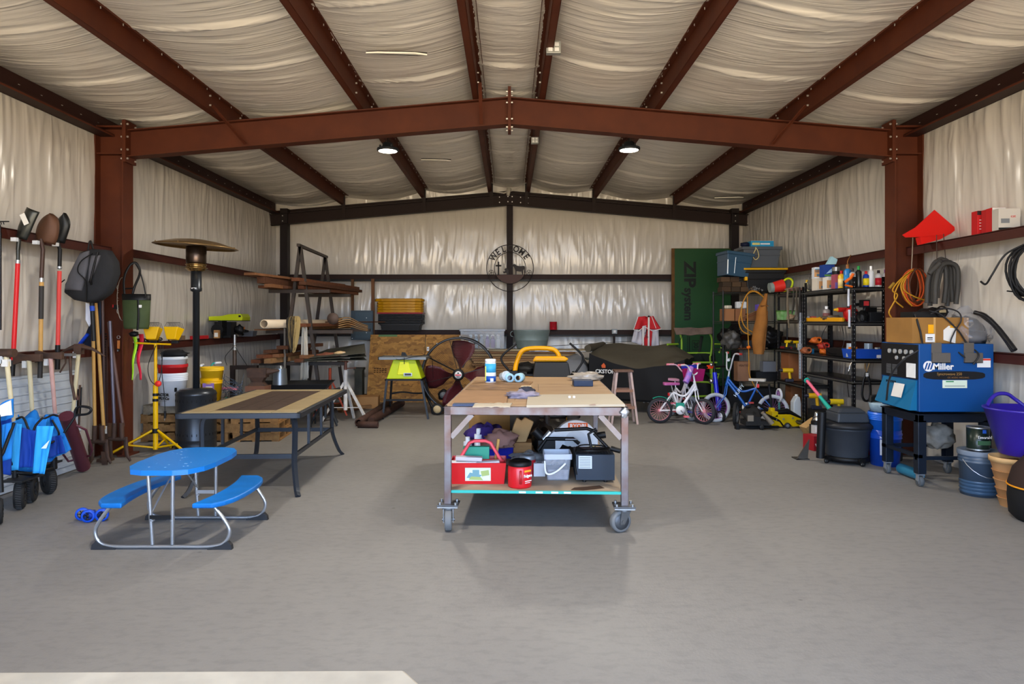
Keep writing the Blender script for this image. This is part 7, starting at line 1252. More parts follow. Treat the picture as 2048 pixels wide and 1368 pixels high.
for k in range(40): a, r_ = random.uniform(0, 6.28), random.uniform(0, .1); b.cb((r_ * cos(a) * 1.3, r_ * sin(a) * .6, random.uniform(.005, .09) * (1 - r_ * 8) + .01), (.012, .012, .012))
o = b.build('hardware_pile', loc=(3.86, 10.68 + .04, 1.945)); tag(o, 'glittering pile of small hardware on the wire shelf', 'hardware', kind='stuff')
for (lab, x, z, d, col, rz) in (('brown carton at the left of the wire shelf', 3.45, 1.485, (.17, .2, .19), '8A5E3C', 0), ('brown carton second from the left on the wire shelf', 3.63, 1.485, (.16, .2, .19), '80563A', 0), ('low brown carton under the orange cord on the wire shelf', 3.84, 1.485, (.2, .2, .12), '7A5234', 0), ('slate plastic box on the third wire shelf', 3.86, 1.045, (.28, .22, .13), '2E343C', 0)): bx('carton', lab, 'box', (x, 10.80, z), d, M(col, .8), R(rz))
bx('power_adapter', 'white power adapters on the left brown carton', 'adapter', (3.46, 10.78, 1.68), (.09, .08, .05), M('C8C4B4', .5), R(30), .01); t = thing('wall_charger', 'white battery charger on the second brown carton', 'charger', (3.66, 10.78, 1.68)); b = B(M('C4C6C8', .45)); b.box(-.08, .08, -.05, .05, 0, .11); b.build('body', t, .015); b = B(BLACK); b.tube(smooth([(-.02, -.06, .10), (.0, -.065, .05), (-.03, -.06, .0)]), .004, 5); b.build('cord', t)
bx('purple_box', 'violet toy box on the wire shelf behind the yellow cord', 'box', (3.96, 10.75, 1.485), (.13, .12, .26), M('6A52B8', .5), extra=lambda b: (b.m(M('9A86DC', .5)).box(-.02, .05, -.062, -.06, .08, .25), b.m(M('D85AA0', .5)).sph((.035, -.07, .07), .03, 8)))
for k, (x, z, sx_, lab) in enumerate(((3.50, 1.16, .16, 'black bin bag on the third wire shelf'), (3.46, 1.10, .13, 'grey crumpled plastic bag bulging from the third wire shelf'), (4.15, 1.10, .16, 'dark bundle at the right of the third wire shelf'))): lumpthing('bin_bag', lab, 'bag', (x, 10.80 - (.12 if k == 1 else 0), 1.045), (sx_, .14, .16 if k != 1 else .14), ('0E0E10', '4A4844', '141416')[k], 3 + k, .6, rough=.4)
b = B(M('6A3C20', .7))
for k in range(12): b.tube([(-.2 + k * .035, 0, 0), (-.19 + k * .035, -.02, .03)], .008, 4)
b.box(-.22, .22, -.02, .1, -.002, .006); tag(b.build('copper_bits', loc=(3.80, 10.68, 1.048)), 'row of copper coloured fittings on the third wire shelf', 'fittings', kind='stuff')
b = B(WOODX)
for k in range(1): b.box(-.01, .01, 0, .5, 0, .02)
for k in range(4): b = B(WD[k % 4]); b.tube([(0, 0, 0), (.28, -.02, .13)], .010, 4); tag(b.build('wood_stick', loc=(3.55 + k * .012, 10.60, 1.47 + k * .018)), ('lowest', 'second', 'third', 'highest')[k] + ' thin wood stick jutting from the wire shelf', 'stick', 'sticks on the wire shelf')
t = thing('carton', 'brown carton marked VENTED on the lower wire shelf', 'box', (3.63, 10.62, .555), R(0)); b = B(M('7E5A42', .8)); b.box(-.10, .10, -.08, .10, 0, .30); b.build('body', t, .003); text('VENTED', t, (0, -.082, .24), (pi / 2, 0, 0), .045, M('2A1C14', .8))
bx('white_carton', 'grey box on the lower wire shelf behind the big bicycle', 'box', (4.02, 10.6, .70), (.20, .14, .16), M('6A6C70', .6)); bx('dark_crate', 'dark crate under the grey box on the lower wire shelf', 'crate', (4.02, 10.75, .552), (.36, .3, .145), M('121214', .6))
bx('dark_crate', 'dark crate on the bottom wire shelf', 'crate', (3.84, 10.9, .125), (.8, .4, .3), M('0E0E10', .7))
# cord and jacket
t = thing('extension_lead', 'yellow-orange extension cord looped before the wire shelving', 'cord', (0, 0, 0)); OC = M('A8741C', .5); q = lambda x, y, Y=10.4: tuple(P(x, y, Y))
b = B(OC)
b.tube(smooth([q(1528, 595, 10.3), q(1515, 584), q(1500, 583), q(1488, 600), q(1482, 625), q(1478, 645), q(1485, 662), q(1500, 670)]), .009, 7); b.tube(smooth([q(1522, 590, 10.32), q(1508, 583), q(1494, 590), q(1484, 612), q(1484, 640), q(1492, 656), q(1506, 665)]), .009, 7); b.tube(smooth([q(1495, 593), q(1495, 640), q(1497, 690), q(1498, 725), q(1499, 750, 10.3), q(1515, 785, 10.2)]), .008, 7); b.build('cable', t)
b = B(M('D86A14', .45)); p = Vector(q(1498, 696)); b.cyl(p + Vector((-.03, 0, 0)), p + Vector((.01, 0, .02)), .022); b.build('plug', t)
t = thing('work_jacket', 'tan canvas work jacket hanging at the end of the shelving', 'jacket', (0, 0, 0)); O = P(1520, 710, 10.3); t.location = O; b = B(M('94602A', .85, 0, .4, 7, '6E4620', .3)); Y = 10.3
sec = [(587, 1530, 1535, .04), (598, 1526, 1534, .05), (612, 1518, 1533, .08), (622, 1514, 1534, .10), (640, 1512, 1535, .11), (660, 1507, 1533, .12), (680, 1504, 1531, .12), (695, 1506, 1529, .11), (708, 1508, 1526, .10)]
def fn(i, j):
    k = j * (len(sec) - 1); a = int(min(k, len(sec) - 2)); f = k - a; y = sec[a][0] * (1 - f) + sec[a + 1][0] * f; l = sec[a][1] * (1 - f) + sec[a + 1][1] * f; r_ = sec[a][2] * (1 - f) + sec[a + 1][2] * f; d = sec[a][3] * (1 - f) + sec[a + 1][3] * f
    g = 2 * pi * i; p = P((l + r_) / 2 + (r_ - l) / 2 * cos(g), y, Y) - O; w = 1 + .18 * noise.noise(Vector((i * 7, j * 2, 3))); return (p.x, sin(g) * d * w, p.z)
b.grid(fn, 28, 24); b.build('body', t); b = B(M('6E4620', .85)); p0, p1 = P(1530, 622, Y) - O, P(1524, 700, Y) - O; b.tube([p0 + Vector((0, -.10, 0)), p1 + Vector((0, -.10, 0))], .008, 5); b.tube([P(1517, 612, Y) - O + Vector((0, -.08, 0)), P(1533, 612, Y) - O + Vector((0, -.07, 0))], .010, 5); b.build('seam', t)
# lime chairs
t = thing('rocking_camp_chair', 'lime green framed camp chairs folded before the green board', 'camp chair', (0, 0, 0)); LG = M('7CA028', .45); q = lambda x, y, Y=11.5: tuple(P(x, y, Y))
b = B(LG); b.tube(smooth([q(1360, 667), q(1363, 680), q(1363, 700), q(1360, 712)]), .017, 8); b.tube(smooth([q(1420, 667), q(1424, 680), q(1423, 700), q(1421, 712)]), .017, 8); b.tube([q(1364, 706), q(1420, 706)], .015, 8); b.build('back_frame', t)
b = B(LG); b.tube([q(1335, 689, 11.3), q(1356, 688, 11.5)], .018, 8); b.build('armrest', t); b = B(LG); b.tube(smooth([q(1428, 688), q(1444, 689, 11.3), q(1443, 695, 11.3), q(1438, 706, 11.3)]), .016, 8); b.build('armrest', t); b = B(LG); b.tube([q(1380, 725, 11.2), q(1434, 725, 11.2)], .015, 8); b.tube([q(1405, 735, 11.1), q(1440, 736, 11.1)], .014, 8); b.tube([q(1420, 747, 11.1), q(1438, 748, 11.1), q(1434, 760, 11.1)], .013, 8); b.tube([q(1424, 735, 11.1), q(1424, 790, 11.0)], .013, 8); b.build('arm_frame', t)
b = B(LG); b.tube(smooth([q(1380, 764, 11.2), q(1405, 764, 11.1), q(1424, 768, 11.1), q(1428, 790, 11.1), q(1425, 792, 11.1), q(1380, 793, 11.1)]), .017, 8); b.tube([q(1370, 720, 11.4), FL(1368, 818)], .015, 7); b.tube([q(1420, 712, 11.4), FL(1424, 818)], .015, 7); b.build('rocker_frame', t)
b = B(M('6A584E', .85, 0, .3, 8)); cloth(b, (q(1347, 656, 11.45), q(1428, 655, 11.45), q(1424, 669, 11.4), q(1352, 670, 11.4)), .03, 3); b.build('fabric_band', t, solid=.01); b = B(M('141A14', .85)); b.tube([q(1366, 668), q(1350, 700), q(1362, 712)], .02, 6, flat=.3); b.tube([q(1404, 672), q(1398, 706), q(1408, 724)], .03, 6, flat=.3); cloth(b, (q(1352, 706), q(1430, 706), q(1432, 745, 11.6), q(1352, 745, 11.6)), .03, 5); b.build('seat_fabric', t, solid=.01)
lumpthing('dark_cover', 'dark bundled chair covers piled behind the small bicycles', 'cover', (3.30, 11.55, 0), (.30, .2, .28), '0F0F10', 6, .4)
# ---------------------------------------------------------------- bicycles
t, _ = bike('kids_bike', 'white and pink kids bike, nearest in front of the covered grill', (2.52, 9.92, 0), R(0), .185, .66, 'DAD8DC', '26262A', 'D88C94', 'B05A90', 'E06A78', 'D8D8DC', group="children's bicycles", steer=R(-48), hb=(.24, 0), tw=.05)
for s_ in (0,):
    b = B(M('1E8A74', .45)); b.tube(arc((-.33, 0, .185), .20, R(45), R(120), 8), .02, 5, flat=.4); b.box(-.10, .02, -.035, -.02, .20, .30); b.build('chain_guard', t)
b = B(M('7A6AC0', .5, 0, .6, 8, 'D86AA0')); b.tube([(.14, .05, .80), (.06, -.08, .66), (.02, -.1, .60)], .045, 6); b.build('handlebar_pad', t); b = B(RED); b.cb((-.20, 0, .42), (.02, .05, .04)); b.build('reflector', t)
t, _ = bike('kids_bike', 'pale kids bike with a magenta basket behind the white and pink one', (2.62, 10.45, 0), R(-72), .185, .60, 'C8C4CC', '8A9098', 'B0B4B8', 'C890A8', 'D87A88', 'C8A0B0', group="children's bicycles", hb=(.22, 0)); b = B(M('A01C60', .5, 0, .3, 20, '7A1448', .4)); b.taper(.60, .78, (.11, .09), (.14, .11), (.36, 0)); b.build('basket', t)
b = B(M('2430B0', .5)); b.cb((.25, 0, .80), (.05, .24, .05)); b.build('pad', t)
t = thing('kids_scooter', 'deep blue kick scooter with a chrome bell behind the pink bikes', 'scooter', (2.95, 10.35, 0), R(-60)); b = B(M('1A22B8', .3)); b.tube([(.22, 0, .72), (.30, 0, .16)], .034, 8); b.tube([(.20, .04, .60), (.30, .04, .2)], .02, 8); b.box(-.35, .25, -.06, .06, .07, .10); b.build('body', t); b = B(BLACK); b.tube([(.21, -.24, .80), (.21, .24, .80)], .016, 8); b.cyl((.22, 0, .7), (.21, 0, .82), .02); b.build('handlebar', t)
for x in (-.36, .34): wheel(t, (x, 0, .085), .085, .04, RUBBER, M('C8C8C8', .4), 'y', 'wheel')
b = B(CHROME); b.sph((.23, -.08, .84), .03, 10); b.build('bell', t); b = B(CHROME); b.sph((.25, -.10, .60), .04, 10); b.build('bell', t); b = B(M('E8401A', .4, emit=.0)); b.box(.20, .23, -.14, -.04, .78, .83); b.build('reflector', t)
t, _ = bike('kids_bike', 'big blue bicycle with white balloon tyres and tall white handlebars', (3.42, 9.95, 0), R(158), .215, .80, '12509E', 'A4A8AE', '7A4A80', 'B4AEA4', 'A8342E', 'B8BCC0', group="children's bicycles", steer=R(25), hb=(.34, 0), fork='12509E', tw=.05)
b = B(M('A8B0B4', .4)); b.tube([(.20, -.12, .92), (.20, .16, .92)], .022, 6); b.build('crossbar_pad', t); o = text('HUFFY', t, (.06, .03, .47), (pi / 2, R(-55), pi), .07, M('C8D8E8', .4)); b = B(RED); b.cb((-.20, .03, .55), (.03, .05, .05)); b.build('reflector', t)
t = thing('spare_bicycle_tire', 'small black bicycle wheel leaning before the big blue bicycle', 'wheel', (3.20, 9.62, 0), R(62)); wheel(t, (0, 0, .17), .17, .045, RUBBER, M('4A4C50', .4), 'y', 'tire', .8, 16)
# engine edger
t = thing('lawn_edger', 'dusty black lawn edger engine on the floor before the blue bicycle', 'edger', (3.45, 9.42, 0)); b = B(M('1E1D1C', .7)); b.lump((-.10, 0, .20), (.14, .12, .11), 3, .3, 18, 2.2); b.box(-.22, .10, -.12, .12, .06, .12); b.box(-.18, -.02, -.125, -.12, .12, .18); b.build('engine', t, .01); b = B(M('7E7466', .6)); b.tube([(.0, -.13, .24), (.12, -.14, .10)], [.045, .075], 12, flat=.5); b.box(-.20, -.12, -.13, -.12, .12, .2); b.build('belt_cover', t); b = B(BLACK); b.tube([(-.32, -.05, .03), (.25, -.05, .03)], .02, 6); b.tube([(.08, .0, .2), (.3, .05, .10), (.35, .05, .03)], .02, 6); b.box(-.34, -.30, -.08, .0, 0, .08); b.build('frame', t); wheel(t, (.0, -.1, .04), .04, .04, ax='x'); b = B(BLACK); b.tube([(-.18, 0, .3), (.0, 0, .33), (.12, 0, .25)], .02, 6); b.build('guard', t)
# ---------------------------------------------------------------- WELDER
t = thing('welder_stand', 'navy steel stand on casters carrying the blue welder', 'stand', (4.00, 6.42, 0)); NV = M('16202E', .4, .4, .3, 6); w, d = .33, .30
for x in (-w, w - .075):
    for y in (-d, d - .075): b = B(NV); b.box(x, x + .075, y, y + .075, .115, .60); b.build('post', t, .004)
b = B(NV); b.box(-w, w, -d, -d + .05, .58, .65); b.box(-w, w, d - .05, d, .58, .65); b.box(-w, -w + .05, -d, d, .58, .65); b.box(w - .05, w, -d, d, .58, .65); b.box(-w - .01, w + .01, -d - .01, d + .01, .645, .655); b.build('top_frame', t, .003); b = B(NV); b.box(-w, -w + .04, -d, d, .26, .29); b.box(-w, w, -d + .02, -d + .05, .24, .27); b.box(-w, w, d - .05, d, .26, .29); b.build('lower_rail', t)
for x in (-w + .035, w - .035):
    for y in (-d + .035, d - .035):
        wheel(t, (x, y, .048), .048, .035, M('4E5254', .6), GREY, 'x', 'caster_wheel'); b = B(GREY); b.box(x - .03, x + .03, y - .03, y + .03, .105, .115); b.box(x - .026, x - .02, y - .02, y + .02, .05, .11); b.box(x + .02, x + .026, y - .02, y + .02, .05, .11); b.build('caster_fork', t)
lumpthing('stored_cover', 'grey cloth heap on the rail of the welder stand', 'cloth', (4.08, 6.50, .275), (.13, .12, .12), '8A857C', 4, .4); b = B(M('2A6E8A', .4)); b.cyl((0, 0, 0), (.0, .3, 0), .05); tag(b.build('gas_bottle', loc=(3.82, 6.35, .055)), 'teal gas bottle lying under the welder stand', 'gas bottle')
t = thing('welder', 'blue tig welding machine with a black control panel on the navy stand', 'welder', (4.00, 6.42, .656)); WBL = M('08427E', .45, 0, .25, 3, '073A6C'); b = B(WBL); b.box(-.33, .34, -.31, .30, .02, .63); b.build('case', t, .006)
b = B(M('0E5E86', .45)); b.add([(-.335, -.28, .30), (-.335, .26, .30), (-.42, .26, .06), (-.40, -.28, .03), (-.33, -.28, .30), (-.33, .26, .30), (-.33, .26, .03), (-.33, -.28, .03)], [(0, 1, 2, 3), (0, 3, 7, 4), (1, 5, 6, 2), (2, 6, 7, 3)]); b.m(BLACK)
for k in range(7): b.box(-.352 - .002, -.348, .02 + k * .025, .03 + k * .025, .235, .27)
b.build('front_skirt', t); b = B(PAPER); b.add([(-.365, -.15, .255), (-.365, .02, .255), (-.397, .02, .13), (-.397, -.15, .13)], [(0, 1, 2, 3)]); b.build('warning_label', t)
b = B(M('111214', .45)); b.box(-.338, -.33, -.30, .29, .31, .62); b.m(M('9A9A98', .5))
for k in range(5): b.cyl((-.35, -.22 + k * .09, .55), (-.338, -.22 + k * .09, .55), .022, n=12)
for k in range(2): b.cyl((-.35, -.1 + k * .12, .49), (-.338, -.1 + k * .12, .49), .018, n=12)
b.m(GREY)
for k in range(8): b.box(-.340, -.338, .02, .10, .335 + k * .012, .339 + k * .012); b.box(-.340, -.338, .12, .20, .335 + k * .012, .339 + k * .012)
b.build('control_panel', t); b = B(M('E4E4E2', .5)); b.box(-.345, -.342, -.28, -.14, .32, .45); b.build('paper_tag', t)
b = B(M('0B0C10', .5)); b.prism(rsmooth([(-.29, .31), (.26, .31), (.26, .385), (-.29, .385)], 2), -.3135, -.310); b.build('name_strip', t); text('Syncrowave 250', t, (-.06, -.315, .36), (pi / 2, 0, 0), .034, M('8A6A3A', .5)); text('CC AC/DC WELDING', t, (.02, -.315, .328), (pi / 2, 0, 0), .020, M('7A5A34', .5))
b = B(WHITE); b.cyl((-.245, -.3135, .43), (-.245, -.310, .43), .047, n=26); b.m(WBL)
for k in range(3): b.prism([(-.285 + k * .025, .40), (-.27 + k * .025, .40), (-.25 + k * .025, .46), (-.265 + k * .025, .46)], -.3145, -.3135)
b.build('logo_disc', t); text('Miller', t, (-.115, -.314, .425), (pi / 2, 0, 0), .08, WHITE, bold=.002)
b = B(M('C8D4C0', .5)); b.box(-.12, .10, -.3125, -.31, .235, .305); b.m(M('2A7A4A', .5)).box(-.09, -.02, -.3135, -.3125, .288, .298); b.m(GREY).box(-.10, .08, -.3135, -.3125, .25, .256); b.build('data_plate', t); b = B(WHITE); b.box(.19, .31, -.3125, -.31, .42, .50); b.m(M('C83828', .5)).box(.19, .31, -.3135, -.3125, .482, .498); b.build('warning_sticker', t)
b = B(M('57524C', .5)); 
for x in (-.22, .07): b = B(M('57524C', .5)); b.box(x, x + .09, -.315, -.310, .46, .64); b.box(x + .0, x + .16, -.330, -.316, .46, .55); b.box(x, x + .16, -.330, -.312, .46, .465); b.build('hanger_bracket', t)
t = thing('carton', 'brown carton with white and orange labels on top of the welder', 'box', (3.93, 6.42, 1.288), R(2)); b = B(M('946A34', .8, 0, .2, 4)); b.box(-.27, .26, -.20, .20, 0, .235); b.m(M('B48C54', .7)).box(-.07, -.05, -.2015, -.2, 0, .235); b.build('body', t, .004)
b = B(M('E4A010', .5)); b.box(-.12, -.07, -.203, -.2, .09, .17); b.m(WHITE).box(-.145, -.06, -.2035, -.2, .01, .085); b.m(BLACK).box(-.13, -.08, -.2045, -.2035, .03, .036); b.box(-.13, -.08, -.2045, -.2035, .045, .055); b.m(PAPER).prism([(.02, .03), (.13, .0), (.14, .13), (.07, .16), (.02, .12)], -.206, -.203); b.m(M('D89A20', .5)).box(.08, .13, -.2075, -.206, .14, .165); b.build('shipping_label', t)
t = thing('power_strip', 'black corded tool pile on the brown carton', 'power tool', (3.93, 6.42, 1.525)); b = B(BLACK); b.box(-.22, .02, -.15, .05, 0, .05); b.lump((.05, 0, .04), (.12, .12, .05), 3, .4); b.tube(arc((.04, -.16, .05), .05, 0, 2 * pi, 16), .007, 6); b.build('body', t, .006); b = B(M('8A7A5A', .5)); b.cb((.04, -.17, .055), (.06, .01, .025)); b.build('plate', t)
b = B(M('202022', .5)); b.tube(smooth([(-.08, -.19, .03), (.02, -.22, .08), (.14, -.23, .05), (.17, -.23, -.03), (.10, -.24, -.14), (.07, -.245, -.25), (.12, -.36, -.36)]), .007, 6); b.tube(smooth([(-.1, -.2, .06), (.0, -.22, .02), (.14, -.235, -.12), (.22, -.24, -.24), (.24, -.36, -.33), (.20, -.35, -.42)]), .007, 6); b.tube(smooth([(-.2, -.15, .03), (-.22, -.225, -.05), (-.19, -.225, -.17), (-.24, -.30, -.28), (-.36, -.25, -.38), (-.40, -.1, -.55), (-.38, 0, -.78)]), .009, 6); b.build('power_cord', t)
# plastic-wrapped roll
t = thing('wrapped_hose_roll', 'black rolls wrapped in clear plastic behind the brown carton', 'roll', (4.18, 6.0, 1.295)); b = B(M('14161A', .35)); 
t.location = (4.28, 6.5, 1.29)
b.tube(smooth([(-.12, -.1, .20), (.08, -.12, .14), (.10, -.16, .06)]), .06, 10); b.tube([(-.10, -.18, .06), (.08, -.24, .04)], .07, 10); b.lump((-.0, -.1, .10), (.15, .15, .14), 3, .2); b.build('rolls', t); b = B(M('A8A8AC', .12, 0, .4, 8, '7A7A7E', .8, alpha=.3)); b.lump((0, -.14, .11), (.20, .20, .19), 5, .5, 26, 2.6, 0); b.build('plastic_wrap', t)
b = B(M('121316', .4)); b.tube(smooth([P(1950, 625, 6.1), P(1970, 632, 6.0), P(1995, 655, 5.9), P(2015, 680, 5.8), P(2030, 700, 5.72)]), [.02] * 25, 8); b.tube(smooth([P(1960, 628, 6.2), P(1985, 648, 6.0), P(2010, 678, 5.85), P(2026, 702, 5.76)]), .018, 8); tag(b.build('black_tubing', loc=(0, 0, 0)), 'black tubing arching from the wrapped rolls down to the lower girt', 'tubing')
# ---------------------------------------------------------------- right wall hangings
def loopset(name, lab, cx, cz, rx, rz_, n, r_, cols, Y0, wob=.12, seed=0):
    random.seed(seed + 3); b = B()
    for k in range(n):
        b.m(M(cols[k % len(cols)], .6)); a, c = rx * random.uniform(1 - wob * 3, 1), rz_ * random.uniform(1 - wob, 1); ox = random.uniform(-.02, .02); oy = random.uniform(-.05, .05)
        b.tube([(cx + ox + a * cos(g), Y0 + oy + .01 * sin(3 * g + k), cz - c + c * sin(g) * 1.0 + .0) for g in [i * 2 * pi / 22 for i in range(22)]], r_, 6, closed=True)
    return tag(b.build(name), lab, 'cord' if 'cord' in lab else 'hose')
p = P(1828, 538, 7.2); loopset('extension_lead', 'coiled orange extension cord hanging below the right girt', p.x, p.z, .13, .20, 14, .008, ('C8501C', '8A3A16', 'B84A18', '4A2A18'), 7.2, .15, 1)
b = B(M('B8841C', .5)); Y = 7.15
for pts in ([(1826, 540), (1800, 560), (1785, 580), (1795, 590), (1785, 610), (1778, 625), (1786, 640)], [(1824, 541), (1806, 556), (1792, 580), (1790, 600), (1806, 615)], [(1818, 545), (1802, 570), (1810, 595), (1824, 612)], [(1815, 548), (1806, 575), (1822, 590), (1850, 600), (1851, 592)]): b.tube(smooth([P(x, y, Y) for x, y in pts]), .008, 6)
b.m(M('8A6A20', .5)).cyl(P(1778, 577, Y), P(1788, 566, Y), .014); tag(b.build('extension_lead', loc=(0, 0, 0)), 'loose yellow cord ends trailing from the orange coil', 'cord')
b = B(M('7A6A5A', .5, .3)); b.cyl(P(1826, 475, 7.2), P(1823, 540, 7.2), .006); tag(b.build('wire_hook'), 'grey wire hook holding the orange cord coil', 'hook')
t = thing('grey_hose', 'thick dark grey hose folded over wire hooks on the right girt', 'hose', (0, 0, 0)); HS = M('3A3835', .6); Y = 6.9
for k, (x0, x1, yb) in enumerate(((1866, 1894, 612), (1872, 1900, 604), (1860, 1888, 606), (1880, 1907, 596), (1876, 1912, 608))): 
    b = B(HS); Yk = Y - .03 * k; b.tube(smooth([P(x0 - 6, yb, Yk), P(x0 - 4, 565, Yk), P(x0 + 4, 535, Yk), P((x0 + x1) / 2 + 2, 518 + k * 2, Yk), P(x1 + 2, 535, Yk), P(x1 + 4, 570, Yk), P(x1 + 6 if k % 2 else x1, yb, Yk)]), .023, 8); b.build('hose_loop', t)
b = B(HS); b.tube([P(1858, 548, Y - .15), P(1880, 526, Y - .17)], .022, 8); b.build('hose_end', t)
b = B(M('3A2A22', .5, .3)); b.cyl(P(1873, 470, 6.9), P(1874, 528, 6.85), .004); b.cyl(P(1887, 468, 6.9), P(1891, 516, 6.85), .004); tag(b.build('wire_hook'), 'pair of thin wires holding the grey hose', 'wire')
loopset('black_cable_coil', 'large coil of black irrigation hose at the right edge of the wall', *(lambda q_: (q_.x, q_.z))(P(2062, 492, 5.75)), .19, .235, 12, .009, ('0E0E10', '18181A'), 5.75, .12, 2)
b = B(M('101012', .5)); b.tube(smooth([P(1961, 563, 5.85), P(1972, 568, 5.85), P(1985, 548, 5.85), P(2010, 510, 5.8), (P(2048, 489, 5.75))]), .009, 6); b.tube([P(2014, 582, 5.75), P(2032, 584, 5.75)], .006, 6); tag(b.build('hose_tail'), 'loose end of the black hose curling left of its coil', 'hose')
# red sign and cartons on the right girt
b = B(M('C8160E', .45)); Y = 7.0; pts = [(1804, 470), (1830, 455), (1868, 420), (1912, 458), (1900, 468), (1840, 474), (1810, 475)]; O = P(1850, 475, Y); poly = [(P(x, y, Y).x - O.x, P(x, y, Y).z - O.z) for x, y in pts]; b.prism(poly, -.01, .0); b.prism([(poly[4][0], poly[4][1]), (poly[5][0], poly[5][1]), (poly[5][0] + .02, -.07), (poly[4][0] - .1, -.02)], .0, .08); tag(b.build('red_slow_sign', loc=O), 'bent red triangular metal sign lying over the right girt', 'sign')
for (x, y, w_, h_, col, lab, top) in ((1954, 464, .085, .225, 'B8181A', 'narrow red and black carton on the right girt, leftmost', '2A1A1A'), (1973, 463, .075, .22, 'B01A1C', 'second red carton with white lines on the right girt', '1E1E20'), (1993, 460, .11, .22, 'BC1E1E', 'red carton with a white top panel on the right girt', 'D8D4CC'), (2014, 455, .18, .19, 'B8B2A8', 'grey-white carton with small red lettering on the right girt', 'B8B2A8')):
    Yb = 4.42 * F / (x - 1018); t = thing('parts_carton', lab, 'box', (4.44 if w_ < .15 else 4.43, Yb + (.04 if w_ > .1 else 0), 2.300), R(-6)); t.location.x = 4.44; b = B(M(col, .6)); b.box(-.5 * w_, .5 * w_, -.05, .05, 0, h_); b.build('body', t, .003); b = B(M(top, .6)); b.box(-.5 * w_ - .001, .5 * w_ + .001, -.0515, -.05, h_ * (.82 if w_ < .1 else .6), h_ - .002); b.m(WHITE)
    if w_ < .15:
        for k in range(4): b.box(-.3 * w_, .32 * w_, -.0525, -.05, .05 + k * .028, .056 + k * .028)
    else: b.m(BLACK).box(-.5 * w_, .5 * w_, -.0525, -.05, .0, .02); b.m(GREY).box(-.07, -.0, -.0525, -.05, .06, .10)
    b.build('printed_panel', t)
    if w_ > .15: text('cat', t, (.03, -.053, .12), (pi / 2, 0, 0), .035, M('C83828', .5))
# ---------------------------------------------------------------- near right
t = bucket('bucket', 'grey plastic bucket with a lid, nearest on the right', 'bucket', (4.05, 5.88, 0), .14, .152, .375, M('3E4E60', .35), None, handle=True, lid=M('6A7480', .4), ribs=3)
b = B(M('36506A', .3)); b.lathe([(.142, .02), (.147, .022), (.142, .04), (.143, .05), (.148, .052), (.143, .07), (.144, .08), (.149, .082), (.144, .10), (.145, .11), (.150, .112), (.145, .13)], cap=False); b.build('ribs', t)
t = thing('paint_can', 'dark green paint can with white lettering on the grey bucket', 'can', (4.04, 5.88, .386)); b = B(M('17241C', .3, .2)); b.lathe([(.001, 0), (.083, 0), (.085, .006), (.085, .19), (.001, .19)], n=30); b.build('body', t); b = B(ZINC); b.lathe([(.086, .185), (.088, .19), (.086, .198), (.074, .198), (.07, .19), (.001, .188)], n=30); b.build('lid', t); b = B(ZINC); b.lathe([(.0862, .0), (.0862, .012)], cap=False); b.build('bottom_rim', t); text('Emerald', t, (.0, -.0875, .115), (pi / 2, 0, 0), .036, WHITE); b = B(M('2A56B0', .4)); b.box(-.018, .012, -.0875, -.084, .15, .18); b.m(M('3A5A3E', .5)).box(-.05, .05, -.0865, -.07, .05, .085); b.build('label', t)
t = thing('flexible_tub', 'purple flexible tub with loop handles standing on bushel baskets', 'tub', (4.20, 5.52, .41)); PU = M('2E1E8E', .35); b = B(PU); b.lathe([(.001, .0), (.19, 0), (.20, .01), (.30, .36), (.312, .365), (.312, .378), (.295, .378), (.19, .02), (.001, .02)], n=44); b.build('body', t)
for s_ in (-1, 1): b = B(PU); b.tube(smooth([(-.16 + .0, s_ * .25, .36), (-.10, s_ * .285, .42), (-.04, s_ * .29, .46), (.04, s_ * .29, .46), (.10, s_ * .285, .42), (.16, s_ * .25, .36)]), .016, 8); b.build('handle', t)
t = thing('bushel_basket', 'stack of pale wooden bushel baskets under the purple tub', 'basket', (4.06, 5.50, 0)); BK = M('A87A4E', .7, 0, .3, 4, '8A5E38')
for k in range(5): b = B(BK if k % 2 else M('B88A5C', .7, 0, .3, 4, '94683E')); z = k * .072; b.lathe([(.085 + k * .012, z), (.105 + k * .012, z + .068), (.11 + k * .012, z + .072), (.10 + k * .012, z + .072)], n=26); b.build('slat_band', t)
b = B(M('C09A68', .7)); b.lathe([(.155, .36), (.165, .36), (.165, .40), (.155, .40), (.155, .36)], n=26); b.build('rim', t); b = B(M('A8A840', .6)); b.at((0, 0, 0), (0, 0, R(-5))); b.box(-.06, .05, -.152, -.148, .29, .345); b.m(BLACK)
for k in range(4): b.box(-.05 + k * .024, -.04 + k * .024, -.154, -.152, .30, .34)
b.build('label', t)
t = thing('tool_bag', 'large black round-topped bag with an orange trim at the right edge', 'bag', (4.06, 5.08, 0)); b = B(M('0F0E0F', .8, 0, .3, 6)); b.lathe([(.001, 0), (.24, 0), (.28, .04), (.29, .16), (.285, .25), (.25, .38), (.18, .47), (.001, .50)], n=36); b.build('body', t); b = B(M('2A1A14', .8)); b.lathe([(.288, .26), (.256, .38), (.185, .47)], n=36, cap=False); b.build('top_panel', t); b = B(M('D88A10', .5)); b.tube([(.290 * cos(g), .290 * sin(g), .255) for g in [i * 2 * pi / 36 for i in range(36)]], .007, 6, closed=True); b.build('trim', t)
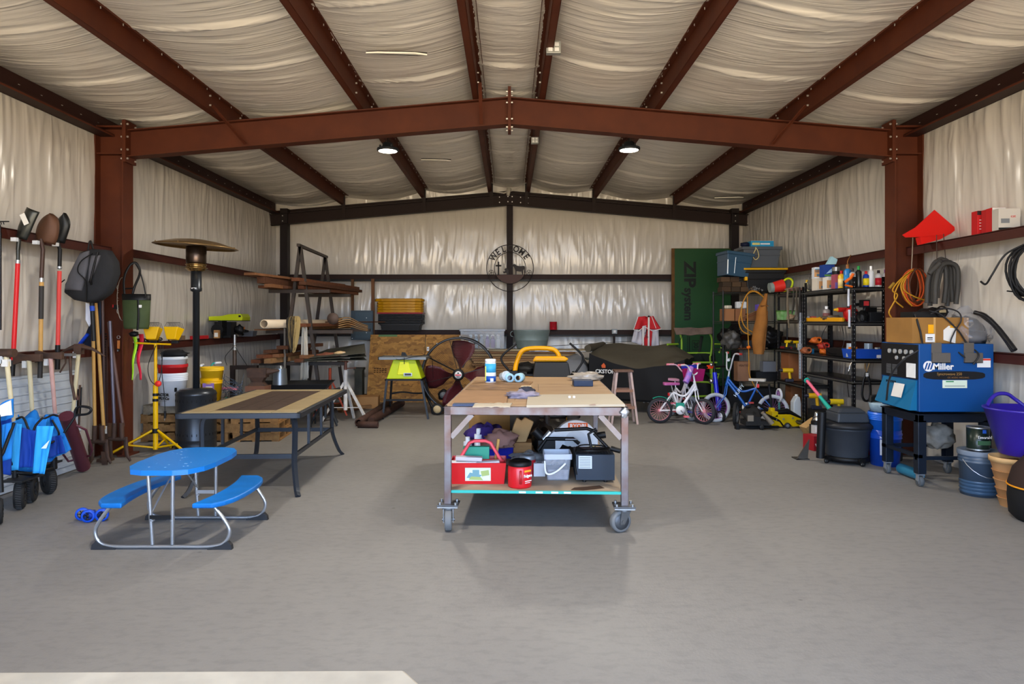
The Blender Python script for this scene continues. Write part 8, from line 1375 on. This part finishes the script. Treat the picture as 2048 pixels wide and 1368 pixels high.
# ---------------------------------------------------------------- foreground table edge
t = thing('folding_table', 'cream plastic tabletop with a clipped corner, nearest thing on the left', 'table', (-1.45, 1.10, 0)); b = B(M('B0A592', .6, 0, .2, 9)); b.prism([(-1.2, -.42), (1.42, -.42), (1.42, .12), (1.22, .394), (-1.2, .37)], .70, .735, 'z'); b.build('tabletop', t, .006); b = B(WHITE)
for x in (-1.0, 1.0):
    for y in (-.35, .28): b = B(GREY); b.cyl((x, y, 0), (x, y, .70), .015); b.build('leg', t)
# ---------------------------------------------------------------- welcome sign
t = thing('welcome_sign', 'round dark metal WELCOME sign with cross and horse on the centre post', 'sign', (.02, 13.0, 2.49)); SG = M('1A1110', .6, .3); r_ = .445
b = B(SG); b.tube([(r_ * cos(g), 0, r_ * sin(g)) for g in [i * 2 * pi / 64 for i in range(64)]], .008, 6, closed=True); b.tube([(.30 * cos(g), 0, .30 * sin(g)) for g in [i * 2 * pi / 48 for i in range(48)]], .007, 6, closed=True); b.build('ring', t)
b = B(M('3A1E16', .6, .2)); b.prism([(.30 * cos(g), .30 * sin(g)) for g in [R(205) + R(130) * i / 20 for i in range(21)]], -.004, .004); b.build('ground_plate', t)
for k, ch in enumerate('WELCOME'):
    g = R(146 - k * 18.5); o = text(ch, t, (.373 * cos(g), -.004, .373 * sin(g)), (pi / 2, pi / 2 - g, 0), .165, SG, 'letter', .004, .85, bold=.004)
b = B(SG); b.box(-.235, -.205, -.004, .004, -.14, .12); b.box(-.275, -.165, -.004, .004, .03, .06); b.build('cross', t)
b = B(SG); b.prism([(.07, .075), (.04, .045), (.02, .03), (.03, .02), (.07, .03), (.09, -.02), (.10, -.05), (.105, -.13), (.12, -.13), (.125, -.06), (.20, -.07), (.215, -.06), (.235, -.13), (.25, -.13), (.25, -.05), (.265, -.02), (.27, -.10), (.285, -.10), (.285, .02), (.27, .04), (.18, .035), (.13, .045), (.10, .07)], -.004, .004); b.build('horse', t)
b = B(SG); b.prism([(-.14, -.06), (-.12, -.10), (-.07, -.09), (-.06, -.13), (-.03, -.13), (-.02, -.06), (-.04, -.02), (-.08, .0), (-.11, -.03), (-.09, -.05), (-.11, -.07)], -.004, .004); b.build('kneeling_figure', t)
for s_ in (-1, 1):
    b = B(SG); b.tube([(s_ * .36 + .05 * cos(g), 0, -.09 + .05 * sin(g)) for g in [i * pi / 8 for i in range(16)]], .004, 5, closed=True)
    for k in range(5): g = k * 2 * pi / 5; b.tube([(s_ * .36, 0, -.09), (s_ * .36 + .05 * cos(g), 0, -.09 + .05 * sin(g))], .005, 4)
    b.build('star_wheel', t)

t = thing('spray_can', 'silver can with a lime collar lying on the cream tabletop corner', 'can', (-1.09, 1.385, .737), R(-30)); t.scale = (.55,) * 3; b = B(M('8C8C90', .4, .5)); b.cyl((-.14, 0, .022), (.0, 0, .022), .022, n=16); b.build('body', t); b = B(M('B8C040', .4)); b.cyl((.0, 0, .022), (.035, 0, .022), .023, n=16); b.build('collar', t); b = B(BLACK); b.cyl((.035, 0, .022), (.06, 0, .022), .01, n=10); b.build('nozzle', t)
